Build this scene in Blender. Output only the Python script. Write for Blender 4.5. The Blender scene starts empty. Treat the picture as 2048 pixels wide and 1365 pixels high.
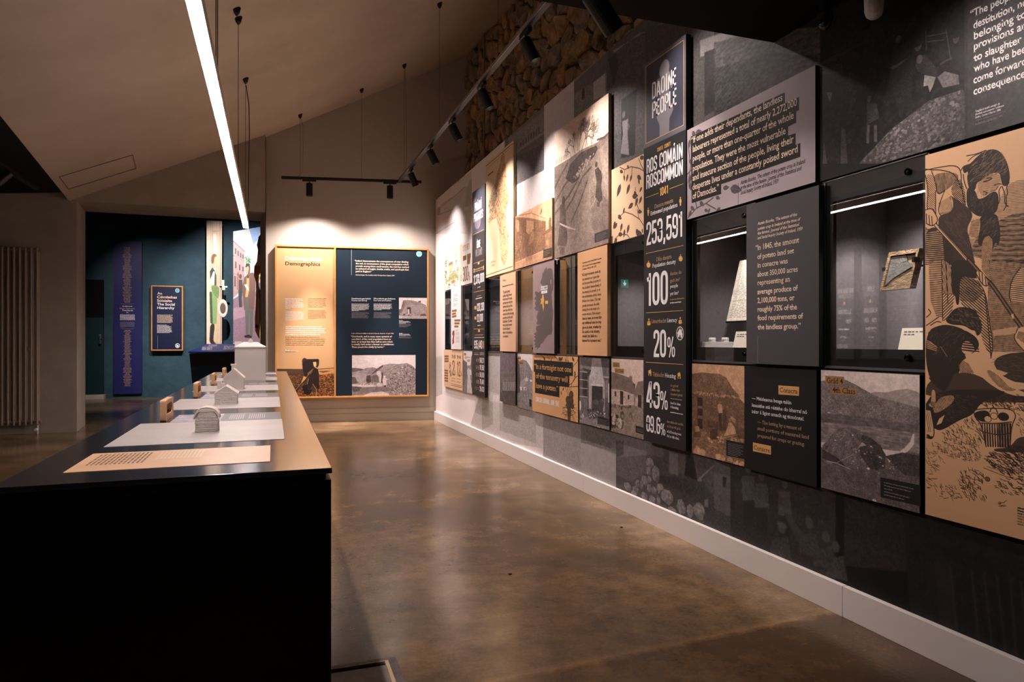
import bpy, bmesh, math, random
import numpy as np
from mathutils import Vector, Matrix
S = bpy.context.scene
COL = S.collection
# ------------------------------------------------------------ camera, world, exposure
F = 1365.33; TH = math.atan(479 / F)
cam = bpy.data.objects.new('camera', bpy.data.cameras.new('camera')); COL.objects.link(cam)
cam.location = (0, 0, 1.1); cam.rotation_euler = (math.pi / 2, 0, -TH)
cam.data.sensor_width = 36; cam.data.lens = 36 * F / 2048; cam.data.shift_y = 1.8 / 2048; cam.data.clip_start = .05
S.camera = cam
wd = bpy.data.worlds.new('world'); S.world = wd; wd.use_nodes = True
wd.node_tree.nodes['Background'].inputs[0].default_value = (1, .86, .76, 1)
wd.node_tree.nodes['Background'].inputs[1].default_value = .004
S.view_settings.view_transform = 'Standard'; S.view_settings.look = 'None'
S.view_settings.exposure = 0.0; S.view_settings.gamma = 1; S.view_settings.use_curve_mapping = False
S.cycles.max_bounces = 8; S.cycles.diffuse_bounces = 5; S.cycles.caustics_reflective = False; S.cycles.caustics_refractive = False
WARM = (1, .88, .84)
P_SPOT = 100.0; P_END = 190.0; P_CORE = 900.0; E_STRIP = 80.0; E_FILL = 11.0; P_LEFT = 1100.0; P_BLUE = 520.0; P_NEAR = 58.0
def spot(name, loc, target, power, size, blend=.5, color=WARM, r=.025):
    l = bpy.data.lights.new(name, 'SPOT'); l.energy = power; l.spot_size = math.radians(size); l.spot_blend = blend
    l.color = color; l.shadow_soft_size = r
    o = bpy.data.objects.new(name, l); COL.objects.link(o); o.location = loc
    o.rotation_euler = (Vector(target) - Vector(loc)).to_track_quat('-Z', 'Y').to_euler(); return o
# ------------------------------------------------------------ data measured for the exhibition (metres)
PN={
 'mansion':((2.172, 8.8625, 1.7775),(0, -1, 0),(-1, 0, 0),1.3795,0.5058,0.0180),
 'potato':((2.172, 7.4393, 0.5053),(0, -1, 0),(-1, 0, 0),0.4951,2.2816,0.0400),
 'map':((2.172, 6.941, 1.7789),(0, -1, 0),(-1, 0, 0),0.8782,1.2231,0.0300),
 'house':((2.172, 6.05, 1.7797),(0, -1, 0),(-1, 0, 0),0.9109,0.4971,0.0220),
 'white':((2.172, 8.433, 1.0071),(0, -1, 0),(-1, 0, 0),0.4872,0.7770,0.0340),
 'percent':((2.172, 8.8574, 0.511),(0, -1, 0),(-1, 0, 0),0.9434,0.4859,0.0240),
 'avenue':((2.172, 7.9166, 0.4975),(0, -1, 0),(-1, 0, 0),0.4525,0.4948,0.0140),
 'gentry':((2.172, 6.4567, 1.0075),(0, -1, 0),(-1, 0, 0),0.4667,0.7513,0.0340),
 'ireland':((2.172, 5.5448, 1.0044),(0, -1, 0),(-1, 0, 0),0.4791,0.7563,0.0340),
 'dark':((2.172, 6.4735, 0.5067),(0, -1, 0),(-1, 0, 0),0.4668,0.4866,0.0300),
 'mount':((2.172, 6.0237, 0.4919),(0, -1, 0),(-1, 0, 0),0.4173,0.4995,0.0140),
 'fort':((2.172, 5.5817, 0.497),(0, -1, 0),(-1, 0, 0),0.9455,0.4924,0.0240),
 'fire':((2.172, 4.6125, 0.5017),(0, -1, 0),(-1, 0, 0),0.4778,0.4872,0.0240),
 'cott':((2.172, 4.1285, 0.4967),(0, -1, 0),(-1, 0, 0),0.4260,0.4919,0.0140),
 'improve':((2.172, 4.607, 1.0024),(0, -1, 0),(-1, 0, 0),0.4766,0.7564,0.0420),
 'field':((2.172, 5.0589, 1.7665),(0, -1, 0),(-1, 0, 0),0.9336,1.0136,0.0360),
 'leaf':((2.172, 4.1305, 1.7624),(0, -1, 0),(-1, 0, 0),0.4344,0.4971,0.0160),
 'column':((2.172, 3.6481, 0.5011),(0, -1, 0),(-1, 0, 0),0.4490,2.2821,0.0440),
 'iff':((2.172, 3.2063, 1.7666),(0, -1, 0),(-1, 0, 0),0.9397,0.4898,0.0360),
 'in45':((2.172, 2.7023, 0.9971),(0, -1, 0),(-1, 0, 0),0.4593,0.7533,0.0400),
 'turf':((2.172, 3.1879, 0.4937),(0, -1, 0),(-1, 0, 0),0.4396,0.4896,0.0140),
 'con':((2.172, 2.733, 0.4909),(0, -1, 0),(-1, 0, 0),0.4625,0.4921,0.0260),
 'grad4':((2.172, 2.2434, 0.4971),(0, -1, 0),(-1, 0, 0),0.4580,0.4877,0.0300),
 'engr':((2.172, 1.7621, 0.5006),(0, -1, 0),(-1, 0, 0),0.5621,1.2479,0.0340),
 'people':((2.172, 2.2544, 1.7658),(0, -1, 0),(-1, 0, 0),1.8944,0.6842,0.0240),
 'vA':((2.172, 8.836, 1.0073),(0, -1, 0),(-1, 0, 0),0.2949,0.7620,0.0000),
 'vA2':((2.172, 7.9179, 1.0131),(0, -1, 0),(-1, 0, 0),0.4157,0.7820,0.0000),
 'vB':((2.172, 6.9654, 1.0093),(0, -1, 0),(-1, 0, 0),0.8745,0.7583,0.0000),
 'vC':((2.172, 6.028, 1.0035),(0, -1, 0),(-1, 0, 0),0.3950,0.7653,0.0000),
 'vD':((2.172, 5.0636, 1.0012),(0, -1, 0),(-1, 0, 0),0.3658,0.7594,0.0000),
 'vE':((2.172, 4.125, 0.9997),(0, -1, 0),(-1, 0, 0),0.3985,0.7675,0.0000),
 'vF':((2.172, 3.1906, 0.9944),(0, -1, 0),(-1, 0, 0),0.4387,0.7647,0.0000),
 'vG':((2.172, 2.2452, 0.9929),(0, -1, 0),(-1, 0, 0),0.4532,0.7626,0.0000),
 'mural':((2.172, 9.44, 0.12),(0, -1, 0),(-1, 0, 0),10.4400,2.9800,0.0000),
 'frame':((0.0434, 9.7713, 0.337),(0.9904, -0.1381, 0),(-0.1381, -0.9904, 0),2.0516,2.0680,0.0900),
 'gold':((0.0598, 9.769, 0.3482),(0.9904, -0.1381, 0),(-0.1381, -0.9904, 0),0.7494,2.0459,0.0750),
 'navy':((0.8302, 9.6616, 0.3377),(0.9904, -0.1381, 0),(-0.1381, -0.9904, 0),1.2410,2.0679,0.0750),
 'hutphoto':((1.039, 9.6325, 0.3414),(0.9904, -0.1381, 0),(-0.1381, -0.9904, 0),0.8639,0.5757,0.0780),
 'cotphoto':((1.6688, 9.5446, 1.4236),(0.9904, -0.1381, 0),(-0.1381, -0.9904, 0),0.3863,0.2917,0.0780),
 'banner':((-2.9153, 15.13, 0.0828),(1, 0, 0),(0, -1, 0),0.4931,2.9875,0.0500),
 'social':((-2.2534, 15.13, 0.9261),(1, 0, 0),(0, -1, 0),0.5701,1.2874,0.1200),
 'waiter':((-1.2175, 14.6, 1.015),(1, 0, 0),(0, -1, 0),0.2795,2.4632,0.0300),
 'street':((-0.7302, 14.55, 1.0438),(1, 0, 0),(0, -1, 0),0.5511,2.3659,0.0300),
 'golden':((-0.4319, 14.9, 1.0013),(1, 0, 0),(0, -1, 0),0.5779,2.1769,0.0300),
 'opp1':((-3.35, 6.9887, 0.8706),(0, 1, 0),(1, 0, 0),0.2882,1.5270,0.0200),
 'opp2':((-3.35, 7.4046, 0.8601),(0, 1, 0),(1, 0, 0),0.3301,1.5971,0.0200),
 'opp3':((-3.35, 6.2757, 0.8796),(0, 1, 0),(1, 0, 0),0.6092,1.3156,0.0200),
}
TX=[
('column','c','w','DAOINE',0.0983,2.0383,0.3554,0.0986),
('column','c','w','PEOPLE',0.0983,1.9263,0.3586,0.0957),
('column','c','g','CONTAE  COUNTY',0.1562,1.7123,0.2966,0.0232),
('column','c','w','ROS COMÁIN',0.0346,1.6117,0.4178,0.0859),
('column','c','w','ROSCOMMON',0.0315,1.5196,0.4195,0.0838),
('column','c','g','1841',0.1821,1.4479,0.2711,0.0471),
('column','s','t','Daonra measta',0.1269,1.3864,0.3236,0.0239),
('column','s','w','Estimated population',0.0823,1.3527,0.3678,0.0241),
('column','c','w','253,591',0.0315,1.1798,0.4178,0.139),
('column','s','t','Dlús daonra',0.1464,1.0715,0.3056,0.0238),
('column','s','w','Population density',0.1002,1.0391,0.352,0.023),
('column','c','w','100',0.0346,0.8147,0.2693,0.1951),
('column','s','t','daoine do',0.2921,0.9755,0.4067,0.0199),
('column','s','t','gach km²',0.2921,0.9366,0.3938,0.0199),
('column','s','w','people',0.2921,0.9047,0.3704,0.0199),
('column','s','w','per km²',0.2921,0.8633,0.3791,0.0199),
('column','s','t','Litearthacht',0.0893,0.7104,0.2508,0.0236),
('column','s','w','Literacy',0.261,0.711,0.3634,0.0226),
('column','c','w','20',0.1135,0.5097,0.2499,0.1604),
('column','c','w','%',0.2615,0.5107,0.3441,0.1182),
('column','s','t','Tithíocht',0.1032,0.3954,0.2257,0.025),
('column','s','w','Housing',0.2383,0.3955,0.3506,0.0242),
('column','c','w','43',0.0317,0.2059,0.1813,0.1574),
('column','c','w','%',0.1863,0.2076,0.2691,0.1092),
('column','s','t','ina gcónaí',0.2957,0.3464,0.3761,0.0135),
('column','s','t','i dtithe den',0.2957,0.3226,0.3897,0.0135),
('column','s','t','cheathrú ghrád',0.2957,0.2977,0.4165,0.0135),
('column','s','w','lived in class',0.2957,0.2468,0.396,0.0135),
('column','s','w','4 housing',0.2957,0.2245,0.3761,0.0135),
('column','c','w','89.6',0.0317,0.0596,0.1863,0.0994),
('column','c','w','%',0.1893,0.0588,0.2422,0.0692),
('column','s','t','den tithíocht iomlán',0.2595,0.1375,0.4236,0.0141),
('column','s','t','sa 3ú nó 4ú grád.',0.2595,0.1113,0.3987,0.0141),
('column','s','w','of all housing was',0.2595,0.0815,0.4031,0.0141),
('column','s','w','3rd or 4th class.',0.2595,0.0553,0.3825,0.0141),
('iff','s','cr','“If one adds their dependants, the landless',0.0463,0.4054,0.7443,0.0331),
('iff','s','cr','labourers represented a total of nearly 2,272,000',0.0583,0.3552,0.8331,0.033),
('iff','s','cr','people, or more than one-quarter of the whole',0.0583,0.3049,0.8138,0.033),
('iff','s','cr','population. They were the most vulnerable',0.0583,0.2519,0.7645,0.033),
('iff','s','cr','and insecure section of the people, living their',0.0583,0.2007,0.8138,0.033),
('iff','s','cr','desperate lives under a constantly poised sword',0.0583,0.1512,0.8398,0.033),
('iff','s','cr','of Damocles.”',0.0583,0.1026,0.2863,0.033),
('iff','i','dk','Austin Bourke, ‘The extent of the potato crop in Ireland',0.4568,0.0949,0.8832,0.0187),
('iff','i','dk','at the time of the famine’, Journal of the Statistical and',0.4568,0.0699,0.8617,0.0187),
('iff','i','dk','Social Inquiry Society of Ireland, 1959',0.4568,0.0458,0.7188,0.0187),
('in45','i','cr','Austin Bourke, ‘The extent of the',0.0813,0.6472,0.3345,0.0136),
('in45','i','cr','potato crop in Ireland at the time of',0.0813,0.6232,0.355,0.0136),
('in45','i','cr','the famine’, Journal of the Statistical',0.0813,0.6018,0.3485,0.0136),
('in45','i','cr','and Social Inquiry Society of Ireland, 1959',0.0813,0.5804,0.3672,0.0136),
('in45','s','cr','“In 1845, the amount',0.0677,0.5302,0.3468,0.0247),
('in45','s','cr','of potato land set',0.0804,0.4884,0.3162,0.0234),
('in45','s','cr','in conacre was',0.0804,0.4482,0.278,0.0234),
('in45','s','cr','about 350,000 acres',0.0804,0.406,0.3386,0.0234),
('in45','s','cr','representing an',0.0804,0.3671,0.2925,0.0234),
('in45','b','cr','average produce of',0.0804,0.3249,0.3386,0.0234),
('in45','b','cr','2,100,000 tons, or',0.0804,0.2841,0.3195,0.0234),
('in45','b','cr','roughly 75% of the',0.0804,0.2432,0.3345,0.0234),
('in45','b','cr','food requirements of',0.0804,0.203,0.3696,0.0234),
('in45','b','cr','the landless group.”',0.0804,0.1608,0.3566,0.0234),
('con','s','k','Conacra',0.2429,0.3839,0.3525,0.021),
('con','s','w','— Méideanna beaga talún',0.054,0.335,0.3159,0.0161),
('con','s','w','leasaithe atá réitithe do bharraí nó',0.054,0.3022,0.4085,0.0161),
('con','s','w','iníor á ligint amach ag tionóntaí.',0.054,0.272,0.3913,0.0161),
('con','s','t','— The letting by a tenant of',0.0938,0.2276,0.3758,0.0159),
('con','s','t','small portions of manured land',0.0938,0.1967,0.4195,0.0159),
('con','s','t','prepared for crops or grazing.',0.0938,0.1639,0.3944,0.0159),
('con','s','k','Conacre',0.0691,0.1009,0.1785,0.0211),
('grad4','s','k','Grád 4',0.033,0.4349,0.1169,0.0221),
('grad4','s','k','4th Class',0.0627,0.3986,0.1765,0.0218),
('cott','s','k','Grád 3',0.0331,0.4407,0.1139,0.0186),
('cott','s','k','3rd Class',0.0625,0.4038,0.1724,0.0185),
('fort','s','tb','“In a fortnight not one',0.052,0.3709,0.8244,0.0447),
('fort','s','tb','of the tenantry will',0.0819,0.2905,0.7591,0.0445),
('fort','s','tb','have a potato.”',0.0819,0.2067,0.5699,0.0445),
('fort','c','w','CARLISLE JOURNAL, JUNE 1846',0.0819,0.087,0.5898,0.0433),
('improve','i','k','Transactions of the Central Relief Committee',0.0836,0.6677,0.3931,0.0115),
('improve','i','k','of the Society of Friends during the famine',0.0836,0.6433,0.3785,0.0115),
('improve','i','k','in Ireland in 1846 and 1847, 1852',0.0836,0.6209,0.311,0.0115),
('improve','s','k','“All improvements made by',0.0731,0.5771,0.3785,0.0192),
('improve','s','k','the tenant in or upon the',0.0836,0.5441,0.3585,0.0192),
('improve','s','k','soil become the property of',0.0836,0.514,0.3785,0.0192),
('improve','s','k','the landlord; immediately if',0.0836,0.482,0.3825,0.0192),
('improve','s','k','the tenancy be at will, or at',0.0836,0.45,0.3719,0.0192),
('improve','s','k','the termination of the lease,',0.0836,0.418,0.3892,0.0192),
('improve','s','k','if there be a lease. This rule',0.0836,0.386,0.3759,0.0192),
('improve','s','k','greatly increases the evils',0.0836,0.3521,0.3585,0.0192),
('improve','s','k','arising from the want of a',0.0836,0.322,0.3625,0.0192),
('improve','s','k','secure tenure. If the tenant',0.0836,0.29,0.3732,0.0192),
('improve','b','k','have no lease, he knows that',0.0836,0.2592,0.3931,0.0192),
('improve','b','k','any additional value he may',0.0836,0.2272,0.3892,0.0192),
('improve','b','k','give to his farm, whether by',0.0836,0.1939,0.3852,0.0192),
('improve','b','k','his capital or his industry,',0.0836,0.1632,0.3652,0.0192),
('improve','b','k','renders him liable to a',0.0836,0.1312,0.3287,0.0192),
('improve','b','k','demand for increased rent.”',0.0836,0.0992,0.3892,0.0192),
('gentry','s','k','“The landed gentry',0.091,0.569,0.306,0.0245),
('gentry','s','k','and the clergy formed',0.091,0.533,0.3588,0.0245),
('gentry','s','k','the first rank of society,',0.091,0.4984,0.3693,0.0245),
('gentry','s','k','and there were very few',0.091,0.4624,0.3756,0.0245),
('gentry','s','k','between them and the',0.091,0.4271,0.3693,0.0245),
('gentry','s','k','lowest class, which was',0.091,0.3903,0.3756,0.0245),
('gentry','s','k','composed of the labouring',0.091,0.3543,0.417,0.0245),
('gentry','s','k','peasantry and the small',0.091,0.3182,0.3839,0.0245),
('gentry','s','k','landholders. The latter',0.091,0.2822,0.3693,0.0245),
('gentry','s','k','were scarcely removed',0.091,0.2469,0.363,0.0245),
('gentry','s','k','above the labourers',0.091,0.2109,0.3166,0.0245),
('gentry','s','k','either in circumstances',0.091,0.1741,0.3756,0.0245),
('gentry','s','k','or education.”',0.091,0.1367,0.274,0.0245),
('gentry','i','br','Prince',0.0864,0.6861,0.1935,0.0187),
('potato','c','w','PRÁTAÍ',0.1075,2.0462,0.368,0.0982),
('potato','c','w','POTATOES',0.0722,1.9342,0.4225,0.092),
('potato','c','w','ÉIRE',0.1872,1.6295,0.3281,0.0794),
('potato','c','gr','IRELAND',0.1353,1.54,0.3913,0.0783),
('potato','c','w','2,378,000',0.0708,1.2377,0.4641,0.1027),
('potato','c','w','820,390',0.1958,0.9324,0.4641,0.0874),
('potato','c','w','22,000',0.1958,0.8163,0.4238,0.085),
('potato','c','w','935,448',0.0856,0.5199,0.3967,0.0919),
('potato','c','w','568,271',0.3003,0.3686,0.4641,0.0543),
('potato','c','t','<1–5',0.1584,0.371,0.2724,0.0423),
('potato','c','w','187,582',0.3003,0.2903,0.4641,0.0543),
('potato','c','t','5–15',0.1584,0.2913,0.2724,0.0423),
('potato','c','w','94,819',0.3003,0.212,0.4641,0.0543),
('potato','c','t','15–30',0.1584,0.2117,0.2724,0.0423),
('potato','c','w','70,441',0.3003,0.137,0.4641,0.0543),
('potato','c','t','>30',0.1584,0.1352,0.2724,0.0423),
('potato','c','w','28,433',0.3003,0.0587,0.4641,0.0543),
('mansion','c','tl','1772–1821',0.9381,0.4031,1.2351,0.0703),
('mansion','c','br','300',0.9448,0.0404,1.1786,0.1801),
('mansion','c','br','%',1.1849,0.0308,1.2599,0.111),
('percent','c','k','79–83',0.4207,0.3813,0.6156,0.0447),
('percent','c','k','79–84',0.68,0.3818,0.8709,0.0416),
('percent','c','br','2',0.4507,0.1677,0.5686,0.1902),
('percent','c','br','%',0.554,0.1725,0.612,0.0642),
('percent','c','br','12',0.68,0.1674,0.8539,0.1854),
('percent','c','br','%',0.8505,0.1728,0.9183,0.0665),
('ireland','c','k','ROS COMÁIN',0.1988,0.5359,0.3257,0.0222),
('people','b','w','“The people',0.6483,0.3898,0.793,0.0252),
('people','b','w','destitution, no',0.6589,0.3507,0.8274,0.0251),
('people','b','w','belonging to',0.6589,0.3157,0.8247,0.0251),
('people','b','w','provisions and',0.6589,0.2815,0.8408,0.0251),
('people','b','w','to slaughter a',0.6589,0.2442,0.8308,0.0251),
('people','b','w','who have been',0.6589,0.2099,0.8375,0.0251),
('people','b','w','come forward',0.6589,0.1726,0.8247,0.0251),
('people','b','w','consequence,',0.6589,0.1357,0.8274,0.0251),
('people','i','w','Teaghlach taobh amuigh de',0.6652,0.0777,0.7441,0.0065),
('people','i','w','bhothán aon-seomra i nGleann',0.6652,0.0679,0.7568,0.0065),
('people','i','w','Beithe, Contae Chiarraí, 1886.',0.6652,0.058,0.7477,0.0065),
('people','i','gr','A family outside a one-roomed hut',0.6652,0.0481,0.7622,0.0065),
('people','i','gr','in Glenbeigh, County Kerry, 1886.',0.6652,0.0382,0.7532,0.0065),
('gold','b','w','Déimeagrafaigh',0.1145,1.8573,0.6021,0.0456),
('gold','b','k','Demographics',0.1145,1.7868,0.5672,0.0456),
('gold','s','k','In 1841, records show that 253,591',0.4069,1.3368,0.6498,0.0098),
('gold','s','k','people were living in Roscommon.',0.4069,1.3179,0.6392,0.0098),
('gold','s','k','Over the previous 100 years, the',0.4069,1.299,0.6318,0.0098),
('gold','s','k','population density of the county',0.4069,1.2801,0.6318,0.0098),
('gold','s','k','had increased by a massive 500%,',0.4069,1.2612,0.6445,0.0098),
('gold','s','k','making it one of the most densely',0.4069,1.2423,0.6467,0.0098),
('gold','s','k','populated regions of Ireland.',0.4069,1.2234,0.6074,0.0098),
('gold','s','br2','In the 1800s the majority of the aristocracy was',0.1166,0.81,0.5598,0.0152),
('gold','s','br2','Anglicans. They owned over 90% of the available land in',0.1166,0.7834,0.6392,0.0152),
('gold','s','br2','Ireland. As the population grew, many of their mostly',0.1166,0.7568,0.6286,0.0152),
('gold','s','br2','Catholic tenants split their holdings into smaller and',0.1166,0.7302,0.6233,0.0152),
('gold','s','br2','smaller plots, which were sub-let for very high rents.',0.1166,0.7037,0.6127,0.0152),
('navy','b','cr','“Ireland demonstrates the consequences of over dividing',0.245,1.866,0.9778,0.0217),
('navy','b','cr','the soil...in consequence of the great competition which',0.2591,1.8301,0.9803,0.0217),
('navy','b','cr','prevails among these small tenants, the rent has reached',0.2591,1.7939,0.9851,0.0217),
('navy','b','cr','an unheard-of height, double, treble, and quadruple that',0.2591,1.7578,0.9827,0.0217),
('navy','b','cr','paid in England.”',0.2591,1.7216,0.4789,0.0217),
('navy','i','cr','Frederick Engels, The Condition of the Working Class in England, 1892',0.2591,1.6757,0.7847,0.0157),
('navy','b','w','Daonáireamh agus Suirbhé',0.2051,1.3494,0.4622,0.0169),
('navy','s','w','Census and Survey',0.2051,1.3229,0.4148,0.0169),
('navy','b','w','Dlí na mBocht agus Fadhbanna',0.5026,1.3531,0.7967,0.017),
('navy','s','w','Poor Laws and Problems',0.5026,1.3264,0.7414,0.017),
('navy','s','cr','Letter of Richard Griffith to the Earl of Lincoln, Limerick, 16 April 1846',0.2051,0.8723,0.7727,0.0145),
('navy','b','cr','“One-fourth, and in many cases upwards of',0.1933,0.8265,0.7486,0.0217),
('navy','b','cr','one-third, of the rural population have no',0.2051,0.7904,0.7366,0.0217),
('navy','b','cr','land, or at least less than half an acre which',0.2051,0.7542,0.7607,0.0217),
('navy','b','cr','is usually held under a farmer or middleman.',0.2051,0.7181,0.7799,0.0217),
('navy','b','cr','These people live chiefly by barter.”',0.2051,0.682,0.648,0.0217),
('social','b','cr','An',0.1053,1.108,0.1962,0.0491),
('social','b','cr','Céimlathas',0.1053,1.0372,0.458,0.0491),
('social','b','cr','Sóisialta',0.1053,0.9664,0.3738,0.0491),
('social','b','w','The Social',0.1053,0.8956,0.4264,0.0491),
('social','b','w','Hierarchy',0.1053,0.8248,0.4185,0.0491),
('banner','b','t','Baile Fearainn',0.1094,1.6607,0.3681,0.0257),
('banner','b','w','Townlands',0.1472,1.6213,0.3349,0.0257),
('opp1','c','w','ÉIRE',0.0776,0.9179,0.2073,0.0697),
('opp1','c','gr','IRELAND',0.0168,0.8493,0.2645,0.0653),
('opp1','c','w','8,500,000',0.0323,0.6263,0.2512,0.0664),
('opp1','c','w','250',0.0393,0.4947,0.1161,0.0572),
('opp1','c','w','400',0.1636,0.4957,0.2439,0.0579),
('opp2','c','w','AN BHEILG',0.0152,0.929,0.2897,0.0657),
('opp2','c','gr','BELGIUM',0.0336,0.8527,0.2816,0.0656),
('opp2','c','w','3,933,000',0.0505,0.6346,0.2848,0.0606),
('opp2','c','w','700',0.0443,0.4996,0.1389,0.0572),
('opp2','c','w','10–30',0.1077,0.155,0.2897,0.053),
]
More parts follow.
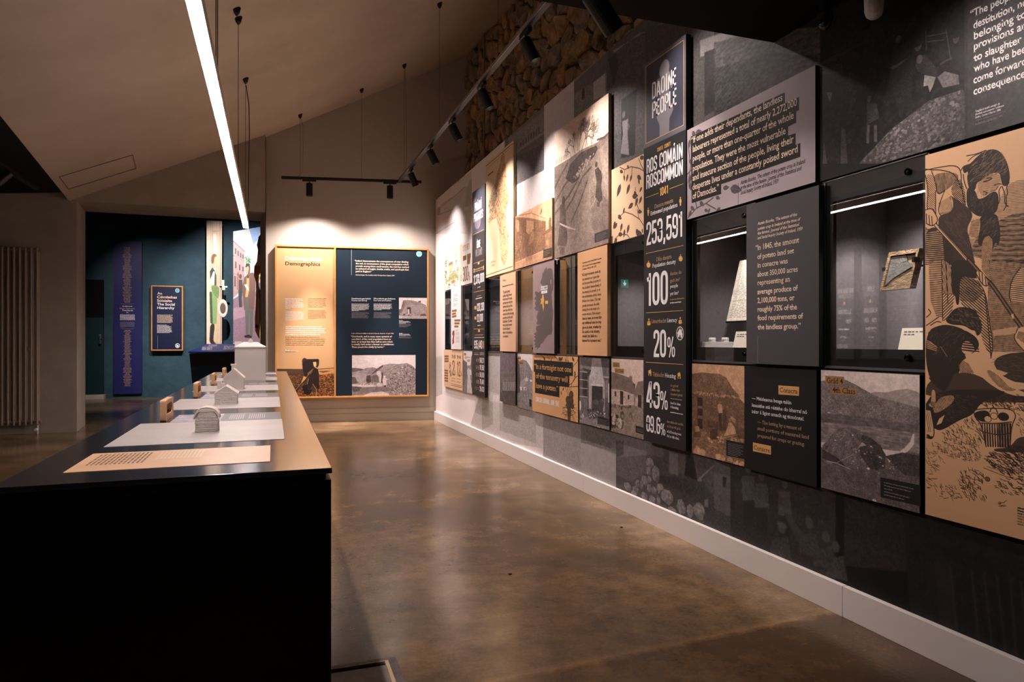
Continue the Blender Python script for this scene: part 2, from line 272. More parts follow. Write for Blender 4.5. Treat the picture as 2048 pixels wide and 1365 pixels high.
GK=[
('column','t',0.2921,0.8358,0.4365,0.007),
('column','w',0.2921,0.8169,0.4042,0.007),
('column','t',0.2957,0.2764,0.4121,0.0052),
('column','w',0.2957,0.1986,0.4209,0.0052),
('grad4','gr',0.3099,0.0797,0.4349,0.0043),
('grad4','gr',0.3099,0.0684,0.4232,0.0043),
('grad4','gr',0.3099,0.0571,0.3454,0.0043),
('grad4','gr',0.3099,0.0458,0.4161,0.0043),
('grad4','gr',0.3099,0.0345,0.3946,0.0043),
('turf','gr',0.312,0.0974,0.4316,0.0032),
('turf','gr',0.312,0.0894,0.4276,0.0032),
('turf','gr',0.312,0.0814,0.4077,0.0032),
('turf','gr',0.312,0.0734,0.4276,0.0032),
('turf','gr',0.312,0.0654,0.4157,0.0032),
('turf','gr',0.312,0.0574,0.43,0.0032),
('turf','gr',0.312,0.0494,0.4117,0.0032),
('turf','gr',0.312,0.0414,0.3915,0.0032),
('cott','gr',0.3436,0.059,0.4163,0.0034),
('cott','gr',0.3436,0.0503,0.4163,0.0034),
('cott','gr',0.3436,0.0416,0.4163,0.0034),
('fire','gr',0.3114,0.0598,0.4529,0.0032),
('fire','gr',0.3114,0.0512,0.4303,0.0032),
('fire','gr',0.3114,0.0426,0.4507,0.0032),
('fire','gr',0.3114,0.034,0.4416,0.0032),
('fire','gr',0.3114,0.0254,0.4189,0.0032),
('mount','k',0.0392,0.4513,0.1109,0.0098),
('mount','k',0.0663,0.4103,0.1689,0.0098),
('gentry','k',0.0864,0.6328,0.4067,0.0115),
('potato','t',0.1149,0.087,0.2639,0.0065),
('potato','t',0.1149,0.069,0.2639,0.0065),
('potato','tb',0.1149,1.3936,0.4238,0.0131),
('potato','t',0.1207,1.3726,0.4238,0.0114),
('potato','t',0.1872,1.0948,0.3557,0.0105),
('potato','w',0.144,1.069,0.3913,0.0106),
('potato','t',0.1207,0.6673,0.4292,0.0114),
('potato','w',0.0914,0.6397,0.4561,0.0082),
('potato','w',0.2158,1.1915,0.3281,0.0097),
('potato','w',0.2158,0.7714,0.3281,0.0097),
('potato','t',0.0856,0.4707,0.2583,0.0066),
('potato','w',0.3003,0.4724,0.4561,0.0064),
('potato','w',0.0856,0.4527,0.2583,0.0066),
('potato','w',0.3003,0.4548,0.4561,0.0064),
('mansion','br',0.8092,0.123,0.9113,0.0071),
('mansion','br',0.8092,0.1034,0.9113,0.0071),
('mansion','br',0.8092,0.0837,0.9113,0.0071),
('mansion','br',0.8092,0.0641,0.9113,0.0071),
('white','gr2',0.1134,0.6782,0.3183,0.0064),
('white','gr2',0.1134,0.6599,0.3358,0.0064),
('white','gr2',0.1134,0.6397,0.2188,0.0064),
('white','gr2',0.1134,0.6231,0.3183,0.0064),
('white','gr2',0.1134,0.6029,0.3112,0.0064),
('white','gr2',0.1134,0.5754,0.1755,0.0064),
('white','gr2',0.1134,0.557,0.3183,0.0064),
('white','gr2',0.1134,0.5405,0.2653,0.0064),
('white','gr2',0.2188,0.2389,0.3532,0.0045),
('white','gr2',0.2188,0.2262,0.3532,0.0045),
('white','gr2',0.2188,0.2026,0.4155,0.0045),
('white','gr2',0.2188,0.189,0.4155,0.0045),
('white','gr2',0.2188,0.1754,0.4155,0.0045),
('white','gr2',0.2188,0.1536,0.4224,0.0045),
('white','gr2',0.2188,0.14,0.4224,0.0045),
('white','gr2',0.2188,0.1263,0.4224,0.0045),
('white','gr2',0.2188,0.1055,0.4224,0.0045),
('white','gr2',0.2188,0.0909,0.4224,0.0045),
('white','gr2',0.058,0.369,0.1208,0.0046),
('white','gr2',0.058,0.3543,0.1208,0.0046),
('white','gr2',0.058,0.3395,0.1208,0.0046),
('white','gr2',0.058,0.3247,0.1208,0.0046),
('white','gr2',0.058,0.3099,0.1208,0.0046),
('percent','br',0.4207,0.1273,0.6156,0.0084),
('percent','br',0.68,0.1313,0.8709,0.0081),
('percent','br',0.4207,0.0947,0.6084,0.0084),
('percent','br',0.68,0.0951,0.8641,0.0081),
('percent','k',0.4057,0.0547,0.9048,0.0065),
('percent','k',0.4057,0.0361,0.9048,0.0065),
('ireland','gr2',0.2318,0.509,0.3001,0.0061),
('field','gr',0.7472,0.0764,0.8984,0.0035),
('field','gr',0.7472,0.0668,0.9167,0.0035),
('field','gr',0.7472,0.0572,0.88,0.0035),
('field','gr',0.7472,0.0476,0.9075,0.0035),
('field','gr',0.7472,0.038,0.8615,0.0035),
('house','t',0.7347,0.0751,0.8793,0.0041),
('house','t',0.7347,0.0626,0.8475,0.0041),
('house','t',0.7347,0.0502,0.8687,0.0041),
('house','t',0.7347,0.0378,0.8262,0.0041),
('map','mk',0.1723,0.1534,0.2731,0.0051),
('map','mk',0.1208,0.1415,0.3388,0.0052),
('map','mk',0.1893,0.1167,0.2896,0.0051),
('map','mk',0.1381,0.1045,0.3061,0.0052),
('people','gr',0.6652,0.036,0.7338,0.0034),
('engr','k',0.312,0.093,0.3404,0.0048),
('engr','k',0.312,0.0849,0.3404,0.0048),
('engr','k',0.312,0.0767,0.3404,0.0048),
('engr','br',0.312,0.0685,0.3404,0.0048),
('engr','br',0.312,0.0604,0.3404,0.0048),
('engr','br',0.312,0.0522,0.3404,0.0048),
('engr','br',0.312,0.0441,0.3404,0.0048),
('gold','w',0.1145,1.3331,0.323,0.0098),
('gold','w',0.1145,1.3142,0.3439,0.0098),
('gold','w',0.1145,1.2954,0.2968,0.0098),
('gold','w',0.1145,1.2765,0.3439,0.0098),
('gold','w',0.1145,1.2576,0.3492,0.0098),
('gold','w',0.1145,1.2387,0.3523,0.0098),
('gold','w',0.1145,1.2198,0.3492,0.0098),
('gold','w',0.1145,1.2009,0.1769,0.0098),
('gold','w',0.1145,1.1606,0.323,0.0054),
('gold','w',0.1145,1.1488,0.3492,0.0054),
('gold','w',0.1145,1.1371,0.3544,0.0054),
('gold','w',0.1145,1.1254,0.3544,0.0054),
('gold','w',0.1145,1.1137,0.3492,0.0054),
('gold','w',0.1145,1.102,0.3492,0.0054),
('gold','w',0.1145,1.0902,0.3523,0.0054),
('gold','w',0.1145,1.0785,0.3492,0.0054),
('gold','w',0.1145,1.0668,0.3544,0.0054),
('gold','w',0.1145,1.0551,0.3523,0.0054),
('gold','w',0.1145,1.0434,0.2812,0.0054),
('gold','br2',0.4069,1.1784,0.6339,0.0055),
('gold','br2',0.4069,1.167,0.6339,0.0055),
('gold','br2',0.4069,1.1555,0.6498,0.0055),
('gold','br2',0.4069,1.144,0.6498,0.0055),
('gold','br2',0.4069,1.1326,0.6286,0.0055),
('gold','br2',0.4069,1.1211,0.6445,0.0055),
('gold','br2',0.4069,1.1096,0.6392,0.0055),
('gold','br2',0.4069,1.0982,0.6392,0.0055),
('gold','br2',0.4069,1.0867,0.6467,0.0055),
('gold','br2',0.4069,1.0752,0.6445,0.0055),
('gold','br2',0.4069,1.0637,0.5281,0.0055),
('gold','w',0.1166,0.9522,0.5968,0.013),
('gold','w',0.1166,0.9256,0.6392,0.013),
('gold','w',0.1166,0.899,0.6286,0.013),
('gold','w',0.1166,0.8724,0.6392,0.013),
('gold','w',0.1166,0.8458,0.5672,0.013),
('gold','w',0.1189,0.635,0.1619,0.0166),
('gold','k',0.1234,0.6374,0.1551,0.0118),
('gold','br2',0.1189,0.6161,0.2482,0.0095),
('navy','w',0.2051,1.2795,0.4385,0.0072),
('navy','w',0.2051,1.2665,0.4267,0.0072),
('navy','w',0.2051,1.2535,0.4433,0.0072),
('navy','w',0.2051,1.2405,0.4433,0.0072),
('navy','w',0.2051,1.2275,0.4267,0.0072),
('navy','w',0.2051,1.2145,0.4338,0.0072),
('navy','w',0.2051,1.2015,0.3912,0.0072),
('navy','w',0.2051,1.1884,0.3015,0.0072),
('navy','gr',0.2051,1.1639,0.4385,0.0063),
('navy','gr',0.2051,1.1518,0.4433,0.0063),
('navy','gr',0.2051,1.1398,0.3912,0.0063),
('navy','gr',0.2051,1.1277,0.4267,0.0063),
('navy','gr',0.2051,1.1157,0.4148,0.0063),
('navy','gr',0.2051,1.1036,0.4385,0.0063),
('navy','gr',0.2051,1.0916,0.4267,0.0063),
('navy','w',0.5026,1.2828,0.7486,0.0073),
('navy','w',0.5026,1.2697,0.7366,0.0073),
('navy','w',0.5026,1.2566,0.7486,0.0073),
('navy','w',0.5026,1.2435,0.7438,0.0073),
('navy','w',0.5026,1.2304,0.7486,0.0073),
('navy','w',0.5026,1.2173,0.7246,0.0073),
('navy','w',0.5026,1.2042,0.605,0.0073),
('navy','gr',0.5026,1.1664,0.739,0.0063),
('navy','gr',0.5026,1.1543,0.7438,0.0063),
('navy','gr',0.5026,1.1421,0.6911,0.0063),
('navy','gr',0.5026,1.13,0.727,0.0063),
('navy','gr',0.5026,1.1179,0.7151,0.0063),
('navy','gr',0.5026,1.1058,0.739,0.0063),
('navy','gr',0.5026,1.0936,0.727,0.0063),
('navy','w',0.8473,1.057,0.898,0.0063),
('navy','w',0.8473,1.0448,0.99,0.0063),
('navy','w',0.8473,1.0325,1.0045,0.0063),
('navy','w',0.8473,1.0203,0.9415,0.0063),
('navy','gr',0.8473,1.0081,1.0094,0.0063),
('navy','gr',0.8473,0.9959,1.0142,0.0063),
('navy','gr',0.8473,0.9837,1.0021,0.0063),
('navy','gr',0.8473,0.9715,0.9657,0.0063),
('navy','w',0.8473,0.8787,0.898,0.0063),
('navy','w',0.8473,0.8665,0.99,0.0063),
('navy','w',0.8473,0.8543,1.0045,0.0063),
('navy','gr',0.8473,0.8421,0.9415,0.0063),
('navy','gr',0.8473,0.8298,1.0094,0.0063),
('navy','gr',0.8473,0.8176,1.0142,0.0063),
('social','cr',0.1053,0.7035,0.3843,0.0087),
('social','cr',0.1053,0.6884,0.3791,0.0087),
('social','cr',0.1053,0.6734,0.3528,0.0087),
('social','cr',0.1053,0.6584,0.3843,0.0087),
('social','cr',0.1053,0.6434,0.3896,0.0087),
('social','cr',0.1053,0.6283,0.366,0.0087),
('social','cr',0.1053,0.6133,0.3791,0.0087),
('social','cr',0.1053,0.5983,0.3843,0.0087),
('social','cr',0.1053,0.5833,0.3738,0.0087),
('social','cr',0.1053,0.5682,0.3896,0.0087),
('social','cr',0.1053,0.5532,0.3581,0.0087),
('social','w',0.1053,0.5041,0.2744,0.0087),
('social','w',0.1053,0.4891,0.3136,0.0087),
('social','w',0.1053,0.474,0.3581,0.0087),
('social','w',0.1053,0.459,0.3397,0.0087),
('social','w',0.1053,0.444,0.366,0.0087),
('social','w',0.1053,0.429,0.3476,0.0087),
('social','w',0.1053,0.4139,0.3581,0.0087),
('social','w',0.1053,0.3989,0.3738,0.0087),
('social','w',0.1053,0.3839,0.3528,0.0087),
('social','w',0.1053,0.3689,0.3738,0.0087),
('social','w',0.1053,0.3538,0.3319,0.0087),
('banner','t',0.1857,2.8584,0.286,0.0129),
('banner','t',0.1911,2.8343,0.2806,0.0129),
('banner','t',0.1792,2.8094,0.2925,0.0129),
('banner','t',0.189,2.7855,0.2827,0.0129),
('banner','t',0.1926,2.7614,0.2791,0.0129),
('banner','t',0.179,2.7365,0.2927,0.0129),
('banner','t',0.1581,2.7112,0.3137,0.0129),
('banner','t',0.1629,2.6871,0.309,0.0129),
('banner','t',0.1643,2.6629,0.3075,0.0129),
('banner','t',0.1863,2.6394,0.2854,0.0129),
('banner','t',0.1735,2.6146,0.2982,0.0129),
('banner','t',0.184,2.5907,0.2876,0.0129),
('banner','t',0.1883,2.5665,0.2834,0.0129),
('banner','t',0.1909,2.5423,0.2807,0.0129),
('banner','t',0.1866,2.5178,0.2851,0.0129),
('banner','t',0.1577,2.4924,0.3141,0.0129),
('banner','t',0.1617,2.4682,0.3101,0.0129),
('banner','t',0.1626,2.444,0.3092,0.0129),
('banner','t',0.1629,2.4197,0.309,0.0129),
('banner','t',0.1874,2.3962,0.2842,0.0129),
('banner','t',0.1827,2.3717,0.289,0.0129),
('banner','t',0.1699,2.3469,0.3019,0.0129),
('banner','t',0.1656,2.3225,0.3062,0.0129),
('banner','t',0.1607,2.298,0.3112,0.0129),
('banner','t',0.1596,2.2737,0.3122,0.0129),
('banner','t',0.1917,2.2503,0.2799,0.0129),
('banner','t',0.1707,2.2254,0.301,0.0129),
('banner','t',0.1681,2.201,0.3037,0.0129),
('banner','t',0.1748,2.1768,0.297,0.0129),
('banner','t',0.188,2.1529,0.2836,0.0129),
('banner','t',0.1761,2.1282,0.2956,0.0129),
('banner','t',0.1916,2.1043,0.28,0.0129),
('banner','t',0.1574,2.0791,0.3144,0.0129),
('banner','t',0.1602,2.0549,0.3116,0.0129),
('banner','t',0.1731,2.0309,0.2987,0.0129),
('banner','t',0.1831,2.0068,0.2886,0.0129),
('banner','t',0.1585,1.9819,0.3134,0.0129),
('banner','t',0.1721,1.9579,0.2997,0.0129),
('banner','t',0.1596,1.9333,0.3123,0.0129),
('banner','t',0.1609,1.909,0.3109,0.0129),
('banner','t',0.1747,1.885,0.2971,0.0129),
('banner','t',0.1785,1.8607,0.2932,0.0129),
('banner','t',0.171,1.8363,0.3007,0.0129),
('banner','t',0.1778,1.8121,0.2939,0.0129),
('banner','t',0.1887,1.788,0.2829,0.0129),
('banner','t',0.193,1.2355,0.2888,0.0129),
('banner','t',0.1725,1.2114,0.3094,0.0129),
('banner','t',0.2036,1.1875,0.2781,0.0129),
('banner','t',0.2035,1.1634,0.2783,0.0129),
('banner','t',0.18,1.1393,0.3019,0.0129),
('banner','t',0.194,1.1153,0.2878,0.0129),
('banner','t',0.1837,1.0912,0.2981,0.0129),
('banner','t',0.1863,1.0672,0.2956,0.0129),
('banner','t',0.1915,1.0431,0.2903,0.0129),
('banner','t',0.165,1.0191,0.317,0.0129),
('banner','t',0.1974,0.995,0.2843,0.0129),
('banner','t',0.1887,0.971,0.2932,0.0129),
('banner','t',0.1972,0.9469,0.2846,0.0129),
('banner','t',0.1798,0.9229,0.3021,0.0129),
('banner','t',0.1942,0.8989,0.2876,0.0129),
('banner','t',0.191,0.8748,0.2909,0.0129),
('banner','t',0.1751,0.8508,0.3068,0.0129),
('banner','t',0.1924,0.8267,0.2894,0.0129),
('banner','t',0.1828,0.8027,0.2991,0.0129),
('banner','t',0.1688,0.7788,0.3132,0.0129),
('banner','t',0.2013,0.7545,0.2805,0.0129),
('banner','t',0.2029,0.7305,0.2789,0.0129),
('banner','t',0.1961,0.7065,0.2857,0.0129),
('banner','t',0.1744,0.6826,0.3075,0.0129),
('banner','t',0.1805,0.6585,0.3014,0.0129),
('banner','t',0.1958,0.6343,0.286,0.0129),
('banner','t',0.192,0.6103,0.2898,0.0129),
('banner','t',0.1982,0.5862,0.2836,0.0129),
('banner','t',0.1868,0.5623,0.2951,0.0129),
('banner','t',0.2036,0.538,0.2781,0.0129),
('banner','t',0.1771,0.5143,0.3048,0.0129),
('banner','t',0.1691,0.4904,0.3128,0.0129),
('banner','t',0.1667,0.4664,0.3152,0.0129),
('banner','t',0.1756,0.4422,0.3063,0.0129),
('banner','t',0.1665,0.4183,0.3154,0.0129),
('banner','t',0.2046,0.3937,0.2771,0.0129),
('banner','t',0.1937,0.3698,0.2881,0.0129),
('banner','t',0.1663,0.3462,0.3157,0.0129),
('banner','t',0.174,0.322,0.3079,0.0129),
('banner','t',0.1887,0.2977,0.2931,0.0129),
('banner','t',0.1672,0.2741,0.3148,0.0129),
('banner','t',0.1802,0.2498,0.3016,0.0129),
('banner','t',0.1723,0.2259,0.3097,0.0129),
('banner','t',0.1935,0.2015,0.2883,0.0129),
('banner','t',0.1976,0.1773,0.2842,0.0129),
('banner','t',0.1874,0.1535,0.2944,0.0129),
('banner','w',0.1548,1.7072,0.3222,0.0143),
('banner','w',0.2206,1.588,0.2561,0.0143),
('banner','w',0.1119,1.5465,0.3681,0.0097),
('banner','w',0.1119,1.5322,0.3681,0.0097),
('banner','w',0.1119,1.5179,0.3681,0.0097),
('banner','w',0.1119,1.5036,0.3681,0.0097),
('banner','w',0.1119,1.4894,0.3681,0.0097),
('banner','w',0.1119,1.4751,0.3681,0.0097),
('banner','w',0.1119,1.4608,0.3681,0.0097),
('banner','w',0.1119,1.4465,0.3681,0.0097),
('banner','gr',0.1119,1.4008,0.3681,0.0086),
('banner','gr',0.1119,1.3865,0.3579,0.0086),
('banner','gr',0.1119,1.3722,0.3681,0.0086),
('banner','gr',0.1119,1.3579,0.363,0.0086),
('banner','gr',0.1119,1.3436,0.3579,0.0086),
('banner','gr',0.1119,1.3294,0.3681,0.0086),
('banner','gr',0.1119,1.3151,0.363,0.0086),
('banner','gr',0.1119,1.3008,0.2054,0.0086),
('opp1','w',0.0535,0.3988,0.2219,0.0361),
('opp1','gr',0.0535,0.3602,0.2189,0.0337),
('opp1','w',0.0875,0.2842,0.1781,0.0264),
('opp1','gr',0.099,0.2362,0.168,0.0263),
('opp2','w',0.0922,0.4073,0.2784,0.0328),
('opp2','w',0.1389,0.2975,0.2576,0.0277),
('opp2','gr',0.1467,0.2471,0.2576,0.0277),
('opp3','gr',0.1527,0.7259,0.5751,0.0139),
('opp3','gr',0.1527,0.6945,0.5751,0.0139),
('opp3','gr',0.1527,0.6632,0.5751,0.0139),
('opp3','gr',0.1527,0.6319,0.5751,0.0139),
('opp3','gr',0.1527,0.6006,0.5751,0.0139),
('opp3','gr',0.1527,0.5693,0.5751,0.0139),
('opp3','gr',0.1527,0.5379,0.5751,0.0139),
('opp3','gr',0.1527,0.5066,0.5751,0.0139),
('opp3','gr',0.1527,0.4753,0.5751,0.0139),
('opp3','gr',0.1527,0.444,0.5751,0.0139),
('opp3','gr',0.1527,0.4126,0.5751,0.0139),
('opp3','gr',0.1527,0.3813,0.5751,0.0139),
('opp3','gr',0.1527,0.35,0.5751,0.0139),
('opp3','gr',0.1527,0.3187,0.5751,0.0139),
('opp3','gr',0.1589,0.9167,0.2595,0.0337),
]
RC=[
('column','g',[(0.0243,1.4706),(0.1677,1.4703),(0.1677,1.4682),(0.0243,1.4685)]),
('column','g',[(0.283,1.47),(0.4247,1.469),(0.4247,1.467),(0.283,1.468)]),
('column','g',[(0.0264,1.1339),(0.4247,1.1295),(0.4247,1.1273),(0.0264,1.1314)]),
('column','g',[(0.0264,0.7754),(0.4247,0.7728),(0.4247,0.7706),(0.0264,0.773)]),
('column','g',[(0.0263,0.4778),(0.4236,0.4757),(0.4236,0.4732),(0.0263,0.475)]),
('column','dk',[(0.0263,0.1796),(0.4236,0.18),(0.4236,0.1788),(0.0263,0.1782)]),
('column','g',[(0.026,2.2637),(0.4267,2.2569),(0.4267,2.2537),(0.026,2.2602)]),
('column','g',[(0.026,1.7986),(0.4267,1.7911),(0.4267,1.7879),(0.026,1.7951)]),
('column','g',[(0.0235,2.2629),(0.0284,2.2611),(0.0284,1.7961),(0.0235,1.7975)]),
('column','g',[(0.4246,2.2561),(0.4287,2.2544),(0.4287,1.7889),(0.4246,1.7901)]),
('iff','kk',[(0.0403,0.4446),(0.7595,0.437),(0.7595,0.3864),(0.8456,0.3871),(0.8456,0.3303),(0.8283,0.3303),(0.8283,0.2815),(0.7795,0.2794),(0.7795,0.2397),(0.8254,0.2371),(0.8254,0.1869),(0.8532,0.1869),(0.8532,0.1275),(0.3061,0.1293),(0.3061,0.0805),(0.0493,0.0826)]),
('iff','dk',[(0.4381,0.1068),(0.4405,0.1062),(0.4405,0.0013),(0.4381,0.0018)]),
('in45','gr',[(0.0813,0.1316),(0.0838,0.1316),(0.0838,0.0013),(0.0813,0.0012)]),
('con','tb',[(0.2341,0.4138),(0.362,0.4151),(0.3607,0.376),(0.2341,0.3732)]),
('con','tb',[(0.0615,0.1335),(0.1856,0.1337),(0.1856,0.094),(0.0615,0.0917)]),
('con','dk',[(0.1926,0.3968),(0.2327,0.3975),(0.2327,0.3966),(0.1926,0.3959)]),
('con','dk',[(0.1926,0.3968),(0.194,0.3969),(0.194,0.3694),(0.1926,0.3693)]),
('con','dk',[(0.1891,0.111),(0.2293,0.1137),(0.2293,0.1128),(0.1891,0.11)]),
('con','dk',[(0.2286,0.1519),(0.23,0.1521),(0.23,0.1129),(0.2286,0.1136)]),
('grad4','tb2',[(0.0242,0.4643),(0.1228,0.4642),(0.1216,0.4307),(0.0242,0.4292)]),
('grad4','tb2',[(0.0566,0.4206),(0.1833,0.423),(0.1833,0.3934),(0.0566,0.3911)]),
('grad4','kk',[(0.2933,0.0975),(0.4604,0.1),(0.4627,0.0266),(0.2944,0.0233)]),
('turf','kk',[(0.2984,0.1132),(0.4395,0.1142),(0.4411,0.0373),(0.2984,0.0328)]),
('cott','tb2',[(0.0243,0.4668),(0.1213,0.467),(0.1191,0.434),(0.0221,0.4342)]),
('cott','tb2',[(0.0527,0.4275),(0.1796,0.4271),(0.1776,0.3945),(0.0527,0.3982)]),
('cott','kk',[(0.3311,0.0769),(0.4246,0.0744),(0.4228,0.0305),(0.3292,0.034)]),
('fire','kk',[(0.2994,0.0774),(0.4698,0.0751),(0.4698,0.0261),(0.2994,0.0235)]),
('mount','tb2',[(0.0301,0.472),(0.1197,0.4726),(0.1197,0.4453),(0.0301,0.4449)]),
('mount','tb2',[(0.0537,0.4314),(0.1811,0.4317),(0.1811,0.4028),(0.0537,0.4026)]),
('mount','kk',[(0.3387,0.0983),(0.396,0.0999),(0.396,0.0347),(0.3387,0.0355)]),
('fort','kk',[(0.0346,0.4489),(0.8546,0.4475),(0.8546,0.3441),(0.7901,0.3425),(0.7876,0.2549),(0.5964,0.2508),(0.5964,0.1634),(0.0631,0.162),(0.0631,0.3427),(0.0346,0.3427)]),
('potato','g',[(0.056,1.8005),(0.4507,1.8007),(0.4507,1.7975),(0.056,1.7972)]),
('potato','g',[(0.0619,1.4746),(0.4641,1.474),(0.4641,1.4709),(0.0619,1.4713)]),
('potato','g',[(0.0619,1.1537),(0.4641,1.1495),(0.4641,1.1463),(0.0619,1.1504)]),
('potato','g',[(0.0708,0.7417),(0.4641,0.7346),(0.4641,0.7315),(0.0708,0.7384)]),
('potato','tb',[(0.2272,1.4672),(0.292,1.4681),(0.292,1.4441),(0.2272,1.4454)]),
('potato','tb',[(0.2357,0.7307),(0.3087,0.7294),(0.3087,0.7015),(0.2357,0.7025)]),
('potato','tb',[(0.0619,1.417),(0.0973,1.4167),(0.0973,1.3708),(0.0619,1.3709)]),
('potato','tb',[(0.4238,1.4118),(0.4588,1.4128),(0.4588,1.369),(0.4238,1.3693)]),
('potato','tb',[(0.0944,0.9941),(0.1729,0.9943),(0.1729,0.9561),(0.0944,0.9564)]),
('potato','tb',[(0.0944,0.8753),(0.1729,0.8766),(0.1729,0.8425),(0.0944,0.845)]),
('potato','tb',[(0.4238,0.6056),(0.4561,0.6056),(0.4561,0.5234),(0.4238,0.5231)]),
('mansion','br',[(0.9481,0.3492),(1.1053,0.3478),(1.1053,0.29),(0.9481,0.293)]),
('mansion','br',[(1.1309,0.3516),(1.2877,0.3478),(1.2877,0.3073),(1.2661,0.276),(1.2506,0.2269),(1.1309,0.2295)]),
('mansion','wp',[(0.9481,0.3356),(1.1053,0.3327),(1.1053,0.3301),(0.9481,0.3329)]),
('mansion','wp',[(0.9481,0.318),(1.1053,0.3155),(1.1053,0.3129),(0.9481,0.3154)]),
('mansion','wp',[(1.1309,0.3228),(1.2816,0.3185),(1.2816,0.316),(1.1309,0.3202)]),
('mansion','wp',[(1.1309,0.3013),(1.2816,0.2974),(1.2816,0.2949),(1.1309,0.2987)]),
('mansion','wp',[(1.1309,0.2798),(1.2816,0.2763),(1.2816,0.2738),(1.1309,0.2772)]),
('mansion','wp',[(1.1309,0.2583),(1.2816,0.2552),(1.2816,0.2527),(1.1309,0.2558)]),
('white','br',[(0.0468,0.4947),(0.283,0.4952),(0.283,0.4681),(0.0468,0.467)]),
('white','br',[(0.0468,0.4577),(0.2475,0.4606),(0.2475,0.4334),(0.0468,0.43)]),
('white','br',[(0.0468,0.4235),(0.2688,0.4263),(0.2688,0.3992),(0.0468,0.3957)]),
('white','br',[(0.1683,0.373),(0.4566,0.3658),(0.4566,0.3393),(0.1683,0.3474)]),
('white','br',[(0.1683,0.3365),(0.4224,0.3314),(0.4224,0.3048),(0.1683,0.3109)]),
('white','br',[(0.1683,0.2981),(0.3706,0.2953),(0.3706,0.2686),(0.1683,0.2726)]),
('white','rd',[(0.0839,0.23),(0.1683,0.2379),(0.1755,0.1922),(0.1464,0.1284),(0.161,0.0827),(0.0728,0.0595),(0.0654,0.1103),(0.1024,0.1654),(0.058,0.1935)]),
('percent','br',[(0.0412,0.4115),(0.2602,0.4156),(0.2602,0.391),(0.0412,0.3863)]),
('percent','br',[(0.0412,0.3786),(0.2602,0.3834),(0.2602,0.3588),(0.0412,0.3534)]),
('percent','br',[(0.0412,0.3456),(0.2602,0.3512),(0.2602,0.3266),(0.0412,0.3204)]),
('percent','br',[(0.0412,0.2245),(0.2289,0.225),(0.2289,0.2022),(0.0412,0.2022)]),
('percent','br',[(0.0412,0.1906),(0.2289,0.1917),(0.2289,0.1689),(0.0412,0.1683)]),
('percent','br',[(0.0412,0.1567),(0.2289,0.1585),(0.2289,0.1357),(0.0412,0.1344)]),
('percent','br',[(0.0412,0.1227),(0.2289,0.1252),(0.2289,0.1024),(0.0412,0.1005)]),
('percent','br',[(0.0412,0.0888),(0.2289,0.092),(0.2289,0.0692),(0.0412,0.0665)]),
('avenue','br',[(0.0407,0.4704),(0.1224,0.4699),(0.1224,0.4413),(0.0407,0.4424)]),
('avenue','tb',[(0.067,0.4315),(0.1643,0.4317),(0.1643,0.4033),(0.067,0.4028)]),
('ireland','wp',[(0.1888,0.5632),(0.3352,0.5623),(0.3352,0.5297),(0.1888,0.5317)]),
('ireland','wp',[(0.1988,0.5236),(0.3288,0.5229),(0.3288,0.4999),(0.1988,0.5014)]),
('ireland','g',[(0.284,0.436),(0.3447,0.4362),(0.3447,0.4097),(0.284,0.4117)]),
('field','gk',[(0.7237,0.0947),(0.9492,0.0969),(0.9492,0.0317),(0.7237,0.0291)]),
('house','gk',[(0.717,0.0939),(0.9045,0.0903),(0.9045,0.0177),(0.717,0.0249)]),
('map','mk',[(0.0687,1.082),(0.2565,1.0823),(0.2565,1.0691),(0.0687,1.0663)]),
('gold','w',[(0.1189,0.6303),(0.2846,0.6298),(0.2846,0.6251),(0.1189,0.6256)]),
('navy','gr',[(0.2004,2.0721),(0.2074,2.0723),(0.2074,1.6796),(0.2004,1.6794)]),
('social','gr',[(0.1131,0.299),(0.1183,0.299),(0.1183,0.0389),(0.1131,0.0389)]),
('banner','gr',[(0.1169,1.7603),(0.363,1.7648),(0.363,1.7602),(0.1169,1.7557)]),
('banner','gr',[(0.1169,1.2774),(0.363,1.279),(0.363,1.2744),(0.1169,1.2728)]),
('opp1','rd',[(0.1854,0.8084),(0.1564,0.8067),(0.1564,0.7624),(0.1854,0.764)]),
('opp1','wp',[(0.1564,0.8067),(0.1319,0.8052),(0.1319,0.7611),(0.1564,0.7624)]),
('opp1','gn',[(0.1319,0.8052),(0.1061,0.8037),(0.1061,0.7597),(0.1319,0.7611)]),
('opp1','gr',[(0.2586,0.7251),(0.021,0.7132),(0.021,0.7097),(0.2586,0.7215)]),
('opp1','gr',[(0.2586,0.5704),(0.021,0.5623),(0.021,0.5587),(0.2586,0.5668)]),
('opp1','gr',[(0.2586,0.4858),(0.021,0.4797),(0.021,0.4762),(0.2586,0.4822)]),
('opp2','rd',[(0.2066,0.8145),(0.1844,0.8133),(0.1844,0.7683),(0.2066,0.7694)]),
('opp2','g',[(0.1844,0.8133),(0.1624,0.812),(0.1624,0.7671),(0.1844,0.7683)]),
('opp2','kk',[(0.1624,0.812),(0.1404,0.8108),(0.1404,0.766),(0.1624,0.7671)]),
('opp2','gr',[(0.3058,0.7233),(0.0382,0.7109),(0.0382,0.7072),(0.3058,0.7195)]),
('opp2','gr',[(0.3058,0.5842),(0.0382,0.5753),(0.0382,0.5716),(0.3058,0.5804)]),
]
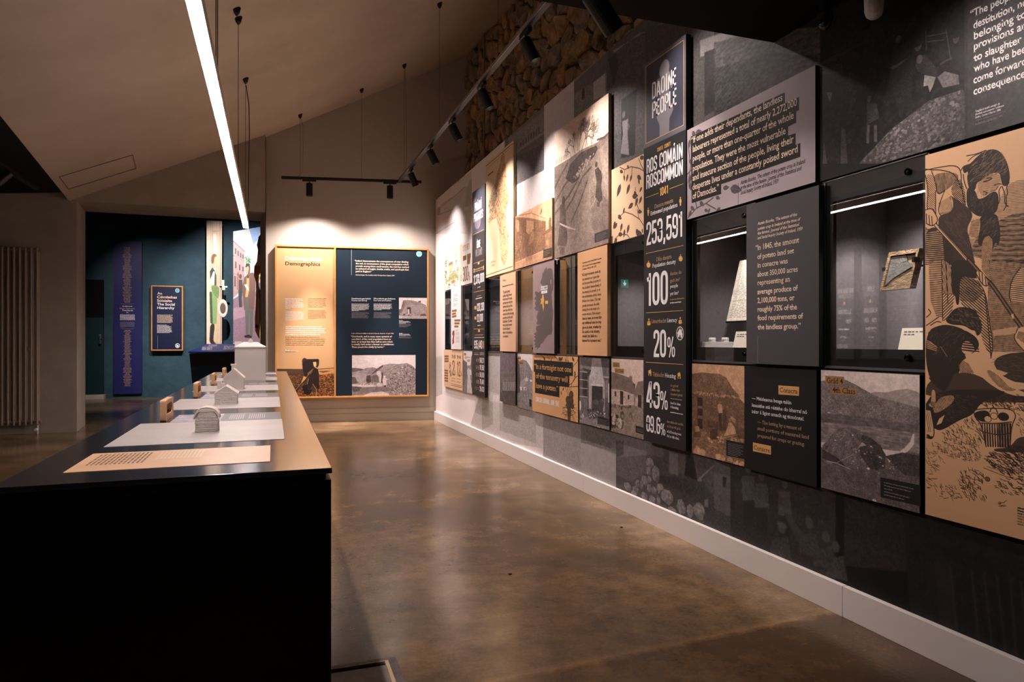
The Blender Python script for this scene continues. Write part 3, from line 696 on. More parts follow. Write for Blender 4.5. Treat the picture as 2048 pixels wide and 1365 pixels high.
def art_grad4(p):
 p.poly([(515,167),(597,148),(688,147),(798,121),(893,106),(965,120),(1005,134),(1005,282),(515,245)],152,t=0.06,c_=1.79)
 p.poly([(0,97),(177,59),(294,73),(394,105),(539,161),(643,190),(798,209),(955,231),(1010,243),(1010,449),(0,555)],112,t=0.3,c_=3.1)
 p.poly([(-7,376),(332,354),(688,356),(1010,365),(1010,466),(0,455)],92,t=0.2,ax=5,c_=5.0)
 p.poly([(-7,446),(574,422),(1010,424),(1010,567),(0,614)],122,t=0.25,ax=8,c_=3.7)
 p.poly([(-7,655),(332,760),(688,703),(861,571),(1010,567),(1013,1012),(-7,1013)],88,t=0.55,c_=1.24)
 p.poly([(939,433),(953,433),(950,508),(893,571),(819,603),(760,614),(861,550),(919,491)],205)
 p.poly([(14,642),(83,584),(150,512),(229,469),(319,450),(443,469),(539,508),(620,552),(688,614),(732,687),(688,730),(332,788),(14,732)],100,t=0.5,c_=1.92)
 p.strokes([(14,642),(229,469),(443,469),(479,589),(332,760),(14,732)],160,12.3,2.32,0.5,0.93,150)
 p.strokes([(14,642),(229,469),(443,469),(479,589),(332,760),(14,732)],120,12.3,2.32,0.5,0.93,55)
 p.poly([(455,500),(539,508),(643,558),(688,623),(688,730),(539,759),(431,651)],58,t=0.5,c_=1.86)
 p.poly([(688,632),(851,581),(1010,584),(1010,735),(861,744)],58,t=0.5,c_=1.76)
 p.poly([(14,672),(203,723),(281,778),(14,751)],48,t=0.4,c_=2.0)
 p.strokes([(14,791),(688,738),(1010,752),(1010,987),(14,990)],420,7.3,0.25,0.9,0.71,125)
 p.strokes([(14,791),(688,738),(1010,752),(1010,987),(14,990)],420,7.3,0.25,0.9,0.71,50)
 p.blobs([(14,513),(574,576),(1005,736),(688,765),(431,800)],40,1.46,3.9,150,225)
 p.line([(69,768),(177,764),(332,793)],2.13,205)
 p.line([(177,764),(268,718),(369,660)],1.57,190)
 p.ell((521,755),7.0,4.5,225)
 p.ell((357,513),4.6,4.1,210)
 p.ell((580,992),9.6,4.9,190)
 p.ell((94,355),9.9,2.39,200)
 p.ell((229,345),8.3,1.87,190)
 p.poly([(382,649),(455,555),(503,576),(431,595)],170)
 p.poly([(556,688),(574,685),(626,753),(591,755)],40)
 return p
def art_turf(p):
 p.poly([(-11,314),(909,321),(1027,391),(1027,758),(-11,758)],92,t=0.35,c_=2.27)
 p.blobs([(0,319),(900,327),(1000,404),(1000,625),(663,683),(0,686)],260,2.05,5.5,70,135)
 p.poly([(-11,118),(189,93),(564,95),(683,129),(778,217),(918,304),(900,329),(-11,314)],102,t=0.45,c_=2.29)
 p.strokes([(0,124),(564,101),(778,217),(891,317),(0,307)],260,11.6,1.14,0.5,1.1,68)
 p.strokes([(0,124),(564,101),(778,217),(891,317),(0,307)],160,11.6,1.14,0.5,1.1,140)
 p.blobs([(11,306),(900,311),(900,335),(11,336)],70,3.5,6.3,150,190)
 p.poly([(112,370),(222,369),(222,709),(119,708)],34)
 p.poly([(123,463),(222,461),(222,490),(123,492)],110)
 p.poly([(123,568),(222,565),(222,599),(123,603)],110)
 p.line([(23,483),(45,657)],5.3,120)
 p.line([(61,486),(79,654)],4.5,110)
 p.poly([(-11,758),(663,705),(1027,727),(1035,998),(-11,1018)],112,t=0.35,ax=3,c_=2.28)
 p.poly([(514,426),(540,410),(604,412),(612,496),(594,602),(584,692),(548,696),(540,519)],170)
 p.ell((560,392),11.4,9.2,120)
 p.poly([(534,508),(604,502),(600,690),(548,696)],45)
 p.poly([(608,469),(673,458),(686,549),(673,677),(614,683)],62)
 p.ell((640,435),11.2,8.6,90)
 p.poly([(725,589),(778,584),(835,632),(863,688),(634,739),(692,658)],178)
 p.ell((744,560),11.8,10.1,140)
 p.poly([(750,513),(854,544),(835,589),(778,562)],165)
 p.poly([(45,705),(156,693),(194,805),(34,821)],70)
 p.poly([(57,697),(145,685),(163,739),(61,762)],150)
 p.ell((97,666),12.7,8.6,90)
 p.poly([(371,693),(514,677),(534,786),(371,806)],50)
 p.ell((427,670),12.7,7.7,110)
 p.poly([(484,613),(554,590),(554,673),(504,701)],60)
 p.poly([(318,607),(474,594),(474,671),(329,686)],70)
 p.line([(443,826),(918,697)],6.1,90)
 p.line([(433,816),(909,688)],3.4,150)
 p.line([(233,806),(427,676)],5.8,90)
 p.line([(339,878),(564,871)],2.82,165)
 p.blobs([(34,941),(275,938),(275,990),(34,994)],14,11.9,22.2,165,200)
 p.blobs([(463,958),(644,960),(624,1001),(474,1001)],9,11.1,19.4,165,200)
 p.blobs([(702,962),(991,957),(991,994),(759,997)],10,7.8,15.7,165,200)
 p.blobs([(297,781),(1000,709),(1000,761),(624,809),(318,836)],22,4.1,10.9,140,190)
 p.poly([(872,639),(1000,614),(1027,727),(891,732)],70,t=0.4,c_=2.9)
 return p
def art_cott(p):
 p.poly([(-13,415),(366,420),(702,445),(725,587),(414,620),(-13,622)],188,t=0.25,c_=2.11)
 p.blobs([(0,420),(697,450),(716,583),(414,615),(0,615)],150,2.17,5.8,120,215)
 p.poly([(-13,183),(217,197),(605,241),(720,305),(755,451),(686,448),(366,417),(-13,417)],104,t=0.3,c_=1.4)
 p.poly([(577,224),(623,212),(665,220),(679,287),(600,256)],128)
 p.poly([(716,454),(999,441),(999,614),(725,602)],140,t=0.35,c_=2.02)
 p.poly([(748,457),(739,403),(845,279),(1010,260),(1010,440)],112,t=0.3,c_=1.34)
 p.poly([(697,306),(766,313),(748,402),(720,364)],70)
 p.poly([(116,443),(172,445),(167,514),(116,513)],38)
 p.poly([(539,465),(586,467),(581,525),(539,523)],38)
 p.poly([(292,427),(395,431),(390,607),(297,609)],38)
 p.poly([(845,448),(949,446),(944,612),(834,611)],38)
 p.poly([(777,479),(845,480),(834,611),(766,610)],185)
 p.poly([(-13,622),(414,617),(720,587),(1010,613),(1010,1013),(-13,1007)],128,t=0.45,c_=1.39)
 p.blobs([(0,658),(988,630),(988,996),(0,995)],300,1.42,5.0,90,190)
 p.blobs([(0,636),(720,592),(651,637),(13,678)],40,3.6,8.7,40,120)
 p.poly([(304,706),(390,694),(429,746),(407,807),(341,816),(304,768)],62)
 p.ell((341,657),12.5,10.1,50)
 p.ell((371,762),14.5,13.1,120)
 p.poly([(581,698),(656,692),(658,758),(586,765)],62)
 p.ell((619,702),14.9,6.9,80)
 p.ell((619,740),8.9,10.8,130)
 p.blobs([(0,763),(192,767),(292,820),(390,872),(390,908),(0,932)],34,10.3,25.1,35,90)
 p.blobs([(13,762),(217,786),(390,862),(366,910),(65,915)],18,8.9,19.2,150,200)
 return p
def art_fire(p):
 p.poly([(-12,-9),(440,3),(417,203),(105,169),(-12,196)],112,t=0.25,ay=4,c_=2.36)
 p.poly([(105,157),(427,191),(417,265),(322,275)],48)
 p.poly([(731,62),(1007,14),(1007,246),(804,258)],92,t=0.25,ay=4,c_=2.21)
 p.poly([(804,256),(1018,250),(1018,275),(829,279)],150)
 p.poly([(440,3),(736,7),(804,247),(843,359),(804,383),(396,392),(343,279),(417,186)],168,t=0.14,ay=4,c_=3.0)
 p.poly([(330,274),(440,399),(417,767),(333,780)],150,t=0.15,c_=2.32)
 p.poly([(790,406),(867,277),(857,748),(804,758)],150,t=0.15,c_=2.22)
 p.poly([(865,288),(1007,291),(1007,622),(865,590)],78,t=0.4,c_=2.93)
 p.poly([(960,352),(1007,344),(1007,622),(964,614)],190)
 p.poly([(872,320),(948,305),(948,551),(872,546)],110)
 p.poly([(440,410),(795,405),(785,597),(756,774),(479,755),(448,601)],34,t=0.3,ay=6,c_=3.0)
 p.poly([(396,382),(819,377),(809,406),(396,413)],186)
 p.poly([(105,233),(274,239),(285,590),(119,580)],36)
 p.poly([(-12,214),(105,221),(119,811),(-12,824)],80,t=0.5,c_=3.2)
 p.line([(-6,220),(290,221)],6.0,160)
 p.line([(-6,343),(290,341)],6.0,160)
 p.line([(-6,472),(290,467)],6.0,160)
 p.line([(-6,600),(290,592)],6.0,160)
 p.ell((22,739),18.8,37.6,205)
 p.poly([(138,630),(274,628),(290,898),(160,911)],92)
 p.poly([(479,621),(594,589),(694,648),(701,757),(479,755)],54)
 p.ell((581,640),41.1,20.6,70)
 p.poly([(694,593),(829,571),(843,635),(780,771),(706,767)],58)
 p.ell((804,595),20.9,12.7,80)
 p.poly([(-12,941),(479,856),(1007,899),(1007,1005),(-12,1011)],118,t=0.3,ax=3,c_=2.29)
 p.blobs([(295,761),(731,765),(1007,760),(1007,835),(295,909)],60,5.6,17.6,25,75)
 p.blobs([(295,772),(971,764),(971,806),(295,897)],26,2.41,8.0,150,220)
 p.blobs([(8,822),(160,819),(174,945),(8,974)],20,5.2,17.3,60,190)
 p.ell((662,997),26.2,4.8,210)
 return p
def art_mount(p):
 p.poly([(-2,207),(202,129),(413,102),(619,120),(820,198),(1015,320),(1015,1004),(-2,1086)],125,t=0.3,c_=3.4)
 p.poly([(-2,59),(159,130),(244,469),(202,1009),(-2,999)],70,t=0.2,c_=2.58)
 p.poly([(-2,752),(1015,598),(1015,1004),(-2,1086)],118,t=0.6,c_=1.67)
 p.poly([(244,518),(700,390),(619,548),(244,615)],150,t=0.4,c_=1.68)
 p.poly([(578,431),(740,430),(732,489),(578,490)],205)
 p.poly([(839,455),(976,455),(969,485),(839,486)],215)
 p.poly([(202,611),(619,596),(639,660),(244,676)],205)
 p.poly([(371,615),(434,611),(434,666),(371,669)],60)
 p.poly([(537,612),(586,612),(586,663),(537,662)],60)
 p.blobs([(29,775),(996,646),(996,971),(202,972)],160,2.02,6.1,60,215)
 p.strokes([(116,241),(859,302),(898,488),(287,589)],90,30.4,1.37,0.3,1.19,80)
 return p
def art_dark(p):
 p.poly([(-24,395),(1085,383),(1085,1018),(-24,1019)],78,t=0.3,c_=3.6)
 p.poly([(44,392),(1085,357),(1085,521),(88,593)],95,t=0.2,c_=2.66)
 p.poly([(285,423),(324,421),(324,487),(285,486)],60)
 p.poly([(380,419),(418,417),(418,483),(380,482)],60)
 p.poly([(473,415),(511,413),(511,479),(473,478)],60)
 p.poly([(566,411),(603,409),(603,474),(566,473)],60)
 p.poly([(657,407),(694,405),(694,470),(657,469)],60)
 p.poly([(747,403),(783,402),(783,466),(747,465)],60)
 p.poly([(836,399),(872,398),(872,462),(836,461)],60)
 p.poly([(198,587),(255,584),(264,756),(207,760)],150,t=0.2,c_=2.72)
 p.poly([(311,581),(367,578),(376,749),(320,753)],150,t=0.2,c_=2.7)
 p.poly([(423,575),(478,572),(486,742),(431,746)],150,t=0.2,c_=2.68)
 p.poly([(532,569),(586,566),(595,735),(541,739)],150,t=0.2,c_=2.67)
 p.poly([(640,563),(694,561),(702,728),(649,732)],150,t=0.2,c_=2.65)
 p.poly([(747,558),(800,555),(808,721),(755,725)],150,t=0.2,c_=2.63)
 p.poly([(852,552),(904,550),(912,715),(860,718)],150,t=0.2,c_=2.61)
 p.poly([(955,547),(1007,544),(1014,708),(963,711)],150,t=0.2,c_=2.59)
 p.poly([(-24,788),(1085,710),(1085,1018),(-24,1019)],62,t=0.4,c_=2.67)
 p.line([(176,765),(1065,711)],3.3,150)
 p.line([(88,781),(350,976)],6.9,120)
 return p
def art_fort(p):
 p.line([(747,487),(807,604),(827,745),(829,1002)],5.6,34)
 p.line([(787,493),(829,601),(846,998)],5.5,34)
 p.line([(840,538),(813,459),(891,409),(973,300)],5.5,34)
 p.line([(878,431),(853,526)],5.5,34)
 p.line([(840,476),(1004,447)],5.4,34)
 p.line([(1016,286),(942,313),(891,409)],5.4,34)
 p.line([(904,154),(979,79),(1004,18)],5.3,34)
 p.line([(221,6),(315,70)],6.3,34)
 p.line([(524,1),(610,77)],5.9,34)
 p.line([(361,1),(407,71)],6.2,34)
 p.line([(774,-3),(800,68)],5.6,34)
 p.poly([(784,628),(872,615),(859,1016),(800,1008)],52,t=0.3,ay=5,c_=2.13)
 p.ell((872,595),38.9,31.1,40)
 p.ell((864,588),19.5,15.6,72)
 p.ell((807,687),44.8,31.5,40)
 p.ell((799,679),22.4,15.8,72)
 p.ell((872,687),41.3,33.2,40)
 p.ell((864,680),20.7,16.6,72)
 p.ell((820,777),49.5,26.4,40)
 p.ell((812,770),24.8,13.2,72)
 p.ell((891,765),31.4,23.0,40)
 p.ell((883,758),15.7,11.5,72)
 p.line([(814,859),(894,826),(971,856)],2.33,34)
 p.line([(836,930),(877,912),(917,896)],2.34,34)
 p.line([(828,917),(877,882),(925,994)],2.34,34)
 p.line([(809,939),(879,896),(946,973)],2.34,34)
 p.line([(845,863),(916,825),(985,926)],2.32,34)
 p.line([(835,933),(902,897),(968,1013)],2.33,34)
 p.line([(847,833),(769,819),(689,817)],2.41,34)
 p.line([(813,946),(884,910),(954,1013)],2.34,34)
 p.line([(849,859),(909,831),(967,940)],2.32,34)
 p.line([(855,916),(788,909),(719,941)],2.4,34)
 p.line([(834,765),(770,751),(705,911)],2.41,34)
 p.line([(808,848),(839,820),(870,922)],2.36,34)
 p.line([(809,809),(886,777),(961,730)],2.34,34)
 p.line([(803,897),(861,861),(919,983)],2.35,34)
 p.line([(814,755),(783,729),(752,815)],2.4,34)
 p.line([(812,832),(847,812),(882,766)],2.36,34)
 p.line([(819,944),(867,912),(914,1023)],2.35,34)
 p.line([(851,881),(789,872),(724,1019)],2.4,34)
 p.line([(826,893),(743,883),(659,945)],2.42,34)
 p.line([(818,816),(901,779),(982,784)],2.33,34)
 p.line([(835,771),(888,739),(940,816)],2.34,34)
 p.line([(842,894),(781,875),(718,1035)],2.4,34)
 p.line([(822,875),(883,841),(942,850)],2.34,34)
 p.line([(819,822),(862,800),(905,815)],2.35,34)
 p.line([(802,867),(757,861),(711,863)],2.41,34)
 p.line([(814,786),(878,757),(941,721)],2.34,34)
 p.line([(856,878),(804,861),(751,996)],2.39,34)
 p.line([(820,880),(862,842),(903,947)],2.35,34)
 p.line([(857,805),(779,804),(700,834)],2.4,34)
 p.line([(805,877),(754,873),(701,931)],2.42,34)
 p.line([(828,875),(878,854),(928,871)],2.34,34)
 p.line([(810,749),(868,723),(926,848)],2.35,34)
 p.line([(802,844),(860,820),(917,924)],2.35,34)
 p.line([(851,940),(777,942),(701,915)],2.4,34)
 p.line([(841,932),(900,905),(958,851)],2.33,34)
 p.line([(810,810),(753,808),(694,845)],2.42,34)
 p.line([(836,814),(918,785),(998,822)],2.32,34)
 p.line([(804,795),(745,777),(686,907)],2.42,34)
 p.line([(847,931),(772,927),(695,899)],2.41,34)
 p.line([(851,751),(891,725),(931,790)],2.33,34)
 p.leaf((181,70),40.6,0.93,34)
 p.leaf((269,38),50.9,0.44,34)
 p.leaf((451,41),40.5,1.65,34)
 p.leaf((610,35),68.1,0.26,34)
 p.leaf((700,20),52.0,2.64,34)
 p.leaf((760,28),41.5,1.4,34)
 p.leaf((885,13),54.5,0.57,34)
 p.leaf((800,58),32.7,0.81,34)
 p.leaf((929,223),44.4,0.82,34)
 p.leaf((948,262),36.3,2.26,34)
 p.leaf((665,561),36.9,1.39,34)
 p.leaf((720,501),38.4,2.27,34)
 p.leaf((1016,27),32.8,2.39,34)
 return p
def art_leaf(p):
 p.line([(291,17),(446,82),(634,81),(886,158),(997,212)],5.6,34)
 p.line([(446,98),(408,172)],5.8,34)
 p.line([(671,97),(652,205)],5.6,34)
 p.line([(761,377),(779,561),(858,668)],5.5,34)
 p.line([(232,684),(446,635),(671,702),(886,797),(997,891)],5.6,34)
 p.line([(132,953),(291,907),(522,945),(589,994)],5.8,34)
 p.line([(858,27),(921,119),(997,197)],5.4,34)
 p.line([(815,661),(868,795)],5.5,34)
 p.leaf((522,41),38.2,0.9,34)
 p.leaf((291,63),53.1,0.46,34)
 p.leaf((427,151),40.8,1.43,34)
 p.leaf((545,159),51.8,2.01,34)
 p.leaf((323,245),94.8,2.19,34)
 p.leaf((663,191),50.0,2.17,34)
 p.leaf((815,237),62.7,0.57,34)
 p.leaf((851,284),40.5,1.24,34)
 p.leaf((597,298),73.3,2.18,34)
 p.leaf((725,417),55.8,0.91,34)
 p.leaf((833,515),62.3,2.17,34)
 p.leaf((671,471),76.9,0.15,34)
 p.leaf((700,567),70.8,2.85,34)
 p.leaf((956,405),43.3,2.53,34)
 p.leaf((949,520),56.4,2.3,34)
 p.leaf((446,578),46.7,2.18,34)
 p.leaf((232,651),62.6,0.54,34)
 p.leaf((152,714),58.1,2.2,34)
 p.leaf((212,747),60.9,2.56,34)
 p.leaf((369,770),61.6,2.02,34)
 p.leaf((578,816),64.5,2.01,34)
 p.leaf((446,862),58.0,1.83,34)
 p.leaf((244,901),64.7,0.2,34)
 p.leaf((212,955),67.0,2.56,34)
 p.leaf((779,907),73.8,0.91,34)
 p.leaf((779,955),85.1,0.27,34)
 p.leaf((893,19),60.0,0.33,34)
 p.leaf((833,688),56.2,0.27,34)
 p.leaf((956,924),31.0,1.43,34)
 return p
def art_iff(p):
 p.line([(17,177),(41,403),(17,589)],6.9,62)
 p.line([(17,983),(97,904),(188,885),(255,850)],6.6,62)
 p.line([(4,494),(49,460)],6.9,62)
 p.line([(105,907),(84,811)],6.8,62)
 p.line([(188,885),(276,976)],6.4,62)
 p.leaf((57,38),58.5,0.98,62)
 p.leaf((33,114),53.3,1.79,62)
 p.leaf((89,73),58.2,0.12,62)
 p.leaf((25,342),49.7,0.73,62)
 p.leaf((41,510),53.2,1.79,62)
 p.leaf((25,592),56.2,1.12,62)
 p.leaf((49,905),50.5,2.24,62)
 p.leaf((41,866),46.4,0.63,62)
 p.leaf((128,845),50.5,0.64,62)
 p.leaf((276,850),42.1,0.4,62)
 p.leaf((319,974),58.6,2.54,62)
 p.leaf((340,783),51.4,0.13,62)
 p.leaf((401,808),93.6,0.33,62)
 p.leaf((226,949),33.3,2.22,62)
 p.leaf((173,948),37.9,0.39,62)
 return p
def art_field(p):
 p.poly([(-16,273),(299,277),(538,266),(821,284),(1011,257),(1011,1018),(-16,1005)],128,t=0.32,c_=2.55)
 p.line([(1,440),(146,362),(274,305)],18.6,78)
 p.line([(6,559),(223,455),(421,402),(503,402)],17.9,78)
 p.line([(25,641),(299,554),(456,483)],18.0,78)
 p.line([(223,664),(373,596),(561,469),(716,431)],17.1,78)
 p.line([(348,759),(515,640),(650,514)],16.9,78)
 p.line([(821,266),(943,281),(1001,267)],15.1,78)
 p.poly([(852,342),(1011,299),(1011,728),(943,599)],150,t=0.25,c_=2.37)
 p.poly([(716,676),(758,562),(1011,728),(1011,935),(737,871)],110,t=0.35,c_=2.42)
 p.poly([(236,410),(324,325),(538,284),(800,300),(831,329),(758,372),(583,402),(492,472),(373,480)],56,t=0.4,c_=3.8)
 p.blobs([(385,422),(515,368),(716,344),(769,348),(515,450),(397,448)],70,4.2,12.5,110,190)
 p.tree((503,266),88.3,1.41,5,66)
 p.tree((617,263),86.0,1.19,5,66)
 p.tree((421,264),70.0,1.98,5,66)
 p.tree((716,265),63.1,0.92,5,66)
 p.tree((348,275),52.8,2.09,5,66)
 p.tree((549,268),97.6,0.83,5,66)
 p.tree((650,262),74.1,1.86,5,66)
 p.line([(25,258),(28,224)],4.8,70)
 p.line([(50,259),(52,225)],4.7,70)
 p.line([(74,259),(77,226)],4.7,70)
 p.line([(98,260),(101,226)],4.7,70)
 p.line([(122,260),(125,227)],4.7,70)
 p.line([(146,261),(148,228)],4.6,70)
 p.line([(169,262),(172,229)],4.6,70)
 p.line([(192,262),(195,229)],4.6,70)
 p.line([(216,263),(218,230)],4.6,70)
 p.line([(239,263),(241,231)],4.5,70)
 p.line([(261,264),(264,231)],4.5,70)
 p.line([(284,265),(286,232)],4.5,70)
 p.line([(831,252),(834,223)],3.9,70)
 p.line([(856,249),(858,220)],3.8,70)
 p.line([(881,246),(883,217)],3.8,70)
 p.line([(905,243),(907,214)],3.8,70)
 p.line([(929,240),(931,212)],3.8,70)
 p.line([(952,238),(954,209)],3.7,70)
 p.line([(976,235),(978,206)],3.7,70)
 p.line([(999,232),(1001,204)],3.7,70)
 p.poly([(480,197),(503,203),(515,269),(456,255)],215)
 p.ell((805,434),21.4,19.2,52)
 p.poly([(779,463),(831,457),(887,499),(905,541),(887,588),(907,693),(862,710),(786,658),(809,555)],50,t=0.2,c_=3.6)
 p.poly([(809,692),(862,706),(852,734),(811,723)],60)
 p.line([(800,665),(705,718)],6.6,160)
 p.ell((192,575),31.3,34.9,64)
 p.poly([(119,618),(167,592),(223,607),(244,696),(279,881),(236,934),(71,902),(106,751)],78,t=0.25,c_=4.1)
 p.line([(119,739),(274,790),(416,825)],13.5,190)
 p.poly([(93,914),(223,935),(210,995),(119,976)],90)
 return p
def art_house(p):
 p.poly([(-51,-15),(372,133),(848,339),(836,814),(-51,870)],88,t=0.5,c_=2.46)
 p.line([(145,19),(481,83),(836,291)],5.8,110)
 p.line([(26,19),(836,340)],5.9,120)
 p.poly([(345,167),(581,257),(573,381),(494,385),(467,465),(386,425),(339,376)],168)
 p.poly([(547,247),(586,264),(581,389),(542,372)],80)
 p.poly([(41,70),(130,107),(130,309),(86,315),(32,197)],160)
 p.poly([(441,422),(547,400),(547,573),(400,659)],130,t=0.3,c_=3.7)
 p.poly([(836,507),(1011,515),(1011,855),(831,821)],132,t=0.25,c_=3.4)
 p.poly([(836,507),(1011,467),(1011,532),(836,565)],92)
 p.poly([(923,359),(942,308),(977,319),(981,531),(930,522)],95)
 p.poly([(855,669),(912,671),(912,766),(855,756)],175)
 p.poly([(-51,889),(787,836),(1011,855),(1011,1017),(-51,1021)],168,t=0.12,c_=6.0)
 p.poly([(317,836),(507,833),(494,909),(317,917)],140)
 p.poly([(688,168),(750,79),(768,152),(713,201)],110)
 p.blobs([(-35,272),(289,398),(261,842),(-35,873)],90,4.7,14.1,60,170)
 return p
def art_map(p):
 p.line([(-2,25),(978,20)],7.1,(112,72,50))
 p.line([(978,20),(978,971)],6.5,(112,72,50))
 p.line([(-2,25),(-2,979)],7.7,(112,72,50))
 p.line([(-2,979),(978,971)],7.1,(112,72,50))
 p.line([(46,54),(933,37)],2.83,(150,110,80))
 p.line([(933,37),(933,945)],2.62,(150,110,80))
 p.line([(46,54),(46,957)],3.1,(150,110,80))
 p.poly([(645,30),(693,55),(693,110),(748,167),(758,279),(835,424),(748,506),(748,584),(802,653),(848,713),(808,841),(748,914),(679,941),(585,885),(549,770),(532,655),(404,518),(235,522),(110,532),(78,512),(196,467),(98,369),(235,271),(367,242),(423,168),(514,127),(574,65)],(214,178,132))
 p.line([(645,30),(693,55),(693,110),(748,167),(758,279),(835,424),(748,506),(748,584),(802,653),(848,713),(808,841),(748,914),(679,941),(585,885),(549,770),(532,655),(404,518),(235,522),(110,532),(78,512),(196,467),(98,369),(235,271),(367,242),(423,168),(514,127),(574,65),(645,30)],4.4,(110,72,55))
 p.roads([(645,30),(693,55),(693,110),(748,167),(758,279),(835,424),(748,506),(748,584),(802,653),(848,713),(808,841),(748,914),(679,941),(585,885),(549,770),(532,655),(404,518),(235,522),(110,532),(78,512),(196,467),(98,369),(235,271),(367,242),(423,168),(514,127),(574,65)],330,(104,58,46))
 p.roads([(645,30),(693,55),(693,110),(748,167),(758,279),(835,424),(748,506),(748,584),(802,653),(848,713),(808,841),(748,914),(679,941),(585,885),(549,770),(532,655),(404,518),(235,522),(110,532),(78,512),(196,467),(98,369),(235,271),(367,242),(423,168),(514,127),(574,65)],120,(150,50,40))
 p.blobs([(645,30),(693,55),(693,110),(748,167),(758,279),(835,424),(748,506),(748,584),(802,653),(848,713),(808,841),(748,914),(679,941),(585,885),(549,770),(532,655),(404,518),(235,522),(110,532),(78,512),(196,467),(98,369),(235,271),(367,242),(423,168),(514,127),(574,65)],160,3.5,8.8,70,110)
 p.blobs([(98,352),(349,288),(441,335),(273,460),(118,457)],120,3.7,13.0,70,120)
 p.roads([(78,512),(196,467),(196,551),(98,565)],10,(120,70,55))
 return p
def art_ireland(p):
 p.poly([(643,51),(686,82),(726,75),(792,74),(873,84),(927,105),(940,153),(978,233),(953,310),(873,361),(905,433),(915,496),(953,544),(940,622),(908,684),(921,747),(873,794),(743,797),(626,832),(559,856),(491,885),(387,897),(359,930),(282,943),(175,966),(211,935),(84,944),(139,910),(48,914),(121,881),(22,864),(139,839),(48,814),(139,806),(48,780),(193,760),(139,722),(175,690),(282,691),(175,665),(229,632),(175,590),(246,542),(282,526),(139,514),(66,487),(157,464),(84,429),(175,407),(48,377),(157,356),(84,303),(175,295),(282,320),(352,302),(422,318),(474,271),(456,246),(352,208),(439,164),(456,116),(559,82)],62)
 p.poly([(824,201),(863,199),(873,243),(831,253)],150)
 p.poly([(643,87),(710,79),(700,146),(666,160)],62)
 p.line([(246,484),(300,518)],3.1,150)
 p.line([(175,698),(352,676)],4.1,150)
 p.line([(474,588),(439,636)],3.0,150)
 p.poly([(498,345),(525,371),(545,412),(518,452),(539,485),(501,542),(474,491),(450,449),(359,451),(405,415),(370,397),(439,384),(456,352)],(214,158,84))
 return p
def art_avenue(p):
 p.poly([(2,210),(363,272),(398,514),(220,978),(2,1009)],95,t=0.5,c_=2.43)
 p.poly([(980,-14),(779,125),(711,331),(779,483),(880,953),(1046,993)],85,t=0.5,c_=2.35)
 p.poly([(363,342),(711,331),(711,434),(398,445)],130,t=0.4,c_=2.39)
 p.poly([(2,885),(363,551),(980,559),(1079,1007),(2,1009)],120,t=0.4,c_=2.4)
 p.poly([(448,408),(608,403),(745,740),(880,987),(363,986),(419,670)],190)
 p.poly([(391,202),(676,195),(676,247),(391,257)],150)
 p.poly([(745,740),(1079,706),(1079,990),(880,970)],64)
 p.line([(363,150),(697,144)],8.2,140)
 return p
def art_mansion(p):
 p.poly([(661,-44),(1017,-74),(1017,1077),(661,1037)],(240,232,230))
 p.poly([(231,594),(472,630),(511,774),(231,780),(103,789)],(150,150,96),t=0.15,c_=3.9)
 p.poly([(161,331),(340,330),(354,553),(189,602)],(190,160,130))
 p.poly([(189,321),(340,311),(340,384),(189,396)],(130,100,86))
 p.tuft((74,306),26,51.2,(92,82,66))
 p.tuft((60,569),26,59.2,(92,82,66))
 p.tuft((89,767),20,51.0,(92,82,66))
 p.tuft((203,867),26,53.6,(92,82,66))
 p.tuft((394,891),24,47.6,(92,82,66))
 p.tuft((511,774),24,42.8,(92,82,66))
 p.tuft((511,577),26,46.4,(92,82,66))
 p.tuft((459,348),26,50.5,(92,82,66))
 p.tuft((452,183),20,36.2,(92,82,66))
 p.tuft((292,241),14,33.8,(92,82,66))
 p.tuft((300,409),8,22.5,(92,82,66))
 p.poly([(259,815),(367,775),(420,842),(313,891)],(170,110,70))
 p.blobs([(231,538),(498,592),(472,764),(203,793)],20,9.2,18.5,100,150)
 return p
def art_percent(p):
 p.tuft((358,408),22,45.5,(60,48,40))
 p.tuft((390,599),22,45.3,(60,48,40))
 p.tuft((337,526),16,38.0,(70,56,46))
 return p
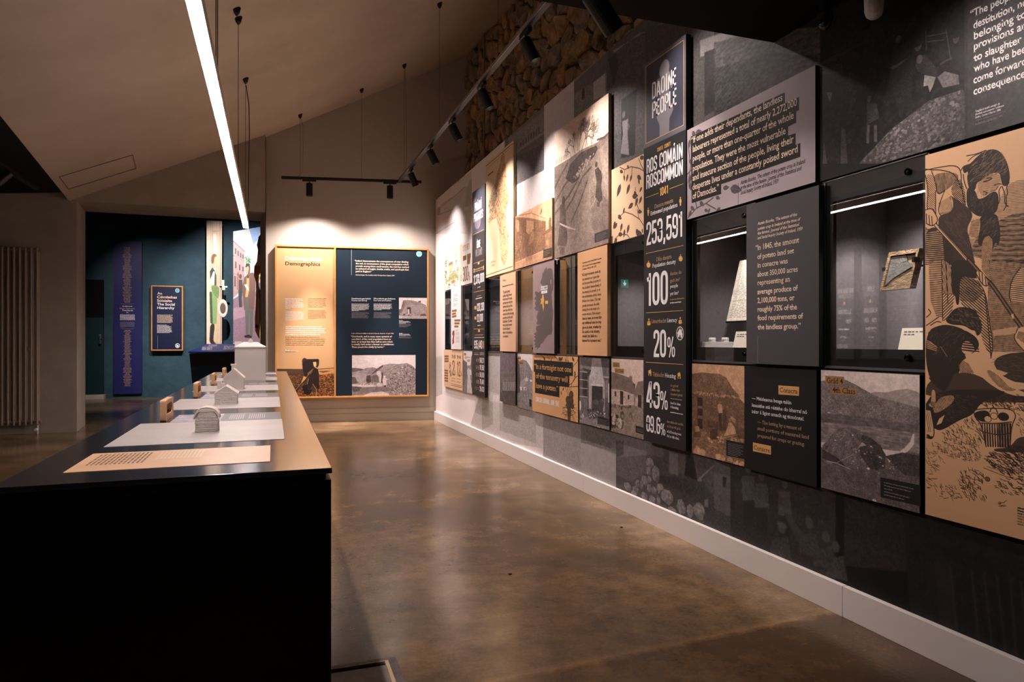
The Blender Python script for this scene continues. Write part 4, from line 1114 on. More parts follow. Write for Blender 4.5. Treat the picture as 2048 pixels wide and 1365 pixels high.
def art_people(p):
 p.poly([(331,102),(646,570),(646,1416),(331,1230)],54)
 p.poly([(298,53),(337,111),(337,1233),(298,1210)],36,al=0.6)
 p.poly([(105,963),(142,898),(181,831),(222,755),(264,750),(294,708),(322,719),(332,780),(332,1118)],66,t=0.3,c_=1.73)
 p.blobs([(105,949),(181,831),(222,755),(264,756),(294,711),(322,725),(322,884),(280,1023),(257,1054)],700,2.59,7.8,60,128)
 p.blobs([(257,827),(331,835),(331,1032),(280,1041)],200,2.45,7.4,45,100)
 p.poly([(0,-249),(331,102),(331,756),(264,750),(181,831),(105,963),(0,891)],20,t=0.7,c_=14.5)
 p.poly([(181,490),(191,395),(217,412),(232,539),(225,720),(170,683)],30,t=0.4,c_=4.8)
 p.ell((199,354),15.8,19.6,60)
 p.ell((200,336),19.7,17.9,22)
 p.ell((199,360),10.8,11.9,84)
 p.poly([(179,492),(197,492),(216,481),(218,491),(199,507),(186,512)],66)
 p.poly([(235,541),(240,492),(257,511),(275,584),(282,650),(257,612),(240,577)],42,t=0.4,c_=2.29)
 p.ell((241,451),13.9,14.1,76)
 p.ell((240,435),16.7,10.8,30)
 p.ell((244,518),12.0,14.8,88)
 p.poly([(254,610),(277,644),(271,686),(265,710),(261,671),(252,667)],140)
 p.poly([(280,648),(294,633),(320,677),(322,725),(291,712)],104,t=0.2,c_=2.21)
 p.line([(257,391),(258,488)],3.9,70)
 p.line([(297,431),(305,575)],3.7,70)
 p.line([(260,419),(296,444)],3.8,70)
 p.line([(261,447),(294,476)],3.8,70)
 p.poly([(307,526),(329,545),(333,690),(305,621)],28)
 p.ell((316,496),11.6,15.6,70)
 p.ell((317,474),17.3,13.3,22)
 p.line([(287,589),(296,583),(307,583)],7.4,64)
 p.ell((130,617),9.8,12.5,80)
 p.poly([(125,635),(148,656),(155,746),(124,759)],62,t=0.4,c_=2.49)
 p.poly([(125,760),(132,765),(130,866),(123,860)],92)
 p.poly([(142,774),(149,779),(150,874),(142,868)],84)
 p.poly([(18,474),(35,490),(28,543)],110)
 p.poly([(59,719),(70,741),(76,943),(57,930)],70,t=0.3,c_=2.62)
 p.poly([(0,293),(59,342),(65,403),(0,350)],46,t=0.3,c_=3.3)
 p.line([(0,293),(43,290)],22.0,44)
 p.line([(43,290),(122,284)],12.4,34)
 p.blobs([(68,406),(87,425),(105,697),(75,874)],60,5.2,12.4,28,52)
 p.poly([(10,757),(20,905),(7,896)],70)
 return p
def art_engr(p):
 p.hatch([(511,126),(589,126),(1712,182),(1712,387),(259,317),(265,222),(350,197),(441,194),(455,162)],4.7,0.12,0.32,44,w=0.95)
 p.hatch([(296,257),(472,209),(589,203),(1712,270),(1712,387),(296,319)],3.6,0.12,0.5,44,w=1.0)
 p.poly([(1,41),(97,42),(196,48),(234,66),(259,58),(278,92),(308,196),(265,222),(284,252),(308,320),(1,305)],(206,160,120))
 p.poly([(320,107),(356,100),(380,90),(415,91),(458,93),(470,122),(455,131),(439,142),(409,143),(380,148),(356,151),(332,143)],(206,160,120))
 p.hatch([(323,107),(380,92),(466,99),(466,129),(415,140),(356,150)],3.1,0.15,0.3,44,w=0.65)
 p.poly([(240,61),(259,57),(290,55),(332,40),(380,31),(427,33),(466,45),(500,74),(515,106),(512,126),(497,134),(472,130),(466,111),(456,95),(415,93),(392,96),(356,105),(326,108),(320,128),(284,125),(268,91),(278,71),(253,79)],44)
 p.strokes([(278,71),(332,42),(386,33),(461,46),(505,85),(500,125),(466,101),(356,100),(284,114)],110,19.6,2.5,0.5,1.3,150)
 p.line([(268,32),(320,34),(380,31)],3.0,44)
 p.line([(276,47),(308,37),(356,34)],3.0,44)
 p.line([(511,126),(494,135),(504,151),(493,160),(497,181),(480,192)],2.83,44)
 p.line([(472,132),(489,154),(484,174),(505,185)],2.84,44)
 p.line([(466,132),(452,141),(462,162),(444,181)],2.87,44)
 p.line([(234,66),(246,57),(290,56)],3.1,44)
 p.line([(246,78),(253,100),(268,118)],3.1,44)
 p.line([(368,110),(392,110),(415,106)],3.9,44)
 p.line([(386,103),(409,104)],3.3,44)
 p.line([(427,125),(449,123),(469,126)],2.56,44)
 p.line([(449,130),(435,139),(412,138)],2.25,44)
 p.line([(368,135),(392,140),(380,144)],2.95,44)
 p.poly([(268,110),(323,129),(332,151),(356,152),(380,149),(415,140),(441,142),(456,157),(444,197),(380,197),(341,198),(296,182),(265,161)],44)
 p.strokes([(278,124),(438,150),(438,193),(296,179)],60,13.1,2.01,0.6,0.98,110)
 p.hatch([(56,56),(202,67),(224,87),(170,103),(124,113),(85,120),(63,82)],4.5,1.49,0.62,44,w=1.04)
 p.hatch([(1,53),(43,57),(70,82),(71,172),(8,153),(18,111)],5.1,0.85,0.35,44,w=1.06)
 p.hatch([(170,103),(224,81),(259,123),(265,166),(221,152),(176,128)],4.3,0.87,0.6,44,w=1.02)
 p.line([(1,41),(97,43),(196,48),(234,66),(234,109),(259,160)],3.2,44)
 p.line([(1,38),(50,46),(97,50),(196,70),(234,115)],3.2,44)
 p.line([(43,48),(70,82),(80,118),(130,110)],3.3,44)
 p.line([(1,55),(22,100),(8,153),(43,150),(70,167)],3.3,44)
 p.line([(70,105),(70,178),(80,201)],3.3,44)
 p.line([(130,110),(97,141),(87,162),(104,175)],3.3,44)
 p.poly([(1,152),(43,150),(67,166),(87,187),(56,202),(29,194),(1,187)],(206,160,120))
 p.line([(8,164),(8,190)],3.4,44)
 p.line([(25,169),(30,194)],3.3,44)
 p.line([(44,173),(48,199)],3.3,44)
 p.line([(1,152),(43,150),(67,166),(89,188),(50,202),(8,190)],3.3,44)
 p.poly([(125,110),(170,128),(265,163),(299,182),(303,196),(271,220),(284,252),(299,275),(311,305),(323,321),(1,305),(1,218),(36,203),(90,207),(87,173),(183,173),(183,132)],44,al=0.9)
 p.hatch([(90,140),(170,128),(183,173),(104,172)],3.8,0.66,0.5,44,w=1.04)
 p.poly([(124,115),(176,142),(170,169),(90,168),(100,144)],(206,160,120),al=0.55)
 p.poly([(4,218),(110,212),(130,311),(4,305)],(206,160,120),al=0.8)
 p.hatch([(1,201),(189,236),(183,314),(1,305)],6.6,0.05,0.55,44,w=1.74)
 p.strokes([(124,182),(265,179),(296,302),(183,269)],90,20.7,0.98,0.4,1.02,100)
 p.poly([(303,196),(344,196),(352,215),(332,254),(287,251),(266,223)],(206,160,120))
 p.hatch([(296,203),(350,202),(332,254),(278,242)],4.0,0.19,0.42,44,w=0.99)
 p.poly([(344,194),(441,194),(456,223),(464,254),(451,283),(435,265),(418,291),(409,264),(396,245),(350,275),(330,264),(350,221)],44)
 p.strokes([(350,200),(444,202),(455,254),(356,247)],60,16.3,2.3,0.4,0.97,110)
 p.poly([(356,259),(396,247),(422,262),(415,293),(403,328),(356,326)],(206,160,120))
 p.hatch([(356,259),(396,247),(422,262),(415,293),(403,328),(356,326)],3.5,0.89,0.48,44,w=0.65)
 p.line([(70,199),(189,261),(314,329)],11.9,44)
 p.line([(70,199),(189,261),(314,329)],7.0,(206,160,120))
 p.line([(90,207),(196,263),(314,328)],1.75,44)
 p.hatch([(392,311),(1712,379),(1712,537),(415,545),(392,415)],3.1,0.05,0.55,44,w=0.97)
 p.poly([(4,291),(176,300),(196,394),(170,454),(117,464),(4,485)],(206,160,120))
 p.hatch([(22,292),(114,297),(114,453),(77,452),(36,406)],6.2,0.14,0.45,44,w=1.75)
 p.hatch([(114,389),(196,391),(170,454),(114,464)],7.7,2.43,0.4,44,w=0.69)
 p.line([(110,297),(117,461)],3.2,44)
 p.line([(137,298),(150,415)],3.2,44)
 p.line([(8,451),(43,440),(22,429)],3.3,44)
 p.line([(8,474),(90,452)],3.3,44)
 p.line([(36,474),(77,463),(104,466)],3.3,44)
 p.poly([(170,300),(284,306),(332,332),(332,361),(228,341),(224,422),(202,421),(196,394),(176,393),(170,349)],44)
 p.hatch([(114,297),(176,300),(176,393),(114,389)],4.5,1.39,0.5,44,w=1.03)
 p.poly([(228,341),(332,361),(383,397),(398,467),(422,525),(409,561),(356,514),(332,451),(234,425),(224,395)],(206,160,120))
 p.hatch([(228,341),(332,361),(383,397),(398,467),(422,525),(409,561),(356,514),(332,451),(234,425),(224,395)],6.8,0.74,0.5,44,w=0.66)
 p.hatch([(228,341),(332,361),(368,396),(308,418),(228,411)],3.6,0.19,0.5,44,w=0.67)
 p.line([(332,361),(383,397),(399,467),(424,525),(409,561)],2.94,44)
 p.line([(374,397),(398,493),(409,556)],2.94,44)
 p.poly([(356,309),(399,312),(403,345),(409,366),(356,333)],(206,160,120))
 p.hatch([(356,309),(399,312),(409,366),(356,333)],3.6,0.89,0.48,44,w=0.65)
 p.line([(278,305),(380,360),(415,374),(522,449),(587,492)],13.5,44)
 p.line([(278,305),(380,360),(415,374),(522,449),(587,492)],5.1,(120,86,62))
 p.poly([(320,339),(338,337),(368,344),(392,366),(386,379),(356,372),(326,358)],(206,160,120))
 p.line([(323,339),(326,355)],3.0,44)
 p.line([(341,339),(347,365)],2.99,44)
 p.line([(359,342),(362,373)],2.97,44)
 p.line([(377,354),(383,378)],2.95,44)
 p.line([(320,339),(356,372),(389,379),(409,364)],2.97,44)
 p.poly([(519,453),(533,450),(537,463),(527,462)],(206,160,120))
 p.poly([(552,489),(589,480),(685,495),(685,568),(589,542),(530,511)],(206,160,120))
 p.hatch([(560,494),(685,505),(685,558),(549,509)],3.6,0.92,0.45,44,w=0.61)
 p.line([(589,542),(530,511),(555,489)],2.76,44)
 p.poly([(522,368),(565,340),(634,338),(634,431),(511,421)],(206,160,120))
 p.hatch([(516,368),(576,338),(634,338),(634,429),(511,421)],5.9,0.21,0.4,44,w=1.55)
 p.line([(573,338),(527,363),(508,401),(519,421)],2.79,44)
 p.poly([(415,491),(555,482),(544,499),(505,502),(427,504)],(206,160,120),al=0.8)
 p.poly([(4,491),(104,472),(189,476),(265,490),(332,509),(346,535),(265,562),(228,574),(224,605),(189,601),(144,655),(77,648),(4,599)],44)
 p.poly([(130,463),(160,445),(189,432),(234,426),(320,435),(340,456),(361,477),(350,500),(326,505),(320,490),(296,490),(253,476),(170,474)],44)
 p.strokes([(144,459),(234,430),(332,456),(350,493),(253,474)],60,17.3,0.58,0.6,1.34,120)
 p.strokes([(22,491),(189,481),(320,514),(170,574),(36,548)],70,17.6,2.23,0.5,1.03,100)
 p.poly([(228,476),(265,487),(259,491),(234,484)],(206,160,120))
 p.poly([(4,514),(36,519),(80,533),(77,547),(8,539)],(206,160,120),al=0.8)
 p.hatch([(4,514),(84,536),(80,550),(4,548)],5.8,0.27,0.5,44,w=1.06)
 p.hatch([(4,548),(43,565),(84,643),(29,627)],8.0,0.75,0.5,44,w=1.06)
 p.line([(104,533),(145,559)],2.16,170)
 p.poly([(246,519),(284,517),(320,538),(302,549),(259,554),(231,541)],(206,160,120))
 p.hatch([(234,514),(332,519),(344,546),(234,546)],7.7,0.1,0.55,44,w=1.33)
 p.poly([(4,628),(189,601),(332,601),(483,647),(589,631),(1712,590),(1712,625),(4,690)],44,al=0.85)
 p.poly([(409,561),(589,539),(1712,534),(1712,599),(589,626),(461,604)],44,al=0.9)
 p.strokes([(409,564),(589,544),(589,619),(472,599)],60,15.4,0.1,0.4,0.95,110)
 p.poly([(256,553),(299,549),(313,573),(314,602),(287,589)],(206,160,120))
 p.poly([(218,582),(246,568),(278,576),(314,602),(228,601)],(206,160,120),al=0.7)
 p.hatch([(218,582),(246,568),(278,576),(314,602),(228,601)],3.7,0.48,0.5,44,w=0.67)
 p.poly([(329,597),(380,585),(427,592),(461,606),(505,631),(571,638),(597,643),(592,654),(489,648),(392,624)],(206,160,120))
 p.hatch([(380,585),(461,606),(505,631),(560,637),(489,644),(403,613)],3.4,0.8,0.45,44,w=0.64)
 p.poly([(424,587),(461,591),(505,597),(483,603),(438,601)],(206,160,120))
 p.poly([(4,653),(488,638),(482,651),(353,674),(310,708),(222,727),(101,764),(57,756),(4,758)],44)
 p.strokes([(64,663),(336,660),(303,702),(116,749)],120,15.5,0.38,0.8,1.11,96)
 p.poly([(49,702),(79,684),(108,668),(198,660),(180,686),(64,720)],(206,160,120))
 p.hatch([(49,702),(108,668),(198,660),(180,686),(64,720)],4.9,1.17,0.5,44,w=0.75)
 p.poly([(42,652),(68,651),(72,687),(61,702),(15,696),(42,685)],(206,160,120),al=0.8)
 p.hatch([(12,684),(72,684),(61,702)],4.4,0.96,0.5,44,w=0.77)
 p.poly([(4,710),(38,710),(64,767),(51,787),(4,789)],(206,160,120))
 p.hatch([(4,712),(34,714),(46,768),(12,770)],6.9,1.38,0.28,44,w=0.77)
 p.line([(38,710),(64,767),(49,788),(8,786)],3.6,44)
 p.blobs([(12,778),(53,777),(53,786),(12,789)],9,3.2,4.4,40,50)
 p.poly([(75,748),(94,729),(130,717),(108,741)],(206,160,120))
 p.strokes([(101,767),(222,730),(310,712),(362,736),(366,785),(145,793)],130,12.7,0.88,0.6,1.46,44)
 p.strokes([(336,669),(488,649),(628,650),(628,688),(547,686),(362,685)],170,11.6,0.51,0.7,1.72,44)
 p.strokes([(559,691),(1502,645),(1502,695),(553,745)],120,11.3,0.72,0.6,1.36,44)
 p.poly([(310,696),(401,688),(524,684),(550,701),(523,725),(515,781),(382,787),(366,762),(349,728),(313,716)],(206,160,120))
 p.poly([(315,700),(401,692),(408,721),(388,724),(343,724),(317,713)],44)
 p.poly([(349,728),(426,726),(524,715),(515,781),(382,787),(366,762)],(206,160,120))
 p.hatch([(353,728),(426,726),(523,720),(515,781),(382,787)],8.0,1.53,0.55,44,w=0.7)
 p.hatch([(451,723),(523,720),(515,781),(451,783)],4.2,1.53,0.6,44,w=0.69)
 p.line([(310,696),(401,688),(524,684),(550,701),(523,725),(515,781)],3.1,44)
 p.line([(310,696),(315,716),(353,728),(382,787)],3.3,44)
 p.line([(353,728),(426,726),(523,717)],3.2,44)
 p.line([(369,750),(445,754),(518,745)],3.1,44)
 p.line([(404,697),(413,686),(438,687),(448,700)],3.2,44)
 p.ell((479,706),17.1,13.2,44)
 p.ell((391,716),12.5,11.0,44)
 p.ell((391,716),10.4,9.2,(206,160,120))
 p.ell((427,707),12.3,10.9,44)
 p.ell((427,707),10.2,9.1,(206,160,120))
 p.poly([(413,790),(515,781),(559,750),(628,749),(1502,695),(1502,724),(451,799)],44,al=0.85)
 p.strokes([(362,808),(512,786),(588,765),(628,805),(588,840),(500,853),(401,833)],260,14.9,0.41,0.4,1.72,44)
 p.strokes([(588,765),(1502,699),(1502,765),(588,840)],300,14.4,0.41,0.4,1.68,44)
 p.strokes([(12,797),(187,787),(349,779),(362,813),(303,832),(137,830)],130,13.7,0.68,0.9,1.29,44)
 p.strokes([(12,814),(86,821),(152,856),(57,884),(12,888)],36,16.5,0.37,0.9,1.34,44)
 p.strokes([(12,894),(101,890),(72,926),(12,928)],18,14.2,0.27,0.9,1.34,44)
 p.strokes([(215,860),(362,842),(375,878),(323,929),(277,936),(222,900)],110,14.7,0.88,0.9,1.63,44)
 p.strokes([(101,908),(215,907),(243,937),(108,944)],34,13.4,0.47,0.9,1.49,44)
 p.strokes([(420,880),(488,857),(588,843),(1502,765),(1502,808),(553,895),(445,897)],260,13.4,0.3,0.5,1.76,44)
 p.line([(369,842),(500,855),(530,854)],1.73,44)
 p.line([(388,837),(506,845)],1.39,44)
 p.strokes([(343,915),(388,914),(375,926),(349,926)],10,14.3,1.19,0.2,1.25,44)
 p.strokes([(445,911),(494,915),(488,932),(445,928)],9,17.3,2.5,0.2,1.39,44)
 p.ell((390,869),8.6,7.8,44)
 p.ell((390,869),6.5,5.7,(120,86,62))
 return p
def art_mural(p):
 p.poly([(-2,-2),(176,7),(176,252),(2,161)],186,al=0.55)
 p.hatch([(1,44),(75,51),(142,49),(176,50),(176,143),(110,114),(44,130),(2,123)],25.3,1.29,0.3,120,w=1.49,al=0.6)
 p.hatch([(2,123),(110,148),(176,143),(176,211),(2,161)],17.0,3.02,0.25,130,w=2.97,al=0.5)
 p.line([(11,51),(93,53),(147,48)],10.6,130,al=0.7)
 p.line([(11,78),(93,103)],11.2,130,al=0.7)
 p.line([(96,5),(149,1)],10.0,130,al=0.7)
 p.line([(2,159),(107,162)],11.1,130,al=0.7)
 p.line([(28,43),(87,49)],11.1,130,al=0.7)
 p.line([(50,76),(66,76)],11.1,130,al=0.7)
 p.poly([(157,60),(169,35),(177,39),(177,139),(149,130)],165,al=0.6)
 p.ell((18,63),91.8,56.8,140)
 p.poly([(290,-109),(390,-39),(390,182),(290,170)],112,t=0.2,c_=5.9)
 p.poly([(301,4),(390,14),(390,66),(301,70)],132,t=0.3,c_=5.9)
 p.poly([(333,76),(336,76),(336,49),(333,48)],90)
 p.poly([(339,76),(343,76),(343,48),(339,48)],90)
 p.poly([(346,75),(350,75),(350,48),(346,48)],90)
 p.poly([(353,75),(356,75),(356,48),(353,48)],90)
 p.poly([(359,75),(362,75),(362,48),(359,48)],90)
 p.poly([(365,74),(368,74),(368,48),(365,48)],90)
 p.poly([(371,74),(374,74),(374,48),(371,48)],90)
 p.poly([(377,73),(380,73),(380,48),(377,47)],90)
 p.poly([(301,60),(390,70),(390,79),(301,72)],145)
 p.poly([(290,75),(390,105),(390,182),(290,170)],100,t=0.35,c_=3.9)
 p.poly([(390,-83),(448,-17),(448,346),(390,311)],205,al=0.5)
 p.poly([(448,-48),(500,-13),(500,343),(448,307)],125,t=0.35,c_=3.1)
 p.poly([(480,47),(498,40),(498,97),(480,90)],180,t=0.2,c_=4.6)
 p.poly([(462,41),(466,42),(466,68),(462,67)],55)
 p.poly([(448,7),(500,1),(500,47),(482,46),(448,35)],100)
 p.poly([(500,-49),(548,-40),(548,376),(500,343)],86,t=0.4,c_=2.81)
 p.poly([(508,9),(570,38),(567,47),(542,20),(511,18)],140)
 p.poly([(502,19),(513,21),(517,53),(509,91)],62,t=0.3,c_=4.4)
 p.poly([(520,134),(539,134),(537,273),(520,264)],44,t=0.2,c_=4.2)
 p.ell((523,171),22.8,22.2,100)
 p.poly([(521,184),(529,186),(528,214),(530,267),(519,253),(522,212)],128,t=0.2,c_=4.2)
 p.line([(527,190),(530,204),(528,211)],10.0,110)
 p.poly([(549,23),(600,70),(600,465),(549,437)],80,t=0.35,c_=2.61)
 p.poly([(600,64),(616,91),(616,474),(600,465)],82,t=0.3,c_=4.8)
 p.poly([(604,126),(625,141),(639,160),(625,163),(620,155),(611,161),(604,156)],138,t=0.15,c_=3.5)
 p.poly([(616,147),(642,179),(698,271),(698,519),(616,474)],62,t=0.45,ax=3,c_=6.2)
 p.poly([(616,150),(642,166),(690,232),(690,275),(658,223),(617,194)],84,t=0.4,ax=3,c_=7.3)
 p.hatch([(617,228),(648,235),(650,274),(620,270)],20.7,2.77,0.3,100,w=6.4,al=0.4)
 p.poly([(608,153),(616,158),(616,265),(608,269)],52,t=0.2,c_=3.6)
 p.poly([(204,879),(239,856),(246,709),(275,708),(275,874),(332,878),(373,878),(413,877),(413,967),(156,1049)],188,t=0.22,al=0.8,c_=2.69)
 p.poly([(216,881),(239,879),(254,884),(254,958),(216,998)],150,t=0.35,al=0.6,c_=2.96)
 p.poly([(275,878),(332,878),(372,879),(372,969),(275,972)],165,t=0.3,al=0.8,c_=1.73)
 p.poly([(254,857),(273,854),(273,879),(254,880)],215,t=0.2,c_=2.85)
 p.poly([(239,707),(274,708),(274,851),(239,846)],176,t=0.2,c_=2.88)
 p.poly([(0,741),(36,732),(38,908),(0,931)],190,t=0.3,al=0.8,c_=2.84)
 p.poly([(0,665),(36,658),(40,738),(0,748)],235,al=0.5)
 p.poly([(388,865),(460,862),(460,1000),(388,1005)],142,t=0.3,al=0.8,c_=2.28)
 p.poly([(460,867),(523,868),(523,920),(460,923)],110,t=0.35,c_=2.01)
 p.poly([(460,923),(513,924),(513,1031),(460,1021)],158)
 p.poly([(513,893),(617,864),(617,1022),(513,1031)],76,t=0.3,c_=2.52)
 p.poly([(523,866),(550,871),(550,905),(514,931),(523,918)],112,t=0.25,c_=2.76)
 p.poly([(550,882),(569,882),(569,900),(550,903)],96,t=0.2,c_=2.59)
 p.poly([(514,931),(550,905),(550,943),(533,972),(514,970)],92,t=0.3,c_=2.76)
 p.poly([(564,938),(607,921),(617,950),(617,1004),(564,992)],64,t=0.3,c_=2.37)
 p.poly([(575,885),(584,885),(584,925),(575,927)],116,t=0.12,ay=3,c_=2.47)
 p.poly([(585,886),(592,885),(591,922),(584,921)],88,t=0.35,c_=3.2)
 p.poly([(592,882),(598,882),(602,923),(590,922)],36)
 p.line([(602,923),(616,887)],8.4,128)
 p.ell((604,920),15.0,12.2,120)
 p.rock((554,919),54.0,38.8,124)
 p.rock((553,937),33.9,32.7,124)
 p.rock((561,938),48.8,54.2,124)
 p.rock((549,960),49.1,39.2,124)
 p.rock((554,953),36.0,25.0,124)
 p.rock((545,970),20.0,38.4,124)
 p.rock((528,986),54.1,33.2,124)
 p.rock((540,971),30.8,32.4,124)
 p.rock((538,986),44.0,28.6,124)
 p.rock((536,996),44.4,28.7,124)
 p.rock((548,991),47.1,30.5,124)
 p.rock((554,972),33.7,28.8,124)
 p.rock((559,972),35.2,28.5,124)
 p.rock((566,963),45.3,37.7,124)
 p.rock((557,994),45.0,36.1,124)
 p.rock((564,989),28.7,31.8,124)
 p.rock((573,974),78.8,52.6,124)
 p.rock((587,983),53.0,45.0,124)
 p.rock((595,984),34.4,45.3,124)
 p.rock((603,978),61.9,53.1,124)
 p.rock((578,995),53.4,17.7,124)
 p.poly([(608,954),(611,950),(611,964),(608,966)],110)
 p.poly([(616,879),(694,876),(694,1129),(616,1148)],48,t=0.35,c_=2.99)
 p.poly([(616,879),(629,884),(629,975),(616,962)],88,t=0.25,c_=2.2)
 p.poly([(623,903),(626,903),(625,920),(623,920)],42)
 p.poly([(616,962),(629,967),(629,1045),(616,1041)],66,t=0.35,c_=2.2)
 p.poly([(629,899),(632,901),(632,956),(629,951)],40)
 p.ell((642,877),22.7,22.3,72)
 p.poly([(637,891),(646,887),(647,925),(638,932)],74,t=0.3,c_=3.9)
 p.poly([(638,932),(646,925),(646,969),(639,975)],40)
 p.ell((651,884),21.4,21.7,72)
 p.poly([(647,897),(655,893),(656,930),(647,937)],74,t=0.3,c_=3.8)
 p.poly([(647,937),(655,930),(655,973),(648,979)],40)
 p.ell((666,886),19.5,20.7,72)
 p.poly([(662,899),(669,894),(670,930),(662,937)],74,t=0.3,c_=3.6)
 p.poly([(662,936),(670,930),(669,971),(663,977)],40)
 p.ell((664,953),24.8,26.1,72)
 p.poly([(658,975),(668,963),(670,999),(656,1004)],62,t=0.35,c_=3.7)
 p.ell((680,932),22.2,24.7,72)
 p.poly([(675,953),(684,943),(686,976),(674,981)],62,t=0.35,c_=3.5)
 p.ell((689,944),21.0,24.0,72)
 p.poly([(684,965),(692,954),(694,986),(682,991)],62,t=0.35,c_=3.4)
 p.ell((694,952),20.1,23.5,72)
 p.poly([(690,972),(698,961),(700,993),(689,998)],62,t=0.35,c_=3.3)
 p.ell((664,949),32.2,12.2,78)
 p.poly([(665,929),(670,930),(678,957),(673,965)],62)
 p.poly([(698,880),(728,885),(728,950),(698,974)],42,t=0.4,c_=3.1)
 p.poly([(724,878),(767,872),(767,1026),(728,1035)],30,t=0.3,c_=6.6)
 p.poly([(736,927),(742,923),(745,1037),(739,1019)],40,t=0.2,c_=3.4)
 p.line([(742,929),(745,1024)],6.6,60)
 p.line([(749,924),(752,1016)],6.3,60)
 p.line([(753,922),(756,1012)],6.1,60)
 p.line([(757,921),(760,1010)],5.9,60)
 p.line([(761,920),(763,1008)],5.8,60)
 p.line([(764,919),(767,1005)],5.7,60)
 return p
def art_gold(p):
 p.poly([(3,809),(450,812),(718,811),(1019,804),(1019,1011),(3,1005)],(74,52,36),t=0.5,c_=1.67)
 p.poly([(718,815),(1019,808),(1019,845),(741,853)],(196,140,84),t=0.25,c_=2.51)
 p.poly([(718,827),(880,824),(942,827),(803,839)],(110,78,52),t=0.3,c_=1.68)
 p.poly([(3,813),(450,814),(450,843),(3,836)],(84,60,42),t=0.3,c_=2.49)
 p.blobs([(192,854),(465,849),(465,1003),(359,1003)],200,2.91,8.7,120,215,cc=(0.86,0.68,0.48))
 p.blobs([(733,850),(1019,839),(1019,1008),(726,1006)],420,3.5,10.6,130,235,cc=(0.9,0.7,0.5))
 p.blobs([(733,850),(1019,845),(1019,1008),(343,1004),(313,912)],330,2.93,9.4,20,40)
 p.blobs([(343,965),(726,967),(726,1006),(374,1004)],90,2.92,10.5,130,215,cc=(0.9,0.7,0.5))
 p.ell((484,760),33.2,44.0,(66,46,34))
 p.poly([(511,747),(726,746),(739,757),(733,786),(696,789),(687,768),(630,766),(641,791),(658,801),(706,811),(735,856),(742,946),(695,943),(626,911),(603,931),(557,951),(534,913),(576,861),(488,864),(451,814),(442,773)],(40,28,24),t=0.2,c_=2.5)
 p.poly([(689,767),(733,762),(733,787),(709,805),(672,797)],(58,42,32))
 p.poly([(630,766),(686,765),(691,789),(676,797),(649,791)],(228,176,112))
 p.poly([(423,908),(469,859),(522,867),(488,884)],(206,152,92))
 p.poly([(534,838),(637,809),(610,838),(541,861)],(120,84,54),t=0.3,c_=1.67)
 p.poly([(446,922),(534,916),(549,954),(450,957)],(30,22,20))
 p.poly([(473,954),(618,949),(572,983),(465,977)],(26,20,18))
 p.line([(649,803),(519,873),(328,959)],8.2,(34,26,22))
 p.line([(637,809),(503,872),(324,953)],3.5,(214,158,96))
 p.line([(626,911),(687,946),(683,999)],5.3,(205,150,92))
 p.line([(549,878),(530,910)],4.7,(206,152,92))
 return p
def art_hutphoto(p):
 p.poly([(-6,298),(116,310),(184,332),(232,301),(335,291),(383,323),(473,240),(577,209),(751,216),(856,196),(940,245),(1003,341),(1003,1034),(-6,1009)],132,t=0.35,c_=1.7)
 p.poly([(-6,298),(116,320),(178,342),(96,393),(-6,403)],88,t=0.4,c_=2.53)
 p.poly([(-6,413),(116,373),(232,364),(232,458),(116,467),(-6,497)],150,t=0.25,ax=4,c_=3.4)
 p.poly([(7,518),(82,461),(226,458),(219,647),(96,666)],160,t=0.25,c_=3.4)
 p.poly([(0,518),(48,518),(96,666),(0,685)],70,t=0.4,c_=2.53)
 p.poly([(383,334),(473,245),(577,215),(821,233),(765,338),(681,422),(577,474),(508,446),(473,367)],140,t=0.25,c_=2.56)
 p.poly([(294,459),(383,334),(473,240),(487,272),(425,345),(370,418)],60)
 p.line([(577,474),(639,337),(786,275)],5.4,90)
 p.line([(494,441),(577,336),(716,253)],5.4,90)
 p.line([(709,401),(807,275)],5.5,90)
 p.blobs([(702,412),(786,296),(870,223),(996,352),(996,959),(646,951),(549,611),(612,464)],520,4.9,12.1,90,190)
 p.blobs([(702,412),(786,296),(870,223),(996,352),(996,959),(577,949),(549,611)],180,3.6,8.5,50,80)
 p.poly([(301,501),(397,461),(425,661),(301,628)],90,t=0.4,c_=2.55)
 p.poly([(459,419),(480,420),(477,673),(452,662)],50)
 p.poly([(222,395),(294,417),(287,470),(301,670),(217,689),(226,490)],52,t=0.2,c_=2.54)
 p.ell((246,364),13.0,18.2,150)
 p.line([(226,477),(287,464),(301,438)],8.4,200)
 p.poly([(219,416),(232,353),(294,385),(301,459),(226,458)],130)
 p.poly([(383,397),(411,366),(452,398),(461,504),(449,656),(428,656),(418,514),(387,471)],200,t=0.1,c_=2.55)
 p.ell((403,350),11.9,15.8,90)
 p.poly([(483,546),(522,547),(577,590),(535,600),(539,727),(487,726),(473,609)],205,t=0.1,c_=2.55)
 p.ell((506,520),14.3,15.8,220)
 p.poly([(494,726),(532,727),(528,769),(501,763)],60)
 p.poly([(-6,690),(370,702),(370,755),(164,762),(-6,727)],205,t=0.15,c_=2.54)
 p.ell((428,709),44.7,25.5,195,t=0.2)
 p.blobs([(89,645),(370,650),(370,702),(89,697)],40,4.8,16.7,90,220)
 p.poly([(-6,737),(164,772),(508,768),(646,824),(508,885),(164,919),(-6,968)],108,t=0.4,c_=2.54)
 p.poly([(164,972),(301,891),(473,873),(577,928),(577,981),(996,970),(996,1034),(96,1012)],205,t=0.2,c_=2.55)
 p.poly([(0,748),(150,761),(116,855),(14,874)],66,t=0.4,c_=2.53)
 return p
